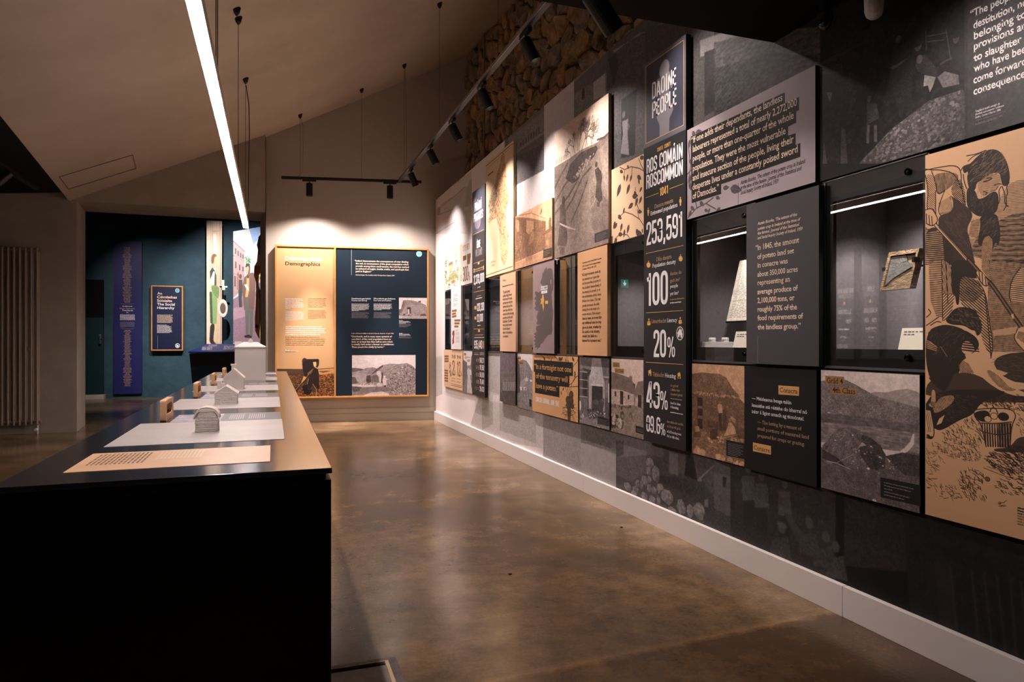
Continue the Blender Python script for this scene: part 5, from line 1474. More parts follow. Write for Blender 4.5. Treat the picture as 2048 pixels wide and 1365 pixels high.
def art_cotphoto(p):
 p.poly([(70,592),(149,130),(211,108),(493,125),(951,328),(1014,496),(1014,876),(24,885)],150,t=0.25,c_=3.4)
 p.poly([(149,130),(493,133),(730,205),(935,337),(195,331)],128,t=0.2,c_=3.4)
 p.poly([(149,130),(227,339),(86,759),(24,802),(70,508)],110,t=0.2,c_=5.1)
 p.poly([(682,164),(777,129),(783,225),(698,214)],70)
 p.poly([(289,463),(415,453),(424,831),(293,824)],44)
 p.poly([(305,547),(368,546),(380,798),(311,799)],205)
 p.ell((195,821),19.3,17.1,50)
 p.poly([(777,794),(935,750),(998,876),(745,878)],60)
 p.blobs([(24,760),(714,795),(714,887),(24,906)],24,6.1,14.6,70,190)
 p.poly([(-8,877),(1014,859),(1014,1002),(-8,1011)],170,t=0.3,c_=3.4)
 p.poly([(-8,551),(70,550),(39,843),(-8,844)],90)
 return p
def art_waiter(p):
 p.poly([(-22,-2),(341,-4),(341,992),(-22,992)],(222,200,178),t=0.06,c_=8.4)
 p.poly([(341,78),(838,74),(838,992),(341,992)],(205,182,150),t=0.08,c_=8.5)
 p.line([(275,4),(288,992)],5.8,(170,150,125))
 p.line([(374,4),(387,992)],5.8,(170,150,125))
 p.line([(672,2),(685,992)],5.8,(170,150,125))
 p.line([(805,1),(818,992)],5.8,(170,150,125))
 p.line([(871,0),(925,992)],9.7,(90,100,150))
 p.line([(958,0),(998,992)],7.8,(190,130,90))
 p.line([(374,85),(805,79)],9.7,(160,140,115))
 p.poly([(440,101),(639,108),(705,264),(407,265)],(215,215,205))
 p.poly([(308,298),(473,265),(672,280),(705,321),(639,362),(374,371)],(224,176,148))
 p.poly([(294,323),(321,274),(539,258),(692,280),(506,289),(473,338),(341,347)],(120,72,44))
 p.poly([(275,388),(572,375),(639,436),(572,518),(242,502)],(238,234,226))
 p.poly([(209,405),(374,371),(572,403),(440,404),(242,470)],(52,58,50))
 p.poly([(539,395),(639,436),(639,518),(493,518)],(60,70,58))
 p.poly([(294,510),(771,517),(838,566),(771,615),(639,624),(341,567)],(110,140,84),t=0.12,c_=8.5)
 p.poly([(242,560),(705,616),(639,820),(374,829),(189,649)],(128,160,106),t=0.1,c_=8.5)
 p.poly([(189,568),(341,567),(407,829),(242,813)],(66,84,60))
 p.poly([(242,825),(559,820),(440,927),(453,968),(705,980),(176,986),(209,894)],(50,44,40))
 p.poly([(771,607),(905,607),(938,640),(805,640)],(224,176,148))
 p.poly([(771,513),(1238,503),(1238,514),(771,521)],(190,190,192))
 return p
def art_street(p):
 p.poly([(-47,-5),(1022,-54),(1022,345),(-47,354)],(196,214,232),t=0.06,c_=8.6)
 p.blobs([(21,80),(813,44),(743,227),(363,239),(55,157)],40,43.2,98.2,232,246)
 p.poly([(501,-3),(987,-10),(813,122),(674,158)],(126,160,205),t=0.1,c_=8.6)
 p.poly([(-13,132),(380,213),(380,402),(363,523),(-13,611)],(176,150,150),t=0.1,c_=8.5)
 p.line([(-13,132),(380,218)],15.6,(120,100,106))
 p.line([(-13,252),(380,299)],7.8,(140,116,118))
 p.line([(-13,405),(363,428)],7.8,(140,116,118))
 p.poly([(55,191),(99,197),(99,242),(55,242)],(86,76,88))
 p.poly([(140,211),(185,218),(185,258),(140,259)],(86,76,88))
 p.poly([(226,228),(270,234),(270,270),(226,271)],(86,76,88))
 p.poly([(301,240),(346,246),(346,279),(301,279)],(86,76,88))
 p.poly([(62,302),(106,309),(106,362),(62,362)],(86,76,88))
 p.poly([(191,327),(236,333),(236,378),(191,378)],(86,76,88))
 p.poly([(301,343),(346,349),(346,385),(301,386)],(86,76,88))
 p.poly([(38,422),(82,429),(82,516),(38,516)],(86,76,88))
 p.tuft((501,294),40,59.1,(84,140,84))
 p.tuft((466,273),20,43.3,(70,120,72))
 p.poly([(-47,628),(397,557),(813,555),(1022,987),(-47,987)],(150,122,140),t=0.12,c_=11.4)
 p.poly([(-47,696),(363,678),(397,763),(-47,799)],(176,146,160),t=0.1,c_=8.5)
 p.ell((239,429),24.5,48.7,(90,70,66))
 p.poly([(157,456),(301,455),(322,540),(277,609),(294,686),(198,687),(178,610)],(72,72,74))
 p.ell((161,413),17.0,40.6,(150,90,70))
 p.poly([(116,430),(185,430),(191,541),(130,541)],(170,110,90))
 p.ell((483,367),49.4,105.9,(214,166,136))
 p.poly([(397,351),(432,316),(552,319),(563,367),(528,358),(501,337),(439,350)],(48,40,38))
 p.poly([(535,350),(563,358),(542,405),(494,410)],(70,54,46))
 p.poly([(363,437),(501,401),(674,392),(760,451),(743,555),(691,702),(432,695),(363,712),(335,600),(294,540)],(122,92,84),t=0.1,c_=8.6)
 p.poly([(449,436),(535,427),(528,548),(483,600),(397,600),(432,522)],(214,172,110))
 p.poly([(459,428),(518,419),(528,436),(466,445)],(50,44,44))
 p.poly([(363,497),(449,492),(535,539),(483,548)],(236,226,214))
 p.poly([(404,600),(501,600),(535,694),(681,702),(646,935),(552,935),(542,737),(514,914),(418,914),(397,712)],(108,106,104),t=0.08,c_=8.6)
 p.poly([(363,923),(518,914),(622,931),(604,944),(380,940)],(52,42,44))
 return p
def art_golden(p):
 p.poly([(-24,-184),(726,-196),(726,211),(-24,219)],(120,150,190))
 p.poly([(-24,142),(726,124),(726,250),(-24,238)],(236,214,180),t=0.1,c_=8.8)
 p.poly([(-24,238),(726,240),(726,327),(-24,315)],(214,150,84),t=0.12,c_=11.8)
 p.poly([(-24,324),(726,327),(726,870),(-24,871)],(240,206,160),t=0.12,c_=14.7)
 p.poly([(-24,775),(726,773),(726,986),(-24,986)],(226,186,130),t=0.15,c_=14.7)
 p.ell((366,369),33.5,71.4,(200,150,124))
 p.poly([(315,341),(424,335),(424,361),(315,365)],(90,86,92))
 p.poly([(274,408),(349,388),(445,388),(445,561),(298,562)],(112,114,128),t=0.1,c_=8.8)
 p.poly([(298,553),(445,552),(438,774),(298,784)],(150,152,168),t=0.1,c_=8.8)
 p.poly([(196,467),(264,476),(281,582),(213,784),(162,794),(179,582)],(222,170,116),t=0.1,c_=8.8)
 p.poly([(162,794),(281,798),(264,822),(162,823)],(60,50,46))
 return p
def art_column(p):
 p.poly([(-104,-64),(1080,1),(1080,229),(-104,223)],(96,94,102))
 p.poly([(62,10),(950,12),(950,216),(62,213)],(66,68,82))
 p.ell((514,49),53.1,53.8,(150,142,148))
 p.poly([(319,140),(716,146),(716,165),(635,180),(627,214),(398,213),(398,182),(327,162)],(132,126,132))
 p.poly([(429,61),(601,68),(638,153),(390,145)],(122,116,124))
 p.ell((871,717),36.3,38.4,(236,228,226))
 p.ell((871,717),31.1,33.1,(36,33,34))
 p.poly([(805,717),(871,704),(936,720),(921,720),(921,728),(821,726),(821,718)],(236,228,226))
 p.poly([(858,722),(883,722),(883,728),(858,728)],(36,33,34))
 p.poly([(898,707),(917,707),(917,714),(898,712)],(236,228,226))
 p.ell((116,386),6.0,4.9,(222,170,92))
 p.poly([(91,389),(141,390),(141,399),(131,399),(129,406),(102,405),(100,398),(91,397)],(222,170,92))
 p.ell((883,388),5.7,5.1,(222,170,92))
 p.poly([(859,390),(906,392),(906,401),(897,401),(896,408),(870,407),(868,400),(859,399)],(222,170,92))
 p.ell((95,530),5.7,2.91,(222,170,92))
 p.poly([(72,531),(119,532),(119,537),(110,537),(108,541),(83,541),(81,537),(72,536)],(222,170,92))
 p.ell((150,531),5.7,2.89,(222,170,92))
 p.poly([(126,532),(173,533),(173,538),(164,538),(162,542),(137,542),(135,538),(126,537)],(222,170,92))
 p.ell((123,526),5.7,4.4,(222,170,92))
 p.poly([(99,528),(146,529),(146,537),(137,537),(135,543),(110,542),(108,536),(99,536)],(222,170,92))
 p.ell((862,531),4.8,2.68,(222,170,92))
 p.poly([(842,532),(882,533),(882,538),(874,538),(872,541),(851,541),(849,537),(842,537)],(222,170,92))
 p.ell((908,532),4.8,2.67,(222,170,92))
 p.poly([(888,533),(928,534),(928,539),(920,539),(918,542),(897,542),(895,538),(888,538)],(222,170,92))
 p.ell((885,527),4.8,4.0,(222,170,92))
 p.poly([(865,529),(905,530),(905,537),(897,537),(895,543),(874,542),(872,537),(865,536)],(222,170,92))
 p.ell((132,679),8.1,6.3,(222,170,92))
 p.poly([(100,683),(163,683),(176,690),(168,694),(95,694),(86,690)],(222,170,92))
 p.poly([(104,687),(159,687),(159,688),(104,688)],(36,33,34))
 p.ell((877,680),6.9,5.8,(222,170,92))
 p.poly([(850,684),(904,684),(915,690),(908,694),(846,694),(838,690)],(222,170,92))
 p.poly([(854,688),(900,688),(900,689),(854,688)],(36,33,34))
 p.poly([(113,814),(153,811),(193,814),(193,827),(172,827),(172,821),(139,821),(139,827),(120,827),(120,817)],(222,170,92))
 p.poly([(167,809),(181,809),(181,814),(167,813)],(222,170,92))
 p.poly([(815,815),(850,812),(884,816),(884,827),(866,828),(866,821),(838,822),(838,828),(821,828),(821,818)],(222,170,92))
 p.poly([(862,811),(874,811),(874,816),(862,815)],(222,170,92))
 return p
def art_potato(p):
 p.poly([(-145,-9),(1090,0),(1090,219),(-145,209)],(74,74,86))
 p.ell((241,60),56.0,52.3,(116,110,118))
 p.ell((450,162),118.3,71.0,(126,118,126))
 p.ell((654,91),77.6,70.1,(96,92,102))
 return p
def art_social(p):
 p.ell((817,70),39.5,43.7,(150,205,214))
 p.ell((817,70),26.4,29.2,(90,160,180))
 p.ell((822,923),42.2,46.6,(232,228,226))
 p.ell((822,923),31.6,35.0,(16,26,58))
 p.poly([(785,939),(785,912),(812,898),(840,921),(859,912),(859,939),(831,948)],(232,228,226))
 return p
def art_navy(p):
 p.ell((906,36),40.2,40.5,(158,206,214))
 p.ell((906,36),31.7,31.9,(112,176,196))
 p.ell((906,36),20.7,20.9,(170,212,220))
 p.ell((906,36),14.6,14.7,(100,166,190))
 return p
W = 2.172            # face of the exhibition wall
# ------------------------------------------------------------ materials
def lin(c): return tuple(((v / 255) / 12.92 if v / 255 <= .04045 else ((v / 255 + .055) / 1.055) ** 2.4) for v in c) + (1,)
MATS = {}
def mat(name, c=(128, 128, 128), rough=.5, metal=0, spec=.4, emit=None, es=0):
    if name in MATS: return MATS[name]
    m = bpy.data.materials.new(name); m.use_nodes = True; b = m.node_tree.nodes['Principled BSDF']
    b.inputs['Base Color'].default_value = lin(c); b.inputs['Roughness'].default_value = rough
    b.inputs['Metallic'].default_value = metal; b.inputs['Specular IOR Level'].default_value = spec
    if emit: b.inputs['Emission Color'].default_value = lin(emit); b.inputs['Emission Strength'].default_value = es
    MATS[name] = m; return m
def nodes(m): return m.node_tree.nodes, m.node_tree.links, m.node_tree.nodes['Principled BSDF']
def noisy(name, c1, c2, scale, rough=.6, detail=6, bump=0, stretch=(1, 1, 1), metal=0, spec=.4, r2=None, bscale=None, rot=(0, 0, 0), c3=None):
    m = mat(name, c1, rough, metal, spec); N, L, b = nodes(m)
    tc = N.new('ShaderNodeTexCoord'); mp = N.new('ShaderNodeMapping'); mp.inputs['Scale'].default_value = stretch; mp.inputs['Rotation'].default_value = rot
    L.new(tc.outputs['Object'], mp.inputs[0])
    n = N.new('ShaderNodeTexNoise'); n.inputs['Scale'].default_value = scale; n.inputs['Detail'].default_value = detail; n.inputs['Roughness'].default_value = .62
    L.new(mp.outputs[0], n.inputs['Vector'])
    r = N.new('ShaderNodeValToRGB'); e = r.color_ramp.elements; e[0].color = lin(c1); e[0].position = .32; e[1].color = lin(c2); e[1].position = .68
    if c3: q = e.new(.5); q.color = lin(c3)
    L.new(n.outputs[0], r.inputs[0]); L.new(r.outputs[0], b.inputs['Base Color'])
    if r2 is not None:
        mr = N.new('ShaderNodeMapRange'); mr.inputs[1].default_value = .3; mr.inputs[2].default_value = .7; mr.inputs[3].default_value = rough; mr.inputs[4].default_value = r2
        L.new(n.outputs[0], mr.inputs[0]); L.new(mr.outputs[0], b.inputs['Roughness'])
    if bump:
        n2 = N.new('ShaderNodeTexNoise'); n2.inputs['Scale'].default_value = bscale or scale * 3; n2.inputs['Detail'].default_value = 5; L.new(mp.outputs[0], n2.inputs['Vector'])
        bp = N.new('ShaderNodeBump'); bp.inputs['Strength'].default_value = bump; bp.inputs['Distance'].default_value = .02
        L.new(n2.outputs[0], bp.inputs['Height']); L.new(bp.outputs[0], b.inputs['Normal'])
    return m
INK = dict(w=(236, 228, 226), g=(222, 170, 92), t=(176, 140, 108), k=(34, 29, 28), dk=(52, 47, 48), gr=(128, 120, 122), gr2=(92, 86, 88), cr=(232, 206, 182),
           br=(140, 98, 62), br2=(104, 74, 48), tb=(206, 154, 100), tb2=(158, 116, 66), kk=(24, 23, 24), gk=(62, 55, 53), wp=(238, 232, 230), rd=(150, 60, 56), tl=(190, 160, 128), mk=(104, 72, 54), gn=(90, 130, 84))
def ink(k): return mat('ink ' + k, INK[k], .55, 0, .3)
# ------------------------------------------------------------ meshes
class MB:
    def __init__(s): s.v = []; s.f = []; s.m = []; s.uv = []
    def face(s, pts, mi=0, uv=None):
        b = len(s.v); s.v += [tuple(p) for p in pts]; s.f.append(tuple(range(b, b + len(pts)))); s.m.append(mi); s.uv.append(uv)
    def poly(s, v, f, mi=0):
        b = len(s.v); s.v += [tuple(p) for p in v]
        for q in f: s.f.append(tuple(i + b for i in q)); s.m.append(mi); s.uv.append(None)
    def box(s, a, b, mi=0, fm=None):
        (x0, y0, z0), (x1, y1, z1) = a, b
        v = [(x0, y0, z0), (x1, y0, z0), (x1, y1, z0), (x0, y1, z0), (x0, y0, z1), (x1, y0, z1), (x1, y1, z1), (x0, y1, z1)]
        f = [(0, 3, 2, 1), (4, 5, 6, 7), (0, 1, 5, 4), (1, 2, 6, 5), (2, 3, 7, 6), (3, 0, 4, 7)]
        k = len(s.f); s.poly(v, f, mi)
        if fm is not None: s.m[k + 1] = fm; s.uv[k + 1] = [(0, 0), (1, 0), (1, 1), (0, 1)]
        return s
    def bbox(s, a, b, bev=.004, mi=0):
        bm = bmesh.new(); bmesh.ops.create_cube(bm, size=1)
        for v in bm.verts: v.co = Vector([(a[i] + b[i]) / 2 + v.co[i] * (b[i] - a[i]) for i in range(3)])
        bmesh.ops.bevel(bm, geom=list(bm.edges), offset=bev, segments=2, affect='EDGES', profile=.6)
        bm.verts.ensure_lookup_table(); s.poly([v.co[:] for v in bm.verts], [[v.index for v in f.verts] for f in bm.faces], mi); bm.free(); return s
    def tube(s, p, q, r0, r1=None, n=12, mi=0, caps=True):
        p = Vector(p); q = Vector(q); r1 = r0 if r1 is None else r1; d = (q - p).normalized(); a = d.orthogonal().normalized(); c = d.cross(a)
        v = [p + (a * math.cos(t) + c * math.sin(t)) * r0 for t in [2 * math.pi * i / n for i in range(n)]] + [q + (a * math.cos(t) + c * math.sin(t)) * r1 for t in [2 * math.pi * i / n for i in range(n)]]
        f = [(i, (i + 1) % n, n + (i + 1) % n, n + i) for i in range(n)]
        if caps: f += [tuple(range(n - 1, -1, -1)), tuple(range(n, 2 * n))]
        s.poly(v, f, mi); return s
    def path(s, pts, r, n=8, mi=0):
        for a, b in zip(pts, pts[1:]): s.tube(a, b, r, n=n, mi=mi)
        return s
    def lathe(s, c, prof, n=20, mi=0, ax=None):
        c = Vector(c); R = Vector((0, 0, 1)).rotation_difference(Vector(ax)).to_matrix() if ax else Matrix.Identity(3)
        v = []; f = []; k = len(prof)
        for i in range(n):
            t = 2 * math.pi * i / n
            for r, z in prof: v.append(c + R @ Vector((r * math.cos(t), r * math.sin(t), z)))
        for i in range(n):
            j = (i + 1) % n
            for q in range(k - 1): f.append((i * k + q, j * k + q, j * k + q + 1, i * k + q + 1))
        f.append(tuple(i * k for i in range(n))[::-1]); f.append(tuple(i * k + k - 1 for i in range(n)))
        s.poly(v, f, mi); return s
    def obj(s, name, mats, parent=None, smooth=False, world=None):
        me = bpy.data.meshes.new(name); me.from_pydata(s.v, [], s.f)
        for m in (mats if isinstance(mats, (list, tuple)) else [mats]): me.materials.append(m)
        me.polygons.foreach_set('material_index', s.m)
        if any(u for u in s.uv):
            ul = me.uv_layers.new(name='uv'); k = 0; d = []
            for f, u in zip(s.f, s.uv): d += (u if u else [(0, 0)] * len(f))
            ul.data.foreach_set('uv', [c for p in d for c in p])
        if smooth: me.shade_smooth()
        me.update()
        o = bpy.data.objects.new(name, me); COL.objects.link(o)
        if world is not None: o.matrix_world = world
        if parent is not None: o.parent = parent
        return o
def tag(o, label, cat, group=None):
    o['label'] = label; o['category'] = cat
    if group: o['group'] = group
    return o
def struct(o, label=None):
    o['kind'] = 'structure'
    if label: o['label'] = label
    return o
def thing(name, label, cat, world=None, group=None):
    o = bpy.data.objects.new(name, None); COL.objects.link(o); o.empty_display_size = .1
    if world is not None: o.matrix_world = world
    return tag(o, label, cat, group)
def at(x, y, z, rz=0): return Matrix.Translation((x, y, z)) @ Matrix.Rotation(rz, 4, 'Z')
def place(pid):
    O, e1, n, w, h, t = PN[pid]
    M = Matrix.Identity(4)
    for i in range(3): M[i][0] = e1[i]; M[i][1] = (0, 0, 1)[i]; M[i][2] = n[i]; M[i][3] = O[i]
    return M
# ------------------------------------------------------------ lettering
def fillet(pts, closed=False):
    out = []; n = len(pts)
    for i, p in enumerate(pts):
        x, y = p[0], p[1]; r = p[2] if len(p) > 2 else 0
        if r == 0 or (not closed and i in (0, n - 1)): out.append((x, y)); continue
        a = Vector(pts[i - 1][:2]); b = Vector(pts[(i + 1) % n][:2]); c = Vector((x, y))
        u = (a - c); v = (b - c); ru = min(r, u.length * .5); rv = min(r, v.length * .5); u.normalize(); v.normalize()
        s0 = c + u * ru; s1 = c + v * rv
        for k in range(5):
            t = k / 4; q = s0 * (1 - t) ** 2 + c * 2 * t * (1 - t) + s1 * t * t; out.append((q.x, q.y))
    return out
def ribbon(pts, w, closed):
    P = [Vector(p) for p in pts]; n = len(P); Lf = []; Rt = []
    for i in range(n):
        d0 = (P[i] - P[i - 1]) if (i > 0 or closed) else (P[1] - P[0]); d1 = (P[(i + 1) % n] - P[i]) if (i < n - 1 or closed) else d0
        if d0.length < 1e-6: d0 = d1
        if d1.length < 1e-6: d1 = d0
        d0 = d0.normalized(); d1 = d1.normalized(); n0 = Vector((-d0.y, d0.x)); n1 = Vector((-d1.y, d1.x)); m = (n0 + n1)
        m = m.normalized() if m.length > 1e-4 else n0; k = min(2.2, 1 / max(.3, m.dot(n0)))
        Lf.append(P[i] + m * w / 2 * k); Rt.append(P[i] - m * w / 2 * k)
    v = Lf + Rt; f = [(i, n + i, n + (i + 1) % n, (i + 1) % n) for i in range(n if closed else n - 1)]
    return [(q.x, q.y) for q in v], f
sw = .125; l_, r_, t_, b_, m_ = .0625, .3575, .9375, .0625, .5
q_ = .2
CG = {
 'O': (.42, [(1, (l_, b_, q_), (r_, b_, q_), (r_, t_, q_), (l_, t_, q_))]),
 'D': (.42, [(1, (l_, b_), (r_, b_, q_), (r_, t_, q_), (l_, t_))]),
 'A': (.44, [(0, (.06, 0), (.19, 1)), (0, (.38, 0), (.25, 1)), (0, (.1, .25), (.34, .25)), (0, (.15, .94), (.29, .94))]),
 'I': (.2, [(0, (.1, 0), (.1, 1))]), 'N': (.44, [(0, (l_, 0), (l_, 1)), (0, (.08, .98), (.36, .02)), (0, (.3775, 0), (.3775, 1))]),
 'E': (.36, [(0, (l_, 0), (l_, 1)), (0, (0, b_), (.34, b_)), (0, (0, .52), (.31, .52)), (0, (0, t_), (.34, t_))]),
 'F': (.35, [(0, (l_, 0), (l_, 1)), (0, (0, .5), (.3, .5)), (0, (0, t_), (.34, t_))]),
 'P': (.4, [(0, (l_, 0), (l_, 1)), (0, (l_, t_), (r_, t_, q_), (r_, .45, q_), (l_, .45))]),
 'R': (.42, [(0, (l_, 0), (l_, 1)), (0, (l_, t_), (r_, t_, q_), (r_, .5, .15), (l_, .5)), (0, (.24, .5), (.35, .38, .1), (.355, 0))]),
 'B': (.42, [(0, (l_, 0), (l_, 1)), (0, (l_, t_), (.34, t_, .18), (.34, .53, .15), (l_, .53)), (0, (l_, .5), (r_, .5, .15), (r_, b_, .18), (l_, b_))]),
 'L': (.34, [(0, (l_, 0), (l_, 1)), (0, (0, b_), (.33, b_))]), 'T': (.38, [(0, (.19, 0), (.19, 1)), (0, (0, t_), (.38, t_))]),
 'S': (.41, [(0, (r_, .7), (r_, t_, q_), (l_, t_, q_), (l_, .56, .2), (r_, .44, .2), (r_, b_, q_), (l_, b_, q_), (l_, .3))]),
 'C': (.41, [(0, (r_, .66), (r_, t_, q_), (l_, t_, q_), (l_, b_, q_), (r_, b_, q_), (r_, .34))]),
 'G': (.42, [(0, (r_, .66), (r_, t_, q_), (l_, t_, q_), (l_, b_, q_), (r_, b_, q_), (r_, .48)), (0, (.22, .46), (.42, .46))]),
 'M': (.56, [(0, (l_, 0), (l_, 1)), (0, (.09, 1), (.28, .15)), (0, (.47, 1), (.28, .15)), (0, (.4975, 0), (.4975, 1))]),
 'U': (.42, [(0, (l_, 1), (l_, b_, q_), (r_, b_, q_), (r_, 1))]), 'J': (.36, [(0, (.29, 1), (.29, b_, q_), (.05, b_, q_), (.05, .3))]),
 'Y': (.42, [(0, (.06, 1), (.21, .45)), (0, (.36, 1), (.21, .45)), (0, (.21, .5), (.21, 0))]), 'H': (.42, [(0, (l_, 0), (l_, 1)), (0, (r_, 0), (r_, 1)), (0, (l_, .5), (r_, .5))]),
 'K': (.42, [(0, (l_, 0), (l_, 1)), (0, (.08, .4), (.35, 1)), (0, (.18, .6), (.37, 0))]), 'V': (.42, [(0, (.06, 1), (.21, 0)), (0, (.36, 1), (.21, 0))]),
 'W': (.58, [(0, (.06, 1), (.17, 0)), (0, (.29, .9), (.17, 0)), (0, (.29, .9), (.41, 0)), (0, (.52, 1), (.41, 0))]),
 '1': (.3, [(0, (.2, 0), (.2, 1)), (0, (.03, .8), (.2, .86))]), '2': (.41, [(0, (l_, .68), (l_, t_, q_), (r_, t_, q_), (r_, .62, .15), (.1, .2, .1), (.08, b_), (.4, b_))]),
 '3': (.41, [(0, (l_, .72), (l_, t_, q_), (r_, t_, q_), (r_, .53, .15), (.16, .52)), (0, (.16, .51), (r_, .5, .15), (r_, b_, q_), (l_, b_, q_), (l_, .28))]),
 '4': (.43, [(0, (.3, 0), (.3, 1)), (0, (.26, .97), (.06, .3), (.06, .25), (.43, .25))]),
 '5': (.41, [(0, (.37, t_), (.09, t_), (.07, .52), (.2, .6, .1), (r_, .56, .15), (r_, b_, q_), (l_, b_, q_), (l_, .26))]),
 '6': (.41, [(0, (r_, .74), (r_, t_, q_), (l_, t_, q_), (l_, b_, q_), (r_, b_, q_), (r_, .56, .18), (l_, .54))]),
 '7': (.38, [(0, (0, t_), (.32, t_), (.14, 0))]), '8': (.41, [(1, (l_, b_, q_), (r_, b_, q_), (r_, .52, .15), (l_, .52, .15)), (1, (l_, .52, .15), (r_, .52, .15), (r_, t_, q_), (l_, t_, q_)), (0, (.08, .515), (.33, .515))]),
 '9': (.41, [(0, (l_, .26), (l_, b_, q_), (r_, b_, q_), (r_, t_, q_), (l_, t_, q_), (l_, .44, .18), (r_, .46))]),
 '%': (.72, [(1, (.06, .52, .15), (.26, .52, .15), (.26, .94, .15), (.06, .94, .15)), (1, (.46, .06, .15), (.66, .06, .15), (.66, .48, .15), (.46, .48, .15)), (0, (.2, 0), (.52, 1))]),
 '.': (.19, [(0, (.095, 0), (.095, .14))]), ',': (.19, [(0, (.1, .14), (.1, .02), (.05, -.12))]), '–': (.36, [(0, (.04, .5), (.32, .5))]), '<': (.36, [(0, (.33, .8), (.06, .5), (.33, .2))]), '>': (.36, [(0, (.04, .8), (.3, .5), (.04, .2))]), ' ': (.19, []),
}
CG['0'] = CG['O']
ACC = {'Á': 'A', 'É': 'E', 'Í': 'I', 'Ó': 'O', 'Ú': 'U'}
def cond_text(s):
    V = []; Fc = []; x = 0
    for ch in s:
        bch = ACC.get(ch, ch); wd_, st = CG[bch]
        st = list(st)
        if ch in ACC: st.append((0, (wd_ / 2 - .03, 1.06), (wd_ / 2 + .07, 1.2)))
        for cl, *p in st:
            v, f = ribbon(fillet(p, cl), .085 if bch == '%' else sw, cl); b = len(V)
            V += [(a + x, c) for a, c in v]; Fc += [tuple(i + b for i in q) for q in f]
        x += wd_ + .055
    return V, Fc, x - .055, 1.0
TXTM = {}
def serif_prepare():
    keys = {(f, s) for _, f, _, s, *_ in TX if f != 'c'}; tmp = []
    for f, s in keys:
        c = bpy.data.curves.new('t', 'FONT'); c.body = s; c.size = 1; c.resolution_u = 2; c.offset = {'s': .004, 'b': .016, 'i': .008}[f]; c.space_character = .98
        o = bpy.data.objects.new('t', c); COL.objects.link(o); tmp.append((f, s, o))
    dg = bpy.context.evaluated_depsgraph_get()
    for f, s, o in tmp:
        me = o.evaluated_get(dg).to_mesh()
        V = [(v.co.x, v.co.y) for v in me.vertices]; Fc = [tuple(p.vertices) for p in me.polygons]
        cnt = {}
        for q in Fc:
            for a, b in zip(q, q[1:] + q[:1]): k = (min(a, b), max(a, b)); cnt.setdefault(k, []).append(q)
        add = []
        for (a, b), fs in cnt.items():
            if len(fs) != 1: continue
            (x0, y0), (x1, y1) = V[a], V[b]
            if abs(y0 - y1) > .004: continue
            L = abs(x1 - x0)
            if not .05 < L < .15: continue
            cy = sum(V[i][1] for i in fs[0]) / len(fs[0]); up = 1 if cy > y0 else -1
            if .1 < y0 < .3 and up > 0: continue
            add.append((min(x0, x1), max(x0, x1), y0, up))
        e = .05 if f != 'i' else .03
        for x0, x1, y, up in add:
            k = len(V); h = .05 * up
            V += [(x0 - e, y), (x1 + e, y), (x1 + e, y + h * .7), (x1, y + h * 1.6), (x0, y + h * 1.6), (x0 - e, y + h * .7)]; Fc.append(tuple(range(k, k + 6)))
        if f == 'i': V = [(x + .2 * y, y) for x, y in V]
        x0 = min(v[0] for v in V); x1 = max(v[0] for v in V)
        TXTM[(f, s)] = ([(x - x0, y) for x, y in V], Fc, x1 - x0, .68)
        o.evaluated_get(dg).to_mesh_clear()
    for _, _, o in tmp: bpy.data.objects.remove(o)
serif_prepare()
rng = random.Random(5)
def lettering(pid, parent, dz=.0006):
    O, e1, n, w, h, t = PN[pid]; by = {}
    def g(c, n='lettering'): return by.setdefault((n, c), MB())
    for p, c, pts in RC:
        if p == pid:
            L = [g(c, 'printed_block')]; k = dz * (.55 if c in ('kk', 'tb', 'tb2', 'gk', 'br', 'wp', 'g', 'rd', 'gn') else .8)
            L[0].face([(x, y, t + k) for x, y in (pts if sum(a[0] * b[1] - b[0] * a[1] for a, b in zip(pts, pts[1:] + pts[:1])) > 0 else pts[::-1])])
    for p, f, c, s, x0, y0, x1, hc in TX:
        if p != pid: continue
        V, Fc, wn, cn = cond_text(s) if f == 'c' else TXTM[(f, s)]
        sx = (x1 - x0) / wn; sy = hc / cn
        g(c).poly([(x0 + x * sx, y0 + y * sy, t + dz) for x, y in V], Fc)
    for p, c, x0, y0, x1, hc in GK:
        if p != pid: continue
        m = g(c); x = x0; hh = abs(hc)
        while x < x1 - hh * .3:
            wl = min(x1 - x, hh * rng.uniform(1.2, 4.2)); xx = x
            while xx < x + wl - hh * .1:
                cw = min(hh * rng.uniform(.3, .5), x + wl - xx); up = hh * rng.choice((.68, .68, .72, 1.0)); lo = -hh * .22 if rng.random() < .1 else 0
                m.face([(xx, y0 + lo, t + dz), (xx + cw, y0 + lo, t + dz), (xx + cw, y0 + up, t + dz), (xx, y0 + up, t + dz)]); xx += cw + hh * .1
            x += wl + hh * .45
    for (nm, c), m in by.items():
        o = m.obj(nm, ink(c), parent)
        o['kind'] = 'stuff'
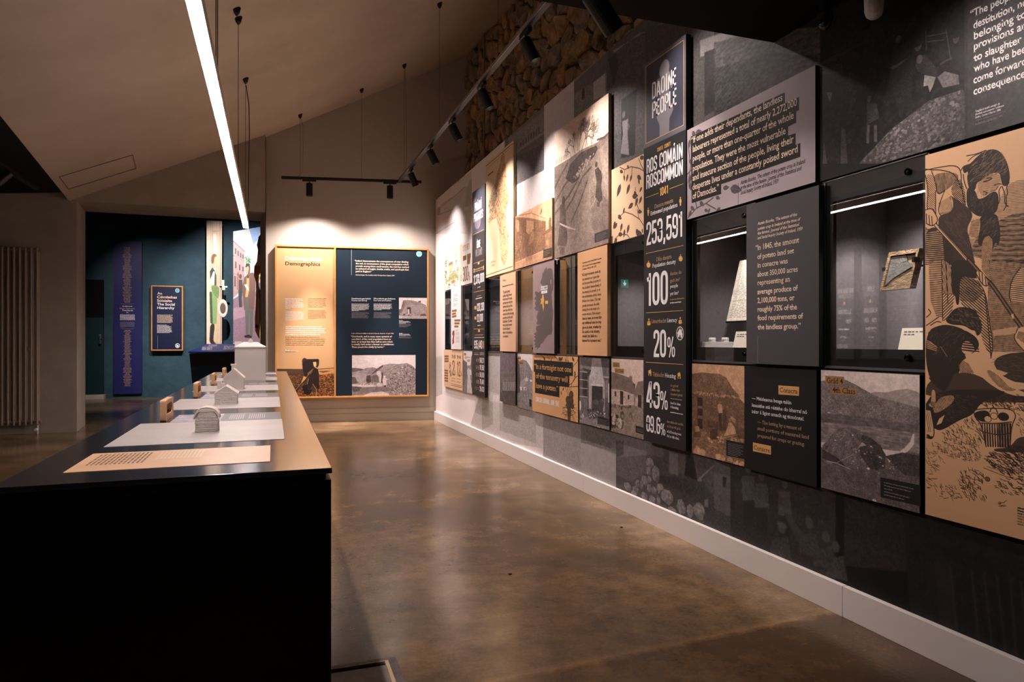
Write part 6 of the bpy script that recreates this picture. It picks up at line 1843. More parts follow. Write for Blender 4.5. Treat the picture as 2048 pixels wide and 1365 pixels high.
# ------------------------------------------------------------ printed pictures (painted here, pixel by pixel, into images)
NR = np.random.default_rng(7)
def smooth_noise(h, w, cx, cy):
    gh, gw = max(2, int(h / cy) + 2), max(2, int(w / cx) + 2); g_ = NR.random((gh, gw), dtype=np.float32)
    y = np.linspace(0, gh - 1.001, h); x = np.linspace(0, gw - 1.001, w); yi = y.astype(int); xi = x.astype(int); fy = (y - yi)[:, None].astype(np.float32); fx = (x - xi)[None, :].astype(np.float32)
    fy = fy * fy * (3 - 2 * fy); fx = fx * fx * (3 - 2 * fx)
    a = g_[yi][:, xi]; b = g_[yi][:, xi + 1]; c = g_[yi + 1][:, xi]; d = g_[yi + 1][:, xi + 1]
    return (a * (1 - fx) + b * fx) * (1 - fy) + (c * (1 - fx) + d * fx) * fy
class Pic:
    def __init__(s, pid, hpx, bg, dark=(28, 25, 26), light=(230, 218, 214), ss=2):
        O, e1, n, w, h, t = PN[pid]; s.ss = ss; s.sm = pid in ('engr', 'waiter'); s.H = int(hpx * ss); s.W = max(8, int(hpx * ss * w / h)); s.k = s.H / (h * 1000)
        s.d = np.array(dark, np.float32) / 255; s.l = np.array(light, np.float32) / 255
        s.a = np.empty((s.H, s.W, 3), np.float32); s.a[:] = s.col(bg)
    def col(s, c):
        if isinstance(c, (int, float)): return s.d + (s.l - s.d) * (c / 255)
        return np.array(c, np.float32) / 255
    def P(s, pts): return [(x * s.W / 1000, y * s.H / 1000) for x, y in pts]
    def soft(s, P_, closed):
        for _ in range(2):
            n = len(P_); o = [] if closed else [P_[0]]
            for i in range(n if closed else n - 1):
                a, b = P_[i], P_[(i + 1) % n]; o += [(a[0] * .75 + b[0] * .25, a[1] * .75 + b[1] * .25), (a[0] * .25 + b[0] * .75, a[1] * .25 + b[1] * .75)]
            P_ = o if closed else o + [P_[-1]]
        return P_
    def mask(s, pts):
        if s.sm and len(pts) >= 6: pts = s.soft(list(pts), True)
        q = s.P(pts); xs = [p[0] for p in q]; ys = [p[1] for p in q]
        x0, x1, y0, y1 = max(0, int(min(xs))), min(s.W, int(max(xs)) + 2), max(0, int(min(ys))), min(s.H, int(max(ys)) + 2)
        if x1 <= x0 or y1 <= y0: return None
        Y = (np.arange(y0, y1) + .5)[:, None]; X = (np.arange(x0, x1) + .5)[None, :]; m = np.zeros((y1 - y0, x1 - x0), bool)
        for (ax, ay), (bx, by) in zip(q, q[1:] + q[:1]):
            if ay == by: continue
            c = (ay > Y) != (by > Y); m ^= c & (X < (bx - ax) * (Y - ay) / (by - ay) + ax)
        return m, x0, y0, x1, y1
    def blend(s, m, box, c, al=1.):
        x0, y0, x1, y1 = box; r = s.a[y0:y1, x0:x1]; k = (m.astype(np.float32) * al)[..., None]; r += (c - r) * k
    def tex(s, c, hw, t, cell, ax, ay):
        h, w = hw; cp = max(1.2, cell * s.k)
        n = smooth_noise(h, w, cp * ax, cp * ay) * .6 + smooth_noise(h, w, cp * ax * .45, cp * ay * .45) * .4 - .5
        return c * (1 + n[..., None] * 2 * t)
    def poly(s, pts, c, al=1., t=0, c_=3, ax=1, ay=1):
        q = s.mask(pts)
        if q is None: return
        m, x0, y0, x1, y1 = q; cc = s.col(c)
        if t: cc = s.tex(cc, m.shape, t, c_, ax, ay)
        s.blend(m, (x0, y0, x1, y1), cc, al)
    def line(s, pts, w, c, al=1.):
        if s.sm and len(pts) >= 3: pts = s.soft(list(pts), False)
        q = s.P(pts); r = max(.7, w * s.k / 2); cc = s.col(c)
        for (ax, ay), (bx, by) in zip(q, q[1:]):
            x0, x1, y0, y1 = max(0, int(min(ax, bx) - r - 1)), min(s.W, int(max(ax, bx) + r + 2)), max(0, int(min(ay, by) - r - 1)), min(s.H, int(max(ay, by) + r + 2))
            if x1 <= x0 or y1 <= y0: continue
            Y = (np.arange(y0, y1) + .5)[:, None] - ay; X = (np.arange(x0, x1) + .5)[None, :] - ax; dx, dy = bx - ax, by - ay; L = dx * dx + dy * dy + 1e-9
            u = np.clip((X * dx + Y * dy) / L, 0, 1); d = np.hypot(X - u * dx, Y - u * dy); s.blend(np.clip(r + .5 - d, 0, 1), (x0, y0, x1, y1), cc, al)
    def el(s, x, y, rx, ry, c, al=1., t=0):
        x0, x1, y0, y1 = max(0, int(x - rx - 1)), min(s.W, int(x + rx + 2)), max(0, int(y - ry - 1)), min(s.H, int(y + ry + 2))
        if x1 <= x0 or y1 <= y0: return
        Y = (np.arange(y0, y1) + .5 - y)[:, None] / max(.5, ry); X = (np.arange(x0, x1) + .5 - x)[None, :] / max(.5, rx)
        m = np.clip((1 - np.hypot(X, Y)) * min(rx, ry) + .5, 0, 1)
        if t: c = s.tex(c, m.shape, t, 3, 1, 1)
        s.blend(m, (x0, y0, x1, y1), c, al)
    def ell(s, p, rx, ry, c, al=1., t=0):
        (x, y), = s.P([p]); s.el(x, y, rx * s.k, ry * s.k, s.col(c), al, t)
    def inside(s, pts, n):
        q = s.mask(pts)
        if q is None: return []
        m, x0, y0, x1, y1 = q; ii = np.argwhere(m)
        if len(ii) == 0: return []
        k = NR.integers(0, len(ii), n); return [(ii[i][1] + x0 + .5, ii[i][0] + y0 + .5) for i in k]
    def blobs(s, pts, n, r0, r1, c0, c1, cc=(1, 1, 1)):
        for x, y in s.inside(pts, n):
            r = NR.uniform(r0, r1) * s.k; c = s.col(float(NR.uniform(c0, c1))) * np.array(cc, np.float32); s.el(x, y, r * NR.uniform(.8, 1.3), r * NR.uniform(.55, 1.), c)
    def strokes(s, pts, n, ln_, ang, sp, w, c):
        for x, y in s.inside(pts, n):
            a = ang + NR.uniform(-sp, sp); L = ln_ * s.k * NR.uniform(.5, 1.2) / 2; k = NR.uniform(-.35, .35) * L
            p = [(x - math.cos(a) * L, y - math.sin(a) * L), (x - math.sin(a) * k, y + math.cos(a) * k), (x + math.cos(a) * L, y + math.sin(a) * L)]
            s.line([(u * 1000 / s.W, v * 1000 / s.H) for u, v in p], w, c)
    def hatch(s, pts, sp, ang, duty, c, w=0, al=1.):
        q = s.mask(pts)
        if q is None: return
        m, x0, y0, x1, y1 = q; Y = np.arange(y0, y1)[:, None]; X = np.arange(x0, x1)[None, :]; sp = max(2.2, sp * s.k)
        d = -X * math.sin(ang) + Y * math.cos(ang) + smooth_noise(y1 - y0, x1 - x0, sp * 5, sp * 5) * w * s.k * 1.5
        fr = np.abs((d / sp) % 1 - .5); dd = duty * (.75 + .5 * smooth_noise(y1 - y0, x1 - x0, sp * 2.2, sp * 2.2))
        s.blend(m * np.clip((dd / 2 - fr) * sp + .5, 0, 1), (x0, y0, x1, y1), s.col(c), al)
    def leaf(s, p, ln_, ang, c):
        (x, y), = s.P([p]); L = ln_ * s.k; u = (math.cos(ang), math.sin(ang)); v = (-u[1], u[0]); w = L * .24
        q = [(0, 0), (.2, .8), (.45, 1), (.75, .6), (1, 0), (.75, -.6), (.45, -1), (.2, -.8)]
        pts = [((x + u[0] * a * L + v[0] * b * w) * 1000 / s.W, (y + u[1] * a * L + v[1] * b * w) * 1000 / s.H) for a, b in q]
        s.poly(pts, c, 1, .25); cc = s.col(c) + (s.a[0, 0] - s.col(c)) * .35
        s.line([pts[0], pts[4]], ln_ * .03, tuple(cc * 255))
        for i in (1, 2, 3): s.line([((pts[0][0] * (4 - i) + pts[4][0] * i) / 4, (pts[0][1] * (4 - i) + pts[4][1] * i) / 4), pts[i]], ln_ * .018, tuple(cc * 255)); s.line([((pts[0][0] * (4 - i) + pts[4][0] * i) / 4, (pts[0][1] * (4 - i) + pts[4][1] * i) / 4), pts[8 - i]], ln_ * .018, tuple(cc * 255))
    def tree(s, p, ln_, ang, dep, c):
        (x, y), = s.P([p])
        def rec(x, y, L, a, d):
            x1, y1 = x + math.cos(a) * L, y - math.sin(a) * L
            s.line([(x * 1000 / s.W, y * 1000 / s.H), (x1 * 1000 / s.W, y1 * 1000 / s.H)], (d + .6) * ln_ * .012, c)
            if d > 0:
                for k in range(3): rec(x1, y1, L * NR.uniform(.55, .85), a + NR.uniform(-.75, .75), d - 1)
        rec(x, y, ln_ * s.k * .8, ang, dep)
    def tuft(s, p, n, r, c):
        (x, y), = s.P([p])
        for i in range(n):
            a = NR.uniform(0, 6.28); d = NR.uniform(0, 1) ** .6 * r * s.k; k = NR.uniform(.55, 1.5); s.el(x + math.cos(a) * d, y + math.sin(a) * d, r * s.k * .2, r * s.k * .14, np.clip(s.col(c) * k, 0, 1))
    def roads(s, pts, n, c):
        q = s.mask(pts)
        if q is None: return
        m, x0, y0, x1, y1 = q
        for x, y in s.inside(pts, n):
            a = NR.uniform(0, 6.28); P_ = [(x, y)]
            for i in range(NR.integers(3, 8)):
                a += NR.uniform(-.9, .9); x += math.cos(a) * 14 * s.k; y += math.sin(a) * 14 * s.k
                if not (x0 <= x < x1 and y0 <= y < y1 and m[int(y) - y0, int(x) - x0]): break
                P_.append((x, y))
            if len(P_) > 1: s.line([(u * 1000 / s.W, v * 1000 / s.H) for u, v in P_], 2.6, c, .85)
    def grad(s, c0, c1, y0=0, y1=1.):
        t = np.clip((np.linspace(0, 1, s.H) - y0) / (y1 - y0), 0, 1)[:, None, None].astype(np.float32); s.a = s.col(c0) * (1 - t) + s.col(c1) * t + np.zeros((s.H, s.W, 3), np.float32)
    def rock(s, p, rx, ry, c):
        (x, y), = s.P([p]); rx *= s.k; ry *= s.k; n = 9; P_ = []
        for i in range(n): a = 6.283 * i / n + NR.uniform(-.25, .25); q = NR.uniform(.82, 1.12); P_.append(((x + math.cos(a) * rx * q) * 1000 / s.W, (y + math.sin(a) * ry * q) * 1000 / s.H))
        s.poly(P_, 40); P2 = [((u - x * 1000 / s.W) * .93 + x * 1000 / s.W, (v - y * 1000 / s.H) * .93 + y * 1000 / s.H) for u, v in P_]; s.poly(P2, c, 1, .3, 12)
        s.poly([P2[0], P2[1], P2[2], P2[3], (x * 1000 / s.W, (y + ry * .25) * 1000 / s.H)], c * .72, .6, .2, 12)
    def photo(s, b=1, amt=.16):
        for _ in range(b):
            a = s.a; s.a = (a * 2 + np.roll(a, 1, 0) + np.roll(a, -1, 0) + np.roll(a, 1, 1) + np.roll(a, -1, 1)) / 6
        wt = np.clip(1.25 - s.a.mean(2, keepdims=True) * 1.25, 0, 1)
        for c in (30., 11., 5.): s.a *= 1 + amt * 1.4 * wt * (smooth_noise(s.H, s.W, c * s.k, c * s.k) - .5)[..., None]
        s.a = np.clip(s.a, 0, 1); m = s.a.mean(); s.a = np.clip(m + (s.a - m) * 1.12, 0, 1)
    def grain(s, amt): s.a *= 1 + amt * (NR.random((s.H, s.W, 1), dtype=np.float32) - .5)
    def material(s, name, rough=.5, spec=.3):
        k = s.ss; a = s.a[:s.H // k * k, :s.W // k * k].reshape(s.H // k, k, s.W // k, k, 3).mean((1, 3)); h, w = a.shape[:2]
        im = bpy.data.images.new(name, w, h, alpha=False); px = np.ones((h, w, 4), np.float32); px[..., :3] = np.clip(a[::-1], 0, 1); im.pixels.foreach_set(px.ravel()); im.pack()
        m = mat(name, (128, 128, 128), rough, 0, spec); N, L, b = nodes(m); t = N.new('ShaderNodeTexImage'); t.image = im; t.extension = 'EXTEND'
        L.new(t.outputs[0], b.inputs['Base Color']); return m
# ------------------------------------------------------------ room
def kid(m, name, mats, root, smooth=False):          # a part built in world coordinates under a thing (or a part of one)
    o = m.obj(name, mats, None, smooth); o.parent = root
    if root.parent is None and root.type == 'EMPTY': o.matrix_parent_inverse = root.matrix_basis.inverted()
    return o
PH = math.radians(6.4); cP, sP = math.cos(PH), math.sin(PH)
def ceil_z(x, y):
    r = x * cP + y * sP; return 2.821 + .4612 * (r + 1.2516) if r < .993 else 3.856 + .499 * (r - .993)
M_fl = noisy('polished concrete', (148, 120, 90), (72, 54, 35), 1.0, .14, 10, .03, (1, 1, 1), spec=.5, r2=.3, bscale=60, c3=(106, 82, 57))
N, L, b = nodes(M_fl)      # scratches and a pour joint across the near end
tc = N.new('ShaderNodeTexCoord'); sx = N.new('ShaderNodeSeparateXYZ'); L.new(tc.outputs['Object'], sx.inputs[0])
n3 = N.new('ShaderNodeTexNoise'); n3.inputs['Scale'].default_value = 7; n3.inputs['Detail'].default_value = 8; n3.inputs['Roughness'].default_value = .7; L.new(tc.outputs['Object'], n3.inputs['Vector'])
r3 = N.new('ShaderNodeMapRange'); r3.inputs[1].default_value = .35; r3.inputs[2].default_value = .65; r3.inputs[3].default_value = .68; r3.inputs[4].default_value = 1.25; L.new(n3.outputs[0], r3.inputs[0])
old = b.inputs['Base Color'].links[0].from_socket
n5 = N.new('ShaderNodeTexNoise'); n5.inputs['Scale'].default_value = 70; n5.inputs['Detail'].default_value = 4; L.new(tc.outputs['Object'], n5.inputs['Vector']); r5 = N.new('ShaderNodeMapRange'); r5.inputs[1].default_value = .3; r5.inputs[2].default_value = .7; r5.inputs[3].default_value = .84; r5.inputs[4].default_value = 1.14; L.new(n5.outputs[0], r5.inputs[0])
ml5 = N.new('ShaderNodeMath'); ml5.operation = 'MULTIPLY'; L.new(r3.outputs[0], ml5.inputs[0]); L.new(r5.outputs[0], ml5.inputs[1])
mx = N.new('ShaderNodeMix'); mx.data_type = 'RGBA'; mx.blend_type = 'MULTIPLY'; mx.inputs[0].default_value = 1; L.new(old, mx.inputs[6]); L.new(ml5.outputs[0], mx.inputs[7])
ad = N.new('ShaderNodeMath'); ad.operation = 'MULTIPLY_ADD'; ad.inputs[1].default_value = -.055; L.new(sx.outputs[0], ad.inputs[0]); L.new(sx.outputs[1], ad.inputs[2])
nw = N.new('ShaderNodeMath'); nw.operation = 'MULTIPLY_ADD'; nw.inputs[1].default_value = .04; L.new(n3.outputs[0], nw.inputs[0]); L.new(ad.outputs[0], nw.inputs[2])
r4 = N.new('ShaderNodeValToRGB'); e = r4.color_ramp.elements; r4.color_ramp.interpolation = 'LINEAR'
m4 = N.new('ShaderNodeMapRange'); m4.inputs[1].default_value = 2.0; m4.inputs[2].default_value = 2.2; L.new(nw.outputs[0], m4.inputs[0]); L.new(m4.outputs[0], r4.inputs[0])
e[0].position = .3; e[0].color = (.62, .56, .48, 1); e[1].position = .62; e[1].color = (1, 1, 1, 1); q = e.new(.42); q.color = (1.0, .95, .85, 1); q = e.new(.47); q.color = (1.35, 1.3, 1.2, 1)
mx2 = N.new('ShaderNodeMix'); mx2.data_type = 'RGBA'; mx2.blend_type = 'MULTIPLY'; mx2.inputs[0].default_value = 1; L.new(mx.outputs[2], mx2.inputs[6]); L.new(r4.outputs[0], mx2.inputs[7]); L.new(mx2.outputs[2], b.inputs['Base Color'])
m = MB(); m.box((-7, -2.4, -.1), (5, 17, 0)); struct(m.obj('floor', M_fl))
M_pl = noisy('taupe plaster', (168, 158, 146), (154, 144, 132), 3, .85, 6, .06, bscale=30)
M_ce = noisy('ceiling plaster', (184, 170, 156), (172, 158, 144), 1.2, .9, 4, .03, bscale=20)
M_end = mat('pale taupe paint', (180, 171, 160), .7, 0, .25); M_blk = mat('black paint', (13, 12, 12), .8, 0, .15); M_teal = noisy('teal limewash', (46, 78, 92), (36, 64, 78), 4, .75, 6, .25, bscale=16)
# sloping ceiling of the old building (turned 6.4 degrees against the exhibition wall)
m = MB(); prof = [(-1.2516, 2.821), (.993, 3.856), (5.2, 3.856 + .499 * 4.2)]
def rd(r, d, z): return (r * cP - d * sP, r * sP + d * cP, z)
for (r0, z0), (r1, z1) in zip(prof, prof[1:]): m.face([rd(r0, -3, z0), rd(r0, 10.25, z0), rd(r1, 10.25, z1), rd(r1, -3, z1)]); m.face([rd(r0, -3, z0 + .15), rd(r1, -3, z1 + .15), rd(r1, 10.25, z1 + .15), rd(r0, 10.25, z0 + .15)])
ceiling = struct(m.obj('ceiling', M_ce))
m = MB(); m.face([(-3.5, -2.4, 2.82), (-3.5, 9.64, 2.82), rd(-1.2516, 9.32, 2.82), rd(-1.2516, -2.6, 2.82)]); m.face([(-3.5, -2.4, 2.95), rd(-1.2516, -2.6, 2.95), rd(-1.2516, 9.32, 2.95), (-3.5, 9.64, 2.95)]); m.face([rd(-1.2516, -2.6, 2.82), rd(-1.2516, 9.32, 2.82), rd(-1.2516, 9.32, 2.95), rd(-1.2516, -2.6, 2.95)])
struct(m.obj('ceiling_side', M_blk))
m = MB(); m.box((-3.35, -2.4, 2.475), (2.64, 2.56, 2.6)); struct(m.obj('ceiling_near', M_blk))
m = MB(); m.box((-3.35, 2.5, 2.6), (2.64, 2.56, 6)); struct(m.obj('wall_above', M_blk))
# wall with the doorway
m = MB(); YD = 9.64
for q in ([(-6, YD, 0), (-2.258, YD, 0), (-2.258, YD, 2.826), (-6, YD, 2.826)], [(-6, YD, 2.826), (-.09, YD, 2.826), (-.09, YD, 5.5), (-6, YD, 5.5)],
          [(-2.258, YD, 0), (-2.343, 10.42, 0), (-2.343, 10.42, 2.83), (-2.258, YD, 2.826)], [(-2.258, YD, 2.826), (-2.343, 10.42, 2.83), (-.165, 10.42, 2.83), (-.09, YD, 2.826)], [(-.09, YD, 0), (-.09, YD, 2.826), (-.165, 10.42, 2.83), (-.165, 10.42, 0)],
          [(-6, 10.42, 0), (-6, 10.42, 5.5), (-2.343, 10.42, 5.5), (-2.343, 10.42, 0)], [(-2.343, 10.42, 2.83), (-2.343, 10.42, 5.5), (1, 10.42, 5.5), (1, 10.42, 2.83)], [(-.165, 10.42, 0), (-.165, 10.42, 2.83), (1, 10.42, 2.83), (1, 10.42, 0)]): m.face(q)
struct(m.obj('wall_doorway', M_pl))
a_ = math.radians(7.94); EA = Vector((2.168, 9.475, 0)); EU = Vector((math.cos(a_), -math.sin(a_), 0)); EN_ = Vector((-math.sin(a_), -math.cos(a_), 0))
A0 = EA - EU * 2.274; A1 = EA + EU * .62
m = MB(); bk = -EN_ * .1
m.face([A0, A1, A1 + Vector((0, 0, 6)), A0 + Vector((0, 0, 6))]); m.face([A0, A0 + Vector((0, 0, 6)), A0 + bk + Vector((0, 0, 6)), A0 + bk])
struct(m.obj('wall_far', M_end))
m = MB(); t0 = A0 + EN_ * .012; t1 = EA + EN_ * .012
for z0, z1 in ((0, .108), (.112, .18)): m.face([t0 + Vector((0, 0, z0)), t1 + Vector((0, 0, z0)), t1 + Vector((0, 0, z1)), t0 + Vector((0, 0, z1))]); m.face([t0 + Vector((0, 0, z1)), t1 + Vector((0, 0, z1)), EA + Vector((0, 0, z1)), A0 + Vector((0, 0, z1))])
struct(m.obj('baseboard_far', M_end))
m = MB(); m.box((-3.5, -2.4, 0), (-3.35, 9.64, 3)); struct(m.obj('wall_left', M_blk))
m = MB(); m.box((-3.5, -2.6, 0), (5, -2.4, 4)); struct(m.obj('wall_back', M_blk))
# the next room
m = MB(); m.face([(-6, 15.13, 0), (1.2, 15.13, 0), (1.2, 15.13, 4), (-6, 15.13, 4)]); struct(m.obj('wall_teal', M_teal)); m = MB(); m.face([(-6, 10.42, 0), (-6, 15.13, 0), (-6, 15.13, 4), (-6, 10.42, 4)]); struct(m.obj('wall_teal_left', M_teal)); m = MB(); m.face([(1.2, 15.13, 0), (1.2, 10.42, 0), (1.2, 10.42, 4), (1.2, 15.13, 4)]); struct(m.obj('wall_teal_right', M_teal))
m = MB(); m.face([(-6, 10.42, 3.62), (-6, 15.13, 3.62), (1.2, 15.13, 3.62), (1.2, 10.42, 3.62)]); struct(m.obj('ceiling_teal', mat('dark ceiling', (30, 34, 40), .8)))
d = MB(); d.box((-4.1, 15.06, .09), (-3.087, 15.13, 1.57)); dr = struct(d.obj('door_1', mat('bottle green paint', (10, 44, 48), .5)))
d = MB(); d.box((-4.1, 15.06, 1.57), (-3.087, 15.13, 2.3)); kid(d, 'overpanel', M_blk, dr)
d = MB(); d.bbox((-3.15, 15.0, 1.16), (-3.115, 15.06, 1.24), .004); d.bbox((-3.15, 15.0, 1.06), (-3.115, 15.06, 1.14), .004); d.tube((-3.13, 14.99, 1.2), (-3.13, 14.99, 1.1), .008); kid(d, 'door_handle', mat('brushed steel', (190, 190, 190), .3, 1), dr)
d = MB(); d.box((-4.1, 14.95, 0), (-3.05, 15.1, .085)); struct(d.obj('trim_threshold', mat('pale stone', (190, 176, 160), .8)))
# exhibition wall: lower run, upper run and the piers between the cases
case_y = {'vA': (8.40, 8.85), 'vA2': (7.50, 7.958), 'vB': (6.43, 6.965), 'vC': (5.52, 6.028), 'vD': (4.575, 5.064), 'vE': (3.62, 4.125), 'vF': (2.67, 3.191), 'vG': (1.765, 2.245)}
VZ0, VZ1 = .998, 1.764
O_, _, _, MW, MH, _ = PN['mural']; MZ = O_[2]
def uvm(y, z): return ((9.44 - y) / MW, (z - MZ) / MH)
def paint_mural():
    p = Pic('mural', 820, 235, (13, 12, 12), (238, 228, 226), 1)
    ys = 9.44 - (np.arange(p.W) + .5) / p.W * MW
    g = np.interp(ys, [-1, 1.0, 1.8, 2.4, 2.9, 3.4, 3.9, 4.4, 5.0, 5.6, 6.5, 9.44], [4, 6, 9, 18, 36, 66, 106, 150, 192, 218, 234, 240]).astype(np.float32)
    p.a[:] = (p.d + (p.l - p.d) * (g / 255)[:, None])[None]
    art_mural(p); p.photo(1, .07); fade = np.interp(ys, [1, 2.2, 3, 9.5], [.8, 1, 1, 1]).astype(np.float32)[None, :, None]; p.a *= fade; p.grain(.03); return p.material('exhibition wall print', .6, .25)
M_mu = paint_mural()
m = MB(); e1y, e2y = 9.44, -1.0
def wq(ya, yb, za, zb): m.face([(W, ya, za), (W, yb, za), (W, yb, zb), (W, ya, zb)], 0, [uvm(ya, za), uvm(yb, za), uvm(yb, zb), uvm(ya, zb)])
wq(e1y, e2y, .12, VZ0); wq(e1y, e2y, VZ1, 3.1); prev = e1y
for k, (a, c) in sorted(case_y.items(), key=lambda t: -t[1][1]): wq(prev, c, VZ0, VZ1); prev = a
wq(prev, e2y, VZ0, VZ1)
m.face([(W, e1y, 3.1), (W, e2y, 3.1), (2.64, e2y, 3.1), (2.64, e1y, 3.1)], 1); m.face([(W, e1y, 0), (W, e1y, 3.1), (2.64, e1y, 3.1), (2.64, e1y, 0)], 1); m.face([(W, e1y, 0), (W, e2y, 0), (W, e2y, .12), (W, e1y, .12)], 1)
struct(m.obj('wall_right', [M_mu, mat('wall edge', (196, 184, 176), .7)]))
M_sk = mat('white satin skirting', (226, 216, 212), .45, 0, .4)
sk = None
for a, c in ((9.45, 6.95), (6.948, 4.55), (4.548, 2.137), (2.135, -1.0)):
    m = MB(); m.bbox((2.148, c, 0), (W + .012, a, .124), .002); o = m.obj('baseboard_right' if sk is None else 'board', M_sk)
    if sk is None: sk = struct(o)
    else: o.parent = sk
# rubble wall behind and above it, stone by stone
SA = Vector((2.64, 9.40, 0)); SU = Vector((.3, -5.9, 0)).normalized(); SN = Vector((-SU.y, SU.x, 0)); SN = SN if SN.x < 0 else -SN
m = MB(); q0 = SA + SU * -.2; q1 = SA + SU * 7.5
m.face([q0, q1, q1 + Vector((0, 0, 6.5)), q0 + Vector((0, 0, 6.5))]); stone_wall = struct(m.obj('wall_stone', noisy('lime mortar', (70, 54, 40), (52, 40, 30), 9, .95, 6, .4)))
M_st = [noisy('rubble stone %s' % n, b, a, 9, .95, 8, 1., bscale=22) for n, a, b in (('brown', (172, 142, 108), (104, 82, 60)), ('ochre', (190, 152, 106), (120, 92, 62)), ('grey', (160, 142, 120), (96, 80, 66)))]
def voronoi(pts, big=.5):
    for i, p in enumerate(pts):
        cell = [(p[0] - big, p[1] - big), (p[0] + big, p[1] - big), (p[0] + big, p[1] + big), (p[0] - big, p[1] + big)]
        for j, q in enumerate(pts):
            if i == j or abs(q[0] - p[0]) > 2 * big or abs(q[1] - p[1]) > 2 * big: continue
            mx_, my_ = (p[0] + q[0]) / 2, (p[1] + q[1]) / 2; nx, ny = q[0] - p[0], q[1] - p[1]; new = []
            for (ax, ay), (bx, by) in zip(cell, cell[1:] + cell[:1]):
                da = (ax - mx_) * nx + (ay - my_) * ny; db_ = (bx - mx_) * nx + (by - my_) * ny
                if da <= 0: new.append((ax, ay))
                if da * db_ < 0: t = da / (da - db_); new.append((ax + (bx - ax) * t, ay + (by - ay) * t))
            cell = new
            if len(cell) < 3: break
        yield p, cell
R2 = random.Random(11); pts = []
for _ in range(9000):        # stones of mixed sizes thrown until they pack
    x, y = R2.uniform(-.1, 6.4), R2.uniform(2.98, 5.35); r = R2.choice((.085, .1, .12, .15, .18)) * (1.1 if _ < 400 else .9)
    if all(((x - q[0]) / 1.25) ** 2 + (y - q[1]) ** 2 > (.5 * (r + q[2]) + .03) ** 2 for q in pts): pts.append((x, y, r))
n_st = 0
for p, cell in voronoi(pts):
    X0 = SA + SU * p[0]
    top = min(ceil_z(X0.x, X0.y) + .08, 1.1 + .52 * (X0.x * .331 + X0.y * .9436) + .2)
    if len(cell) < 3 or p[1] > top or p[1] < 3.0 or n_st >= 300: continue
    cell = [(p[0] + (x - p[0]) * R2.uniform(.88, .96), p[1] + (y - p[1]) * R2.uniform(.86, .95)) for x, y in cell]; c2 = []
    for i, (x, y) in enumerate(cell):
        xn, yn = cell[(i + 1) % len(cell)]; xp, yp = cell[i - 1]
        c2 += [(x * .86 + xp * .14, y * .86 + yp * .14), (x * .86 + xn * .14, y * .86 + yn * .14)]
    n = len(c2); dep = R2.uniform(.015, .06); tilt = (R2.uniform(-.22, .22), R2.uniform(-.22, .22)); m = MB(); v = []
    for lv, sc, dz in ((0, 1, -.01), (1, .98, dep * .55), (2, .86, dep)):
        for x, y in c2:
            xx = p[0] + (x - p[0]) * sc; yy = p[1] + (y - p[1]) * sc; d_ = dz + ((xx - p[0]) * tilt[0] + (yy - p[1]) * tilt[1] + R2.uniform(-.006, .006)) * (lv > 0)
            v.append(SA + SU * xx + Vector((0, 0, yy)) + SN * d_)
    k = R2.uniform(-.02, .02); v.append(SA + SU * (p[0] + k) + Vector((0, 0, p[1] - k)) + SN * (dep + R2.uniform(-.004, .016)))
    f = [(i, (i + 1) % n, n + (i + 1) % n, n + i) for i in range(n)] + [(n + i, n + (i + 1) % n, 2 * n + (i + 1) % n, 2 * n + i) for i in range(n)] + [(2 * n + i, 2 * n + (i + 1) % n, 3 * n) for i in range(n)]
    m.poly(v, f); o = m.obj('stone', M_st[R2.randrange(3)], stone_wall); n_st += 1
m = MB(); m.path([(2.60, 8.5, 3.1), (2.60, 8.5, 5.2)], .012); o = m.obj('cable_conduit', mat('grey conduit', (120, 104, 88), .5)); tag(o, 'thin grey conduit running up the rubble stone wall', 'conduit')
# ------------------------------------------------------------ panels of the exhibition wall
E_TAN = (186, 148, 114); E_GR = (120, 108, 106); E_BK = (16, 16, 17)
def board(pid, label, face, edge, cat='panel', name='exhibition_panel', group=None):
    O, e1, n, w, h, t = PN[pid]; m = MB(); m.box((.001, .001, .012 if t > .03 else .003), (w - .001, h - .001, t), 1, 0)
    o = m.obj(name, [face, mat('panel edge %d %d %d' % edge, edge, .55, 0, .3)], None, False, place(pid)); tag(o, label, cat, group or None); lettering(pid, o); return o
def solid(n, c, rough=.5): return mat('laminate ' + n, c, rough, 0, .3)
def pic(pid, hpx, bg, dark=(28, 25, 26), light=(230, 218, 214), grad=None, grain=.1):
    p = Pic(pid, hpx, bg, dark, light)
    if grad: p.grad(*grad)
    f = globals().get('art_' + pid)
    if f: f(p)
    if pid in PHOTOS: p.photo(3)
    p.grain(grain); return p.material('print ' + pid)
PHOTOS = ('grad4', 'turf', 'cott', 'fire', 'mount', 'dark', 'field', 'house', 'people', 'avenue', 'hutphoto', 'cotphoto')
SEP = ((34, 24, 19), (236, 186, 148)); GRY = ((26, 23, 25), (240, 228, 226))
GW = 'panels of the exhibition wall'
board('mansion', 'white and pink panel with a leafy mansion drawing and 300% in brown', pic('mansion', 300, (236, 206, 184)), (210, 196, 186), group=GW)
board('potato', 'tall black column panel headed PRÁTAÍ POTATOES with white figures', pic('potato', 700, (46, 43, 45), grain=.04), E_BK, group=GW)
board('map', 'cream panel with an old county map in thin brown lines', pic('map', 640, (232, 204, 166), (60, 40, 30), (232, 204, 166), grain=.06), (206, 184, 150), group=GW)
board('house', 'sepia photograph panel of an ivy covered house by a road', pic('house', 380, 205, (70, 50, 38), SEP[1]), (112, 84, 64), group=GW)
board('white', 'narrow white text panel with brown blocks and a small red map', solid('white', (226, 220, 220)), (206, 198, 196), group=GW)
board('percent', 'beige panel with big brown 2% and 12% and a sketched plant', pic('percent', 260, (228, 188, 154), grain=.03), (206, 168, 136), group=GW)
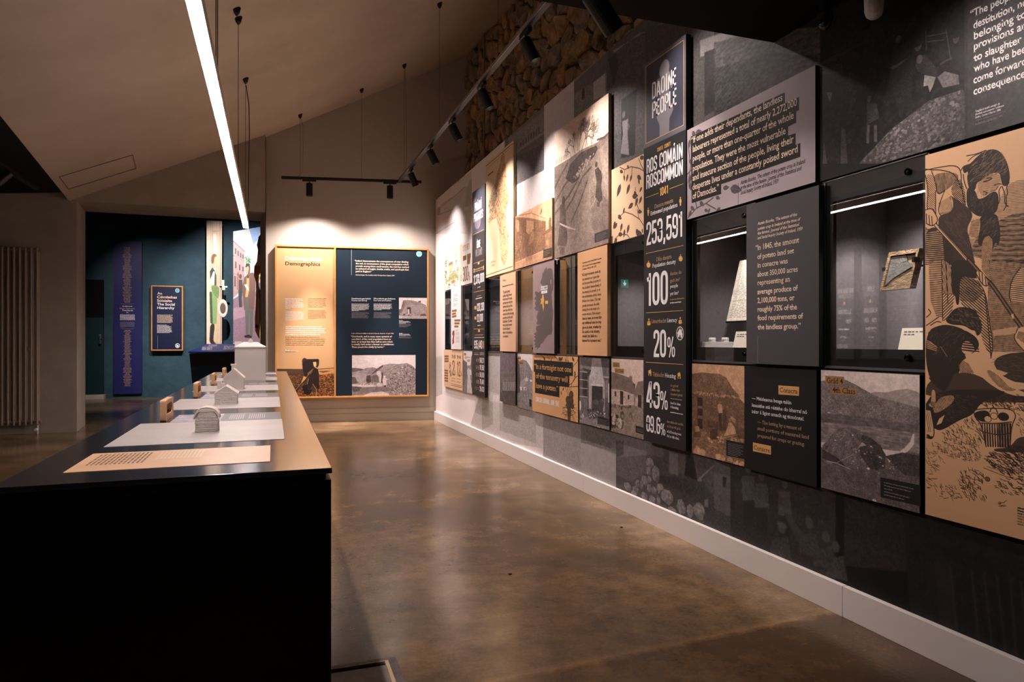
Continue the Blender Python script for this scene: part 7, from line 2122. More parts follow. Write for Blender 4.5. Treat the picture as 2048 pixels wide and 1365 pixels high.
board('avenue', 'grey photograph panel of a pale tree lined avenue', pic('avenue', 260, 215, *GRY), E_GR, group=GW)
board('gentry', 'narrow beige quote panel beginning The landed gentry', solid('beige', (218, 176, 144)), (198, 158, 128), group=GW)
board('ireland', 'mauve panel with a dark map of Ireland and one golden county', pic('ireland', 520, (146, 126, 126), (62, 52, 52), (200, 180, 178), grain=.03), (54, 46, 46), group=GW)
board('dark', 'dark purple photograph panel of a long terrace of houses', pic('dark', 260, (104, 92, 98), grain=.05), (22, 20, 20), group=GW)
board('mount', 'small grey photograph panel of a mountain above scattered cottages', pic('mount', 280, 212, *GRY), E_GR, group=GW)
board('fort', 'tan panel quoting In a fortnight on black with a potato plant drawing', pic('fort', 380, (204, 154, 108), (40, 30, 24), (204, 154, 108), grain=.03), (70, 52, 38), group=GW)
board('fire', 'grey photograph panel of a cottage hearth with people', pic('fire', 400, 74, *GRY), (20, 18, 18), group=GW)
board('cott', 'sepia grey photograph panel of thatched stone cottages labelled Grád 3', pic('cott', 400, 212, (34, 27, 24), (234, 210, 196)), E_GR, group=GW)
board('improve', 'tan quote panel beginning All improvements made by the tenant', solid('tan', (206, 158, 116)), (150, 112, 80), group=GW)
board('field', 'large photograph panel of two women digging a ridged field', pic('field', 720, 200, (40, 32, 29), (228, 206, 190), ((206, 182, 164), (230, 208, 192), .0, .35)), (150, 128, 116), group=GW)
board('leaf', 'pale pink panel with dark leafy potato stems', pic('leaf', 440, (224, 186, 150), (40, 30, 30), (224, 186, 150), grain=.02), (190, 156, 126), group=GW)
board('column', 'tallest black column panel headed DAOINE PEOPLE with 253,591', pic('column', 1100, (34, 33, 35), (34, 33, 35), GRY[1], grain=.02), E_BK, group=GW)
board('iff', 'mauve quote panel beginning If one adds their dependants on black', pic('iff', 460, (160, 146, 148), (44, 38, 42), (160, 146, 148), grain=.02), (30, 27, 28), group=GW)
board('in45', 'charcoal quote panel beginning In 1845 the amount of potato land', solid('charcoal', (70, 66, 70)), (24, 23, 24), group=GW)
board('turf', 'sepia photograph panel of a family outside a turf roofed cabin', pic('turf', 460, 190, *SEP), (60, 44, 34), group=GW)
board('con', 'black definition panel with tan Conacra and Conacre boxes', solid('black', (22, 22, 23)), E_BK, group=GW)
board('grad4', 'grey photograph panel of a sod hut under hills labelled Grád 4', pic('grad4', 560, 212, (24, 20, 21), (240, 220, 212)), (40, 34, 32), group=GW)
board('engr', 'large tan engraving panel of a ragged digger bending over a spade', pic('engr', 1700, (206, 160, 120), (10, 8, 8), (206, 160, 120), ((214, 168, 128), (202, 156, 116)), .04), (60, 44, 32), group=GW)
board('people', 'dark photograph panel of a family on rubble with The people quote', pic('people', 760, 14, (8, 7, 8), (220, 206, 202), grain=.12), E_BK, group=GW)
# ------------------------------------------------------------ glazed cases let into the wall
def glass_mat():
    m = bpy.data.materials.new('case glass'); m.use_nodes = True; N, L = m.node_tree.nodes, m.node_tree.links; N.remove(N['Principled BSDF'])
    t = N.new('ShaderNodeBsdfTransparent'); t.inputs[0].default_value = (.97, .98, .98, 1); g = N.new('ShaderNodeBsdfGlossy'); g.inputs['Roughness'].default_value = 0
    f = N.new('ShaderNodeFresnel'); f.inputs[0].default_value = 1.8; mx = N.new('ShaderNodeMixShader'); ge = N.new('ShaderNodeNewGeometry'); iv = N.new('ShaderNodeMath'); iv.operation = 'SUBTRACT'; iv.inputs[0].default_value = 1; L.new(ge.outputs['Backfacing'], iv.inputs[1]); ml = N.new('ShaderNodeMath'); ml.operation = 'MULTIPLY'; L.new(f.outputs[0], ml.inputs[0]); L.new(iv.outputs[0], ml.inputs[1]); L.new(ml.outputs[0], mx.inputs[0]); L.new(t.outputs[0], mx.inputs[1]); L.new(g.outputs[0], mx.inputs[2]); L.new(mx.outputs[0], N['Material Output'].inputs[0]); return m
M_gl = glass_mat(); M_al = mat('anodised edge', (126, 124, 126), .35, .9); M_cb = mat('case black', (11, 11, 12), .35, 0, .4); M_lining = noisy('grey case lining', (128, 120, 122), (118, 110, 112), 60, .8, 2)
M_cl = mat('lit case lens', (255, 255, 255), .5, emit=(255, 236, 214), es=30)
def case(k, label, lit=True):
    y0, y1 = case_y[k]; x0 = W - .006; root = thing('display_case', label, 'display case', at(W, (y0 + y1) / 2, VZ0), 'glazed cases in the exhibition wall')
    m = MB(); d = .33
    m.face([(W + d, y0, VZ0), (W + d, y0, VZ1), (W + d, y1, VZ1), (W + d, y1, VZ0)]); m.face([(W, y0, VZ0), (W, y1, VZ0), (W + d, y1, VZ0), (W + d, y0, VZ0)], 1); m.face([(W, y0, VZ1), (W + d, y0, VZ1), (W + d, y1, VZ1), (W, y1, VZ1)], 1)
    m.face([(W, y1, VZ0), (W, y1, VZ1), (W + d, y1, VZ1), (W + d, y1, VZ0)]); m.face([(W, y0, VZ0), (W + d, y0, VZ0), (W + d, y0, VZ1), (W, y0, VZ1)]); m.face([(W + .01, y0, 1.068), (W + .01, y1, 1.068), (W + d, y1, 1.068), (W + d, y0, 1.068)])
    kid(m, 'lining', [M_lining, M_cb], root)
    m = MB(); b0, b1 = .05, .08
    m.box((x0 + .002, y0, VZ0), (W + .012, y1, VZ0 + .074)); m.box((x0 + .002, y0, VZ1 - .09), (W + .012, y1, VZ1)); m.box((x0 + .002, y1 - .042, VZ0 + .074), (W + .012, y1, VZ1 - .09)); m.box((x0 + .002, y0, VZ0 + .074), (W + .012, y0 + .03, VZ1 - .09)); kid(m, 'black_border', M_cb, root)
    m = MB()
    for a, b in (((y1 - .005, VZ0), (y1, VZ1)), ((y0, VZ0), (y0 + .005, VZ1)), ((y0, VZ0 - .006), (y1, VZ0 + .004)), ((y0, VZ1 - .004), (y1, VZ1))): m.box((x0 - .004, a[0], a[1]), (W + .002, b[0], b[1]))
    kid(m, 'frame', M_al, root)
    m = MB(); m.box((x0 - .003, y0 + .005, VZ0 + .004), (x0, y1 - .005, VZ1 - .004)); kid(m, 'glass_pane', M_gl, root)
    for z in (VZ0 + .045, VZ1 - .05): m = MB(); m.lathe((x0 - .003, y0 + .085, z), [(.0125, 0), (.0125, .006), (.009, .009), (.004, .006)], 18, 0, (-1, 0, 0)); kid(m, 'lock', mat('black chrome', (40, 40, 42), .15, 1), root)
    if lit:
        yc = {'vG': 2.02, 'vF': 2.83}.get(k, (y0 + y1) / 2); m = MB(); m.tube((W + .06, yc, 1.763), (W + .06, yc, 1.70), .013, .011); kid(m, 'lamp_body', mat('brushed steel', (190, 190, 190), .3, 1), root)
        m = MB(); m.lathe((W + .06, yc, 1.69), [(.004, 0), (.009, .004), (.0105, .0098)], 14); kid(m, 'lamp_lens', M_cl, root)
        spot('case lamp', (W + .06, yc, 1.685), (W + .2, yc - .03, 1.1), 17, 120, 1, (1, .92, .88), .01)
    return root
case('vA', 'glazed case at the far left of the wall, left of the white text panel', False); case('vA2', 'glazed case between the white text panel and the potato column', False)
case('vB', 'glazed case below the old map panel'); case('vC', 'glazed case below the sepia ivy house panel'); case('vD', 'glazed case between the Ireland map and the tan quote panel', False); case('vE', 'glazed case below the pink leaf panel, left of the tallest column')
case('vF', 'lit glazed case holding a leaning handwritten sheet'); case('vG', 'lit glazed case holding a broken wooden writing slate')
M_pap = noisy('old paper', (226, 214, 200), (206, 192, 176), 14, .8, 6, .1); M_card = mat('cream card', (226, 212, 192), .7)
def sheet(x0, x1, ya, yb, z0, z1, th=.0015):      # upright sheet leaning back from (x0,z0) to (x1,z1)
    m = MB(); m.poly([(x, y, z) for dx in (0, th) for x, y, z in ((x0 + dx, ya, z0), (x0 + dx, yb, z0), (x1 + dx, yb, z1), (x1 + dx, ya, z1))], [(0, 1, 2, 3), (7, 6, 5, 4), (0, 4, 5, 1), (1, 5, 6, 2), (2, 6, 7, 3), (3, 7, 4, 0)]); return m
def on_sheet(x0, x1, ya, yb, z0, z1, rows):         # (u0,u1,v,h) -> quads just proud of the sheet
    m = MB()
    for u0, u1, v, h in rows:
        p = lambda u, vv: (x0 + (x1 - x0) * vv - .0005, ya + (yb - ya) * u, z0 + (z1 - z0) * vv)
        m.face([p(u0, v), p(u1, v), p(u1, v + h), p(u0, v + h)])
    return m
root = thing('handwritten_sheet', 'tall cream handwritten sheet leaning back in the lit case', 'document', at(W + .08, 2.86, 1.207)); g = (W + .08, W + .165, 3.014, 2.69, 1.209, 1.53)
kid(sheet(*g), 'paper', M_pap, root); rows = []
for i in range(34):
    v = .06 + i * .026; u = .05
    while u < .93: l = R2.uniform(.03, .12); rows.append((u, min(u + l, .95), v + R2.uniform(-.002, .002), .006)); u += l + R2.uniform(.012, .04)
kid(on_sheet(*g, rows), 'handwriting', mat('faded ink', (128, 116, 106), .8), root); kid(on_sheet(*g, [(0, 1, .66, .004), (0, 1, .33, .004), (.02, .03, .05, .9)]), 'fold_line', mat('fold', (176, 160, 144), .8), root)
m = MB(); m.box((W + .077, 2.69, 1.2), (W + .1, 3.016, 1.2085)); m.tube((W + .15, 2.85, 1.0705), (W + .15, 2.85, 1.40), .006); kid(m, 'stand', M_cb, root)
m = MB(); m.bbox((W + .035, 2.9, 1.069), (W + .075, 3.18, 1.1), .002); tag(m.obj('plinth', mat('white acrylic', (214, 208, 206), .4)), 'low white plinth on the floor of the case with the handwritten sheet', 'plinth')
for y, nm in ((3.10, 'left'), (2.99, 'right')):
    m = MB(); m.lathe((W + .055, y, 1.1005), [(.019, 0), (.019, .018), (.016, .022), (.012, .022)], 20); tag(m.obj('round_knob', mat('white acrylic', (214, 208, 206), .4), None, True), 'small round white peg, the %s of two on the low white plinth' % nm, 'peg')
def card(ya, yb, x0, label):
    g = (x0, x0 + .022, ya, yb, 1.069, 1.152); root = thing('caption_card', label, 'label', at(x0, (ya + yb) / 2, 1.069)); kid(sheet(*g, .004), 'card', M_card, root)
    kid(on_sheet(*g, [(.08 + i * .105, .08 + i * .105 + R2.uniform(.06, .095), .8, .05) for i in range(8)] + [(.08 + i * .105, .08 + i * .105 + .08, .68, .05) for i in range(3)]), 'lettering', ink('gr2'), root)
card(2.885, 2.69, W + .02, 'cream caption card standing before the handwritten sheet'); card(1.945, 1.79, W + .05, 'cream caption card below the broken slate')
# broken writing slate
root = thing('writing_slate', 'worn wooden framed slate with a broken corner held on a rod', 'writing slate', at(W + .12, 1.99, 1.30)); M_wd = noisy('worn timber', (150, 118, 78), (62, 46, 32), 30, .7, 8, .6, (1, 1, 3)); M_sl = noisy('grey slate', (92, 88, 80), (64, 60, 56), 40, .6, 6, .3)
def sl(u, v, d=0): return (W + .1 + .042 * v + d - 0, 2.062 - .135 * u - .006 * v, 1.302 + .152 * v)
def slab(poly, d0, d1):
    m = MB(); n = len(poly); v = [sl(u, w_, d0) for u, w_ in poly] + [sl(u, w_, d1) for u, w_ in poly]
    m.poly(v, [tuple(range(n)), tuple(range(2 * n - 1, n - 1, -1))] + [(i, n + i, n + (i + 1) % n, (i + 1) % n) for i in range(n)]); return m
kid(slab([(.04, .04), (.96, .04), (.96, .96), (.04, .96)], .002, .022), 'backing', M_wd, root)
for q in ([(0, 0), (1, 0), (.93, .09), (.09, .09)], [(0, 0), (.09, .09), (.09, .9), (0, 1)], [(0, 1), (.09, .9), (.93, .9), (1, 1)], [(1, 0), (1, 1), (.93, .9), (.93, .09)]): kid(slab(q, -.012, .02), 'frame_rail', M_wd, root)
kid(slab([(.09, .12), (.3, .3), (.62, .45), (.84, .55), (.66, .7), (.55, .9), (.09, .9)], -.004, .003), 'slate_panel', M_sl, root)
m = MB(); m.path([(W + .327, 1.93, 1.39), (W + .13, 1.93, 1.39)], .004); m.box((W + .1, 1.918, 1.4), (W + .13, 1.928, 1.42)); m.box((W + .11, 2.055, 1.38), (W + .135, 2.07, 1.395)); kid(m, 'mount', M_cb, root)
# ------------------------------------------------------------ end wall frame
root = thing('framed_board', 'large oak framed board, tan Demographics half beside navy half', 'panel', place('frame')); O, e1, n, w, h, t = PN['frame']; M_oak = noisy('honey oak', (206, 150, 88), (186, 130, 70), 6, .45, 5, .05, (12, 1, 12))
w0 = PN['gold'][3]; fw = .022; xm = .375 * w
def lx(pid): return (Vector(PN[pid][0]) - Vector(O)).dot(Vector(e1))
gx = lx('gold'); nx = lx('navy'); 
for a, b in (((0, 0, 0), (w, fw, t)), ((0, h - fw, 0), (w, h, t)), ((0, fw, 0), (fw, h - fw, t)), ((w - fw, fw, 0), (w, h - fw, t)), ((gx + PN['gold'][3] + .003, fw, 0), (nx - .003, h - fw, t))):
    m = MB(); m.bbox(a, b, .002); m.obj('frame_rail', M_oak, root)
m = MB(); m.box((.005, .005, 0), (w - .005, h - .005, .03)); m.obj('backing', mat('backing board', (60, 50, 42), .8), root)
def face_panel(pid, face, name, z1=None):
    Ob, e1b, nb, wb, hb, tb = PN[pid]; m = MB(); m.box((0, 0, tb - .006), (wb, hb, tb), 1, 0); o = m.obj(name, [face, E_] , None, False, place(pid)); o.parent = root; o.matrix_parent_inverse = root.matrix_basis.inverted(); lettering(pid, o); return o
E_ = mat('panel edge 60 50 42', (60, 50, 42))
face_panel('gold', pic('gold', 900, (200, 156, 110), (30, 22, 18), (222, 172, 108), grain=.03), 'tan_panel'); nv = face_panel('navy', pic('navy', 900, (14, 31, 44), grain=.02), 'navy_panel')
for pid, hpx, bg in (('hutphoto', 320, 222), ('cotphoto', 220, 226)): face_panel(pid, pic(pid, hpx, bg, (46, 34, 36), (236, 222, 220)), 'photo_print')
# ------------------------------------------------------------ next room
board('banner', 'tall narrow navy banner of place names headed Baile Fearainn', solid('navy', (34, 36, 92)), (20, 22, 60))
root = thing('framed_notice', 'oak framed navy notice titled An Céimlathas Sóisialta', 'panel', place('social')); O, e1, n, w, h, t = PN['social']
for a, b in (((0, 0, 0), (w, .022, t)), ((0, h - .022, 0), (w, h, t)), ((0, .022, 0), (.022, h - .022, t)), ((w - .022, .022, 0), (w, h - .022, t))): m = MB(); m.bbox(a, b, .003); m.obj('frame_rail', M_oak, root)
m = MB(); m.face([(0, 0, t - .01), (w, 0, t - .01), (w, h, t - .01), (0, h, t - .01)], 0, [(0, 0), (1, 0), (1, 1), (0, 1)]); m.face([(0, 0, 0), (0, h, 0), (w, h, 0), (w, 0, 0)]); o = m.obj('notice_sheet', pic('social', 420, (14, 24, 58), grain=.02), root)
lettering('social', o, -.0085)
def cutout(pid, outline, face, label, back=(60, 44, 30)):
    O, e1, n, w, h, t = PN[pid]; m = MB(); k = len(outline); P_ = [(u * w / 1000, h - v * h / 1000) for u, v in outline]
    if sum(a[0] * b[1] - b[0] * a[1] for a, b in zip(P_, P_[1:] + P_[:1])) < 0: P_ = P_[::-1]
    m.face([(x, y, t) for x, y in P_], 0, [(x / w, y / h) for x, y in P_]); m.face([(x, y, 0) for x, y in P_[::-1]], 1)
    for a, b in zip(P_, P_[1:] + P_[:1]): m.face([(a[0], a[1], 0), (b[0], b[1], 0), (b[0], b[1], t), (a[0], a[1], t)], 1)
    o = m.obj('painted_board', [face, mat('ply edge', (206, 168, 122), .6)], None, False, place(pid)); return tag(o, label, 'cutout board', 'painted street scene boards')
art_w = lambda p: p
board_w = board('waiter', 'tall painted board of a waiter in a green apron before a pilaster', pic('waiter', 620, (214, 192, 164), grain=.04), (220, 200, 176), 'cutout board', 'painted_board', 'painted street scene boards')
Ow, e1w, nw_, ww, hw_, tw = PN['waiter']; m = MB()      # hat and tray stand proud past the board's edge
cx, cz = ww * 1.06, hw_ * .304
m.lathe((cx, cz, tw), [(.088, 0), (.088, .012), (.066, .016), (.06, .012), (.02, .01)], 26); M_hat = mat('painted straw', (214, 206, 196), .6); o = m.obj('hat', M_hat, board_w); o.scale = (1, 2.0, 1); o.location = (0, -cz, 0)
m = MB(); m.lathe((cx, cz, tw + .002), [(.052, 0), (.052, .016), (.04, .018)], 24); o = m.obj('hat_crown', mat('painted hat hollow', (92, 80, 72), .6), board_w); o.scale = (1, 2.0, 1); o.location = (0, -cz, 0)
m = MB(); m.box((ww * .85, hw_ * .47, 0), (ww * 1.35, hw_ * .482, tw)); m.box((ww * 1.0, hw_ * .482, 0), (ww * 1.15, hw_ * .53, tw)); m.box((ww * .95, hw_ * .45, 0), (ww * 1.2, hw_ * .47, tw)); m.obj('tray', mat('painted tray', (216, 206, 198), .6), board_w)
cutout('street', [(0, 300), (0, 995), (990, 1000), (820, 930), (730, 880), (720, 780), (745, 700), (760, 620), (760, 540), (760, 470), (690, 420), (705, 340), (790, 300), (830, 200), (790, 160), (850, 90), (980, 40), (1000, 0), (0, 55)], pic('street', 640, (190, 206, 224), grain=.04), 'painted cutout board of a man in a brown coat in a city street')
cutout('golden', [(0, 0), (1000, 0), (1000, 1000), (0, 1000)], pic('golden', 520, (220, 190, 150), grain=.04), 'golden painted board of townspeople behind the street cutout')
m = MB(); m.box((-1.3, 14.45, 0), (-.2, 15.1, PN['waiter'][0][2] - .012)); tag(m.obj('low_platform', M_blk), 'dark platform the painted street boards stand on', 'platform')
m = MB(); m.box((-1.0, 14.2, 0), (-.2, 14.42, 1.02)); tag(m.obj('display_platform', mat('green baize', (116, 140, 84), .8)), 'green topped base under the painted street boards', 'base')
root = thing('reading_desk', 'dark desk with a sloping blue text top in the next room', 'desk', at(-.75, 12.8, 0))
m = MB(); m.poly([(-1.25, 12.72, 0), (-.15, 12.72, 0), (-.15, 13.05, 0), (-1.25, 13.05, 0), (-1.32, 12.63, .9), (-.15, 12.63, .9), (-.15, 13.12, 1.03), (-1.12, 13.12, 1.03)], [(0, 1, 5, 4), (1, 2, 6, 5), (2, 3, 7, 6), (3, 0, 4, 7), (4, 5, 6, 7), (3, 2, 1, 0)]); kid(m, 'body', mat('dark teal lacquer', (16, 34, 44), .4), root)
def desk(x, y, d=0): s_ = (y - 12.6) / .5; return (x, y, .915 + .128 * s_ + d)
for xa, xb, xc, xd in ((-1.33, -.92, -.86, -1.09), (-.92, -.15, -.15, -.86)):
    m = MB(); v = [desk(xa, 12.6), desk(xb, 12.6), desk(xc, 13.1), desk(xd, 13.1)]; v += [(p[0], p[1], p[2] + .022) for p in v]; m.poly(v, [(3, 2, 1, 0), (4, 5, 6, 7), (0, 1, 5, 4), (1, 2, 6, 5), (2, 3, 7, 6), (3, 0, 4, 7)]); kid(m, 'text_board', mat('royal blue laminate', (46, 60, 148), .4), root)
m = MB()
for k, (xa, xb, ya, yb, n_, hh) in enumerate(((-1.14, -.98, 12.7, 12.92, 4, .03), (-1.05, -.92, 12.93, 13.05, 6, .01), (-.8, -.5, 12.72, 12.98, 12, .012))):
    for i in range(n_):
        y = ya + (yb - ya) * i / n_; x = xa
        while x < xb: l = R2.uniform(.02, .07); m.face([desk(x, y, .0226), desk(min(xb, x + l), y, .0226), desk(min(xb, x + l), y + hh, .0226), desk(x, y + hh, .0226)]); x += l + .012
kid(m, 'lettering', ink('w'), root)
root = thing('exit_sign', 'small lit green sign with a white down arrow', 'sign', at(-3.83, 14.9, 2.43)); m = MB(); m.bbox((-3.94, 14.9, 2.43), (-3.72, 14.95, 2.68), .004); kid(m, 'housing', mat('white plastic', (220, 220, 220), .4), root)
m = MB(); m.box((-3.93, 14.894, 2.44), (-3.73, 14.9, 2.63)); kid(m, 'panel', mat('lit green', (40, 110, 90), .5, emit=(40, 140, 120), es=3), root)
m = MB(); m.box((-3.84, 14.888, 2.55), (-3.82, 14.894, 2.61)); m.poly([(-3.885, 14.888, 2.55), (-3.775, 14.888, 2.55), (-3.83, 14.888, 2.47)], [(0, 2, 1)]); kid(m, 'arrow', mat('lit white', (240, 250, 255), .5, emit=(220, 240, 255), es=5), root)
m = MB(); m.path([(-3.83, 14.93, 2.68), (-3.83, 14.93, 3.62)], .006); kid(m, 'rod', mat('white plastic', (220, 220, 220), .4), root)
m = MB(); m.bbox((-3.75, 14.7, 0), (-3.36, 14.94, .075), .01); tag(m.obj('floor_ramp', mat('safety yellow', (226, 172, 20), .5)), 'yellow ramp block on the floor before the green door', 'ramp')
# boards on the wall opposite, seen mirrored in the case glass
for pid, lb in (('opp1', 'dark board headed ÉIRE IRELAND on the opposite wall'), ('opp2', 'dark board headed AN BHEILG BELGIUM on the opposite wall'), ('opp3', 'dark text board on the opposite wall beside the Ireland board')): board(pid, lb, solid('dim', (60, 56, 60)), (20, 20, 20), group='dark boards on the opposite wall')
# ------------------------------------------------------------ display table and what stands on it
TZ = .78
M_top = noisy('blackened steel top', (110, 111, 118), (100, 101, 108), 2.2, .14, 6, 0, (1, .35, 1), .85); M_body = mat('black laminate', (9, 9, 10), .35, 0, .4)
table = thing('display_table', 'long black display table with a dark steel top', 'table', at(-.22, 4.8, 0))
m = MB(); m.bbox((-.585, 1.787, TZ - .014), (.143, 7.83, TZ), .0015); kid(m, 'tabletop', M_top, table)
m = MB(); m.box((-.57, 1.80, TZ - .03), (.128, 7.815, TZ - .014)); kid(m, 'shadow_gap', M_blk, table)
m = MB(); m.bbox((-.583, 1.79, 0), (.141, 7.825, TZ - .03), .0015); kid(m, 'plinth', M_body, table)
M_pg = noisy('warm grey print', (190, 182, 179), (178, 170, 167), 5, .42, 4, 0, spec=.4); M_pp = noisy('peach print', (226, 182, 144), (214, 170, 132), 5, .42, 4, 0); M_pd = mat('slate grey print', (92, 88, 95), .4, 0, .4)
M_ph = noisy('pale photo print', (196, 188, 200), (120, 112, 126), 26, .45, 8)
def plate(x0, x1, y0, y1, mt, nm, lab=None, z=.0012):
    m = MB(); m.box((x0, y0, TZ), (x1, y1, TZ + z)); o = kid(m, nm, mt, table)
    if lab: o['label'] = lab
    return o
def tlines(rows, col, z=.0016):
    m = MB()
    for x0, x1, y0, y1 in rows: m.face([(x0, y0, TZ + z), (x1, y0, TZ + z), (x1, y1, TZ + z), (x0, y1, TZ + z)])
    kid(m, 'lettering', mat('ink ' + col, INK[col]) if col != 'lg' else mat('ink lg', (196, 188, 190)), table)
plate(-.482, -.006, 1.931, 2.231, M_pp, 'caption_plate', 'peach caption plate at the near end')
rows = []
for i in range(13):
    x = -.455 + i * .0105; y = 2.02
    while y < 2.2: l = R2.uniform(.012, .034); rows.append((x, x + .0048, y, min(y + l, 2.205))); y += l + .006
tlines(rows, 'br2'); rows = []
for i in range(12):
    x = -.30 + i * .0098; y = 2.07
    while y < 2.2: l = R2.uniform(.012, .034); rows.append((x, x + .0046, y, min(y + l, 2.21))); y += l + .006
tlines(rows, 'cr')
mods = [(2.365, 2.985, 2.99, 3.288), (3.54, 4.195, 4.205, 4.54), (4.777, 5.392, 5.40, 5.727), (6.03, 6.54, 6.55, 6.86), (7.1, 7.5, 7.51, 7.7)]
for k, (a, c, d, e) in enumerate(mods):
    plate(-.484, .037, a, c, M_pg, 'model_plate'); plate(-.2, .034, d, e, M_pd, 'text_plate'); plate(-.384, -.2, d, e, M_ph, 'photo_plate')
    rows = []
    for i in range(16):
        if i == 7: continue
        x = -.17 + i * .0085 + (.008 if i > 7 else 0); y = d + .05
        while y < e - .07: l = R2.uniform(.012, .034); rows.append((x, x + .0036, y, min(y + l, e - .06))); y += l + .006
    tlines(rows, 'lg')
# wooden lift-up blocks with a rounded window
M_ply = noisy('birch block', (222, 178, 138), (206, 158, 116), 8, .55, 5, .05, (1, 1, 9))
def rr(y0, y1, z0, z1, r, n=4):
    P_ = []
    for cy, cz, a0 in ((y1 - r, z0 + r, -90), (y1 - r, z1 - r, 0), (y0 + r, z1 - r, 90), (y0 + r, z0 + r, 180)):
        for i in range(n + 1): a = math.radians(a0 + 90 * i / n); P_.append((cy + r * math.cos(a), cz + r * math.sin(a)))
    return P_
names = ('nearest', 'second', 'third', 'farthest')
models = ('grey sod hut', 'rough stone cabin', 'smooth gabled house', 'tall white house')
for k, y in enumerate((3.035, 4.255, 5.462, 6.611)):
    Pk = rr(y, y + .215, TZ + .0005, TZ + .085, .008); Ik = rr(y + .03, y + .185, TZ + .026, TZ + .068, .012); n = len(Pk); m = MB(); x0, x1 = -.424, -.402
    v = [(x0, a, c) for a, c in Pk] + [(x1, a, c) for a, c in Pk] + [(x0, a, c) for a, c in Ik] + [(x1, a, c) for a, c in Ik]; f = []
    for i in range(n):
        j = (i + 1) % n; f += [(i, j, n + j, n + i), (2 * n + j, 2 * n + i, 3 * n + i, 3 * n + j), (j, i, 2 * n + i, 2 * n + j), (n + i, n + j, 3 * n + j, 3 * n + i)]
    m.poly(v, f); tag(m.obj('wooden_block', M_ply), 'pale wooden block with a rounded window, beside the %s model' % models[k], 'block', 'wooden blocks along the table')
# house models
M_m = noisy('grey cast plaster', (226, 218, 213), (206, 198, 192), 30, .8, 6, .3); M_mw = mat('white matt print', (226, 216, 212), .7, 0, .3)
def arch(hw, zw, zt, n=10):
    return [(-hw, 0)] + [(-hw * math.cos(math.pi * i / n), zw + (zt - zw) * math.sin(math.pi * i / n) ** .9) for i in range(n + 1)] + [(hw, 0)]
root = thing('house_model', 'model of a rounded grey sod hut with a white roof', 'house model', at(-.221, 2.675, TZ + .0012), 'house models on the table')
m = MB(); nl, nu = 30, 36; v = []; hd = .036
for i in range(nl + 1):
    z = .079 * i / nl; hw = .0385 if z < .046 else .0385 * math.sqrt(max(0, 1 - ((z - .046) / .0345) ** 2)); j = R2.uniform(-.0012, .0012) + (.0015 if i < 2 else 0)
    for u in range(nu):
        t = 2 * math.pi * u / nu; c, s_ = math.cos(t), math.sin(t); x = math.copysign(abs(c) ** .45, c) * (hw + j); y = math.copysign(abs(s_) ** .45, s_) * (hd + j); v.append((x + R2.uniform(-.0006, .0006), y + R2.uniform(-.0006, .0006), z))
f = [(i * nu + u, i * nu + (u + 1) % nu, (i + 1) * nu + (u + 1) % nu, (i + 1) * nu + u) for i in range(nl) for u in range(nu)] + [tuple(range(nu - 1, -1, -1)), tuple(nl * nu + u for u in range(nu))]
m.poly(v, f); m.obj('walls', M_m, root)
m = MB(); A_o = arch(.0425, .046, .087, 14)[1:-1]; A_i = arch(.0375, .046, .079, 14)[1:-1]; ny = 8; n = len(A_o); v = []
for q in range(ny + 1):
    y = -.034 + .075 * q / ny
    for (x, z) in A_o: k = .0008; v.append((x + R2.uniform(-k, k), y, z + R2.uniform(-k, k)))
    for (x, z) in A_i: v.append((x, y, z))
f = []; s2 = 2 * n
for q in range(ny):
    for i in range(n - 1): f += [(q * s2 + i, q * s2 + i + 1, (q + 1) * s2 + i + 1, (q + 1) * s2 + i), (q * s2 + n + i + 1, q * s2 + n + i, (q + 1) * s2 + n + i, (q + 1) * s2 + n + i + 1)]
    for i in (0, n - 1): f.append((q * s2 + i, q * s2 + n + i, (q + 1) * s2 + n + i, (q + 1) * s2 + i))
for q in (0, ny): f += [(q * s2 + i, q * s2 + i + 1, q * s2 + n + i + 1, q * s2 + n + i) for i in range(n - 1)]
m.poly(v, f); m.obj('thatched_roof', M_mw, root, True)
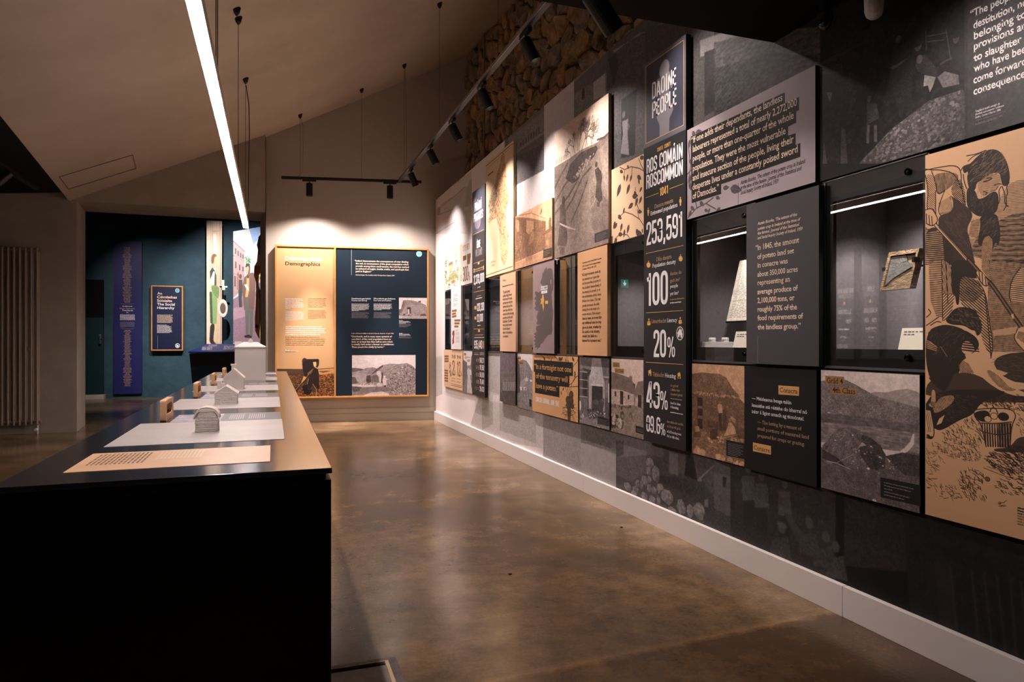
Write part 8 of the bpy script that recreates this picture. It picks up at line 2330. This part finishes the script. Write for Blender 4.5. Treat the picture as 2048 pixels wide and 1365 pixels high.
def gable(nm, label, loc, w, dp, zw, za, mt, over=.004, th=.005, rows=0):
    root = thing('house_model', label, 'house model', at(*loc), 'house models on the table'); m = MB(); hw, hd = w / 2, dp / 2
    nz = max(1, rows); 
    if rows:
        v = []; lev = [za * i / nz for i in range(nz + 1)]
        for z in lev:
            h_ = hw if z <= zw else max(.002, hw * (1 - (z - zw) / (za - zw))); j = R2.uniform(-.0009, .0009)
            for x, y in ((-1, -1), (-.5, -1), (0, -1), (.5, -1), (1, -1), (1, 0), (1, 1), (0, 1), (-1, 1), (-1, 0)): v.append((x * (h_ + j) + R2.uniform(-.0005, .0005), y * (hd + j) + R2.uniform(-.0007, .0007), z))
        f = [(i * 10 + u, i * 10 + (u + 1) % 10, i * 10 + 10 + (u + 1) % 10, i * 10 + 10 + u) for i in range(nz) for u in range(10)] + [tuple(range(9, -1, -1)), tuple(nz * 10 + u for u in range(10))]; m.poly(v, f)
    else: m.poly([(x, y, z) for y in (-hd, hd) for x, z in ((-hw, 0), (hw, 0), (hw, zw), (0, za), (-hw, zw))], [(0, 1, 2, 3, 4), (9, 8, 7, 6, 5), (1, 6, 7, 2), (0, 4, 9, 5), (2, 7, 8, 3), (3, 8, 9, 4), (0, 5, 6, 1)])
    m.obj('walls', mt, root)
    for sg in (-1, 1):
        dx, dz = hw * sg, -(za - zw); L = math.hypot(dx, dz); ux, uz = dx / L, dz / L; nx_, nz_ = (-uz * sg, ux * sg) if True else 0; nx_, nz_ = (abs(uz) * sg, abs(ux))
        a = (0, za); b_ = (dx + ux * over, zw + uz * over); q = [a, b_, (b_[0] + nx_ * th, b_[1] + nz_ * th), (0, za + th / max(.3, abs(ux)))]
        m = MB(); m.poly([(x, y, z) for y in (-hd - over * .6, hd + over) for x, z in q], [(0, 1, 2, 3), (7, 6, 5, 4), (0, 4, 5, 1), (1, 5, 6, 2), (2, 6, 7, 3), (3, 7, 4, 0)]); m.obj('roof_slope', M_mw, root)
    return root
r = gable('cabin', 'model of a rough textured stone cabin with a white gable roof', (-.2255, 3.85, TZ + .0012), .106, .14, .052, .088, M_m, rows=24)
m = MB(); m.bbox((-.03, .045, .07), (-.014, .06, .103), .001); m.obj('chimney', M_mw, r)
r = gable('house', 'model of a smooth grey gabled house with a white roof', (-.2475, 5.03, TZ + .0012), .127, .17, .074, .134, noisy('smooth grey print', (212, 204, 199), (204, 196, 191), 20, .7, 3))
m = MB(); m.bbox((-.02, .055, .1), (.004, .078, .158), .001); m.bbox((-.025, .05, .155), (.009, .083, .166), .001); m.obj('chimney', M_mw, r)
root = thing('outhouse_model', 'tiny white outhouse model left of the smooth gabled house', 'house model', at(-.34, 5.02, TZ + .0012), 'house models on the table'); m = MB(); m.bbox((-.013, -.012, 0), (.013, .014, .04), .001); m.obj('walls', M_mw, root); m = MB(); m.bbox((-.018, -.017, .04), (.018, .019, .058), .002); m.obj('roof', M_mw, root)
root = thing('house_model', 'tall white house model with a hipped roof and chimney', 'house model', at(-.174, 6.14, TZ + .0012), 'house models on the table'); m = MB(); m.bbox((-.12, -.08, 0), (.12, .08, .268), .002); m.obj('walls', M_mw, root)
m = MB(); m.bbox((-.126, -.087, .268), (.126, .087, .28), .002); m.obj('eaves', M_mw, root)
m = MB(); m.poly([(-.12, -.08, .28), (.12, -.08, .28), (.12, .08, .28), (-.12, .08, .28), (-.055, 0, .318), (.055, 0, .318)], [(0, 1, 5, 4), (1, 2, 5), (2, 3, 4, 5), (3, 0, 4), (3, 2, 1, 0)]); m.obj('roof', M_mw, root)
m = MB(); m.bbox((-.018, -.012, .3), (.018, .012, .338), .002); m.bbox((-.008, -.008, .336), (.008, .008, .348), .002); m.obj('chimney', M_mw, root)
m = MB(); m.bbox((-.125, .03, .275), (-.07, .08, .322), .002); m.obj('parapet', M_mw, root)
# ------------------------------------------------------------ pendant strip over the table
M_dif = mat('strip diffuser', (255, 255, 255), .5, emit=(255, 238, 232), es=E_STRIP); M_bk = mat('black metal', (16, 15, 15), .4, 0, .4); M_cab = mat('suspension cable', (52, 46, 42), .5); M_cabg = mat('grey cable', (150, 132, 116), .6)
LX, LZ = -.246, 2.22
pend = thing('linear_pendant', 'long white glowing strip light hanging over the table', 'pendant light', at(LX, 4.3, LZ))
m = MB(); m.box((LX - .0225, 1.2, LZ), (LX + .0225, 7.206, LZ + .004)); kid(m, 'diffuser', M_dif, pend)
m = MB(); m.box((LX - .0245, 1.198, LZ + .004), (LX + .0245, 7.208, LZ + .06)); kid(m, 'housing', M_mw, pend)
m = MB(); m.box((LX - .02, 1.25, LZ + .0605), (LX + .02, 7.15, LZ + .063)); kid(m, 'added_ceiling_fill', mat('added ceiling glow', (255, 255, 255), .5, emit=(255, 226, 208), es=E_FILL), pend)  # added glow that brightens the ceiling; the strip itself shines only downwards
def cup(x, y, rt, nm='ceiling_cup', s=1.):
    z = ceil_z(x, y); m = MB(); m.lathe((x, y, z - .055 * s), [(.006, 0), (.02 * s, .02 * s), (.03 * s, .062 * s)], 14); kid(m, nm, M_bk, rt); return z
for y in (3.42, 3.52): z = ceil_z(LX, y); cup(LX, y, pend); m = MB(); m.path([(LX, y, LZ + .06), (LX, y, z - .05)], .0022); kid(m, 'wire', M_cab, pend)
cup(-.25, 5.43, pend)
for y in (5.60, 7.08): z = cup(LX, y, pend); m = MB(); m.path([(LX, y, LZ + .06), (LX, y, z - .05)], .0022); kid(m, 'wire', M_cab, pend)
z = ceil_z(LX, 7.1); m = MB(); m.path([(LX + .004, 7.1, z - .06), (LX + .03, 7.1, z - .25), (LX + .034, 7.1, z - .5), (LX + .028, 7.1, 2.8), (LX + .024, 7.1, 2.45), (LX, 7.1, LZ + .06)], .0045); kid(m, 'power_cable', M_cab, pend)
# ------------------------------------------------------------ suspended track and its spotlights
RZ = 3.2
def rx(y): return 1.574 + (8.875 - y) * .0084
trk = thing('track_rail', 'black L shaped lighting track hung from the sloping ceiling', 'lighting track', at(1.6, 6, RZ))
def bar(a, c, wd_, z0, z1, nm, mt):
    a = Vector(a); c = Vector(c); u = (c - a).normalized(); s_ = Vector((-u.y, u.x)) * wd_ / 2; m = MB(); m.poly([(p.x, p.y, z) for z in (z0, z1) for p in (a + s_, a - s_, c - s_, c + s_)], [(0, 3, 2, 1), (4, 5, 6, 7), (0, 1, 5, 4), (1, 2, 6, 5), (2, 3, 7, 6), (3, 0, 4, 7)]); kid(m, nm, mt, trk)
bar((rx(9.0), 9.0), (rx(2.62), 2.62), .036, RZ, RZ + .034, 'rail', M_bk); bar((.109, 9.274), (1.861, 8.923), .036, RZ, RZ + .034, 'rail', M_bk)
bar((rx(8.9) - .021, 8.9), (rx(2.62) - .021, 2.62), .006, RZ + .002, RZ + .03, 'rail_edge', M_al)
def short(t): return (.109 + 1.752 * t, 9.274 - .351 * t)
for t, cab in ((.13, 1), (.565, 0)):
    x, y = short(t); z = cup(x, y, trk); m = MB(); m.path([(x, y, RZ + .03), (x, y, z - .05)], .0016); kid(m, 'wire', M_cab, trk)
    if cab: m = MB(); m.path([(x + .01, y, z - .05), (x + .035, y, z - .14), (x + .04, y, 3.6), (x + .03, y, 3.3), (x - .03, y, 3.235)], .004); kid(m, 'power_cable', M_cabg, trk)
for y, cab in ((8.62, 1), (6.75, 0), (4.9, 0)):
    x = rx(y); z = cup(x, y, trk); m = MB(); m.path([(x, y, RZ + .03), (x, y, z - .05)], .0016); kid(m, 'wire', M_cab, trk)
    if cab: m = MB(); m.path([(x + .01, y, z - .05), (x + .02, y, z - .3), (x + .03, y, 3.5), (x + .015, y, 3.24)], .004); kid(m, 'power_cable', M_cabg, trk)
M_lens = mat('lit lens', (255, 255, 255), .5, emit=(255, 226, 198), es=9)
def head(x, y, z, target, power, size, blend, label, ln_=.165, rad=.041, group='spotlights on the ceiling track', along=(0, 1), r=.02, core=0, ctgt=None, csz=38):
    root = thing('spotlight', label, 'spotlight', at(x, y, z), group); a = Vector((x, y, z)); piv = a - Vector((0, 0, .06)); d = (Vector(target) - piv).normalized(); u = Vector((along[0], along[1], 0)).normalized(); s_ = Vector((-u.y, u.x, 0))
    m = MB(); v = [a + u * i * .085 + s_ * j * .014 + Vector((0, 0, k)) for k in (-.022, 0) for i, j in ((-1, -1), (1, -1), (1, 1), (-1, 1))]; m.poly(v, [(0, 3, 2, 1), (4, 5, 6, 7), (0, 1, 5, 4), (1, 2, 6, 5), (2, 3, 7, 6), (3, 0, 4, 7)]); kid(m, 'adapter', M_bk, root)
    m = MB(); m.tube(a - Vector((0, 0, .02)), piv, .007); kid(m, 'stem', M_bk, root)
    p0 = piv - d * .015; p1 = p0 + d * ln_; m = MB(); q = Vector((0, 0, 1)).rotation_difference(d)
    m.lathe(p0, [(rad * .9, 0), (rad, .006), (rad, ln_), (rad * .9, ln_), (rad * .86, ln_ - .056), (rad * .3, ln_ - .058)], 22, 0, d); kid(m, 'housing', M_bk, root)
    m = MB(); m.lathe(p0, [(rad * .8, ln_ - .055), (rad * .5, ln_ - .0545), (.002, ln_ - .054)], 20, 0, d); kid(m, 'lens', M_lens, root)
    spot('lamp', p1 + d * .004, p1 + d, power, size, blend, WARM, r)
    if core: spot('lamp beam', p1 + d * .004, ctgt or (p1 + d), core, csz, .8, WARM, r)
    return root
for t, nm, pw in ((.195, 'left', 1.0), (.77, 'right', .7)):
    x, y = short(t); head(x, y, RZ, (x + .035 * .12, y + .07, 0), P_END * pw, 140, .75, 'black spotlight pointing straight down, %s of two before the end wall' % nm, along=(.98, -.2), core=P_CORE * pw, ctgt=(x + .02, y + .12, 0))
for y, ty, tz, k, sz, nm in ((8.24, 8.4, 1.9, .85, 62, 'farthest spotlight on the long track, next to the corner'), (7.2, 7.0, 1.9, 1.1, 62, 'second spotlight from the corner on the long track'), (6.28, 6.1, 1.95, 1., 62, 'third spotlight from the corner on the long track'), (5.34, 5.1, 1.9, .85, 62, 'fourth spotlight from the corner, above the women in the field'), (4.34, 4.1, 1.9, .7, 62, 'largest looking spotlight on the long track, before the rubble wall'), (3.3, 3.0, 1.7, .5, 66, 'spotlight at the near end of the long track, out of sight above')):
    head(rx(y) + .008, y, RZ, (W, ty, tz), P_SPOT * k, sz + 30, 1., nm, core=P_SPOT * k * 1.9, ctgt=(W, ty, tz - .75), csz=50)
# under the low black ceilings
head(-2.46, 8.0, 2.82, (-3.3, 7.3, 1.5), P_LEFT, 70, .6, 'black spotlight on the low black ceiling at far left', group='spotlights on the low black ceiling', along=(.1, 1))
m = MB(); m.box((-2.5, 5.0, 2.79), (-2.44, 8.9, 2.82)); tag(m.obj('ceiling_rail', M_bk), 'black rail on the low black ceiling at far left', 'lighting track')
head(1.0, 1.9, 2.475, (W, 1.5, 1.55), P_NEAR, 64, .7, 'black spotlight under the near black ceiling, above the engraving', group='spotlights on the low black ceiling')
head(1.15, 2.35, 2.475, (W, 2.5, 1.3), P_NEAR * .4, 64, .7, 'black spotlight under the near black ceiling, above the charcoal quote', group='spotlights on the low black ceiling')
# next room lamps
spot('blue room lamp', (-.9, 12.2, 3.5), (-.55, 14.6, 1.8), P_BLUE * 1.1, 76, .7); spot('blue room lamp', (-2.6, 12.4, 3.55), (-2.1, 15.1, 1.6), P_BLUE * .3, 58, .8); spot('blue room lamp', (-1.6, 12.0, 3.55), (-1.9, 14.2, 0), P_BLUE * .5, 70, .9)
# motion detectors
root = thing('motion_detector', 'white domed motion detector under the near black ceiling', 'detector', at(2.02, 1.866, 2.475)); M_wp = mat('white plastic', (220, 220, 220), .4)
m = MB(); m.lathe((2.02, 1.866, 2.25), [(.004, 0), (.016, .003), (.026, .012), (.031, .03), (.033, .1), (.03, .15), (.018, .225)], 22); kid(m, 'body', M_wp, root, True); m = MB(); m.lathe((2.0, 1.845, 2.262), [(.003, 0), (.014, .004), (.02, .016), (.021, .04), (.016, .055)], 18); kid(m, 'lens', mat('milky lens', (200, 190, 176), .3), root, True)
root = thing('dome_camera', 'small glossy black dome beside the white motion detector', 'camera', at(1.95, 2.02, 2.475)); m = MB(); m.lathe((1.95, 2.02, 2.268), [(.002, 0), (.014, .004), (.022, .014), (.025, .03)], 20); kid(m, 'dome', mat('smoked dome', (20, 20, 22), .05, 0, .6), root, True); m = MB(); m.lathe((1.95, 2.02, 2.298), [(.028, 0), (.028, .03), (.02, .04), (.02, .177)], 20); kid(m, 'base', M_bk, root)
# ------------------------------------------------------------ column radiator, floor hatch, access panel
rad = thing('column_radiator', 'tall taupe column radiator on the wall left of the doorway', 'radiator', at(-3.0, YD - .06, .09)); M_rad = mat('taupe enamel', (150, 134, 118), .4, 0, .4)
for i in range(16):
    x = -2.648 - i * .0585 ; r0 = .013; m = MB()
    for dy in (-.035, -.09): m.path([(x, YD + dy, .12), (x, YD + dy, 2.215)], r0, 10)
    for z in (.12, 2.215): m.tube((x, YD - .035, z), (x, YD - .09, z), .016)
    kid(m, 'column', M_rad, rad)
m = MB()
for z in (.15, 2.19): m.tube((-3.58, YD - .06, z), (-2.61, YD - .06, z), .017)
kid(m, 'header', M_rad, rad); m = MB(); m.tube((-2.65, YD - .06, .15), (-2.65, YD - .06, .0), .008); m.lathe((-2.65, YD - .085, .055), [(.012, 0), (.018, .004), (.018, .04), (.012, .045)], 16, 0, (0, -1, 0)); kid(m, 'valve', M_wp, rad)
for x in (-2.75, -3.3): m = MB(); m.box((x - .015, YD - .06, 1.0), (x + .015, YD, 1.04)); kid(m, 'bracket', M_rad, rad)
hat = thing('floor_hatch', 'steel framed floor access hatch beside the table, at the bottom edge', 'hatch', at(.29, 2.2, 0)); hx0, hx1, hy0, hy1 = .165, .404, 1.88, 2.378
M_hf = noisy('worn steel', (104, 94, 92), (70, 62, 62), 30, .5, 6, .2, metal=.3); M_ht = mat('cream trim', (196, 172, 136), .5); M_hl = noisy('grey hatch lid', (150, 138, 134), (118, 106, 102), 16, .45, 7, .1)
for a, c in (((hx0, hy1 - .028), (hx1, hy1)), ((hx1 - .03, hy0), (hx1, hy1 - .028))): m = MB(); m.box((a[0], a[1], 0), (c[0], c[1], .004)); kid(m, 'frame_bar', M_hf, hat)
for a, c in (((hx0, hy1 - .034), (hx1 - .03, hy1 - .028)), ((hx1 - .042, hy0), (hx1 - .03, hy1 - .034))): m = MB(); m.box((a[0], a[1], 0), (c[0], c[1], .009)); kid(m, 'trim_strip', M_ht, hat)
m = MB(); m.box((hx0, hy0, 0), (hx1 - .042, hy1 - .05, .003)); kid(m, 'lid', M_hl, hat); m = MB(); m.box((hx0, hy1 - .05, 0), (hx1 - .042, hy1 - .034, .0012)); kid(m, 'seam', M_blk, hat)
m = MB(); c4 = []
for r_0, d_0 in ((-1.18, 8.6), (-1.18, 9.25), (-.5, 9.25), (-.5, 8.6)):
    x, y, _ = rd(r_0, d_0, 0); c4.append((x, y, ceil_z(x, y) - .004))
for a, c in zip(c4, c4[1:] + c4[:1]): m.tube(a, c, .0035, n=6)
struct(m.obj('trim_1', mat('shadow line', (96, 82, 68), .8)))
# chips lying on the concrete
for x, y, lb in ((1.06, 3.05, 'dark crumb lying out on the open concrete floor'), (1.95, 3.6, 'dark crumb on the concrete near the white skirting')):
    m = MB(); m.lathe((x, y, 0), [(.008, 0), (.01, .003), (.004, .006)], 7); tag(m.obj('floor_crumb', mat('dark crumb', (24, 20, 18), .8)), lb, 'crumb')
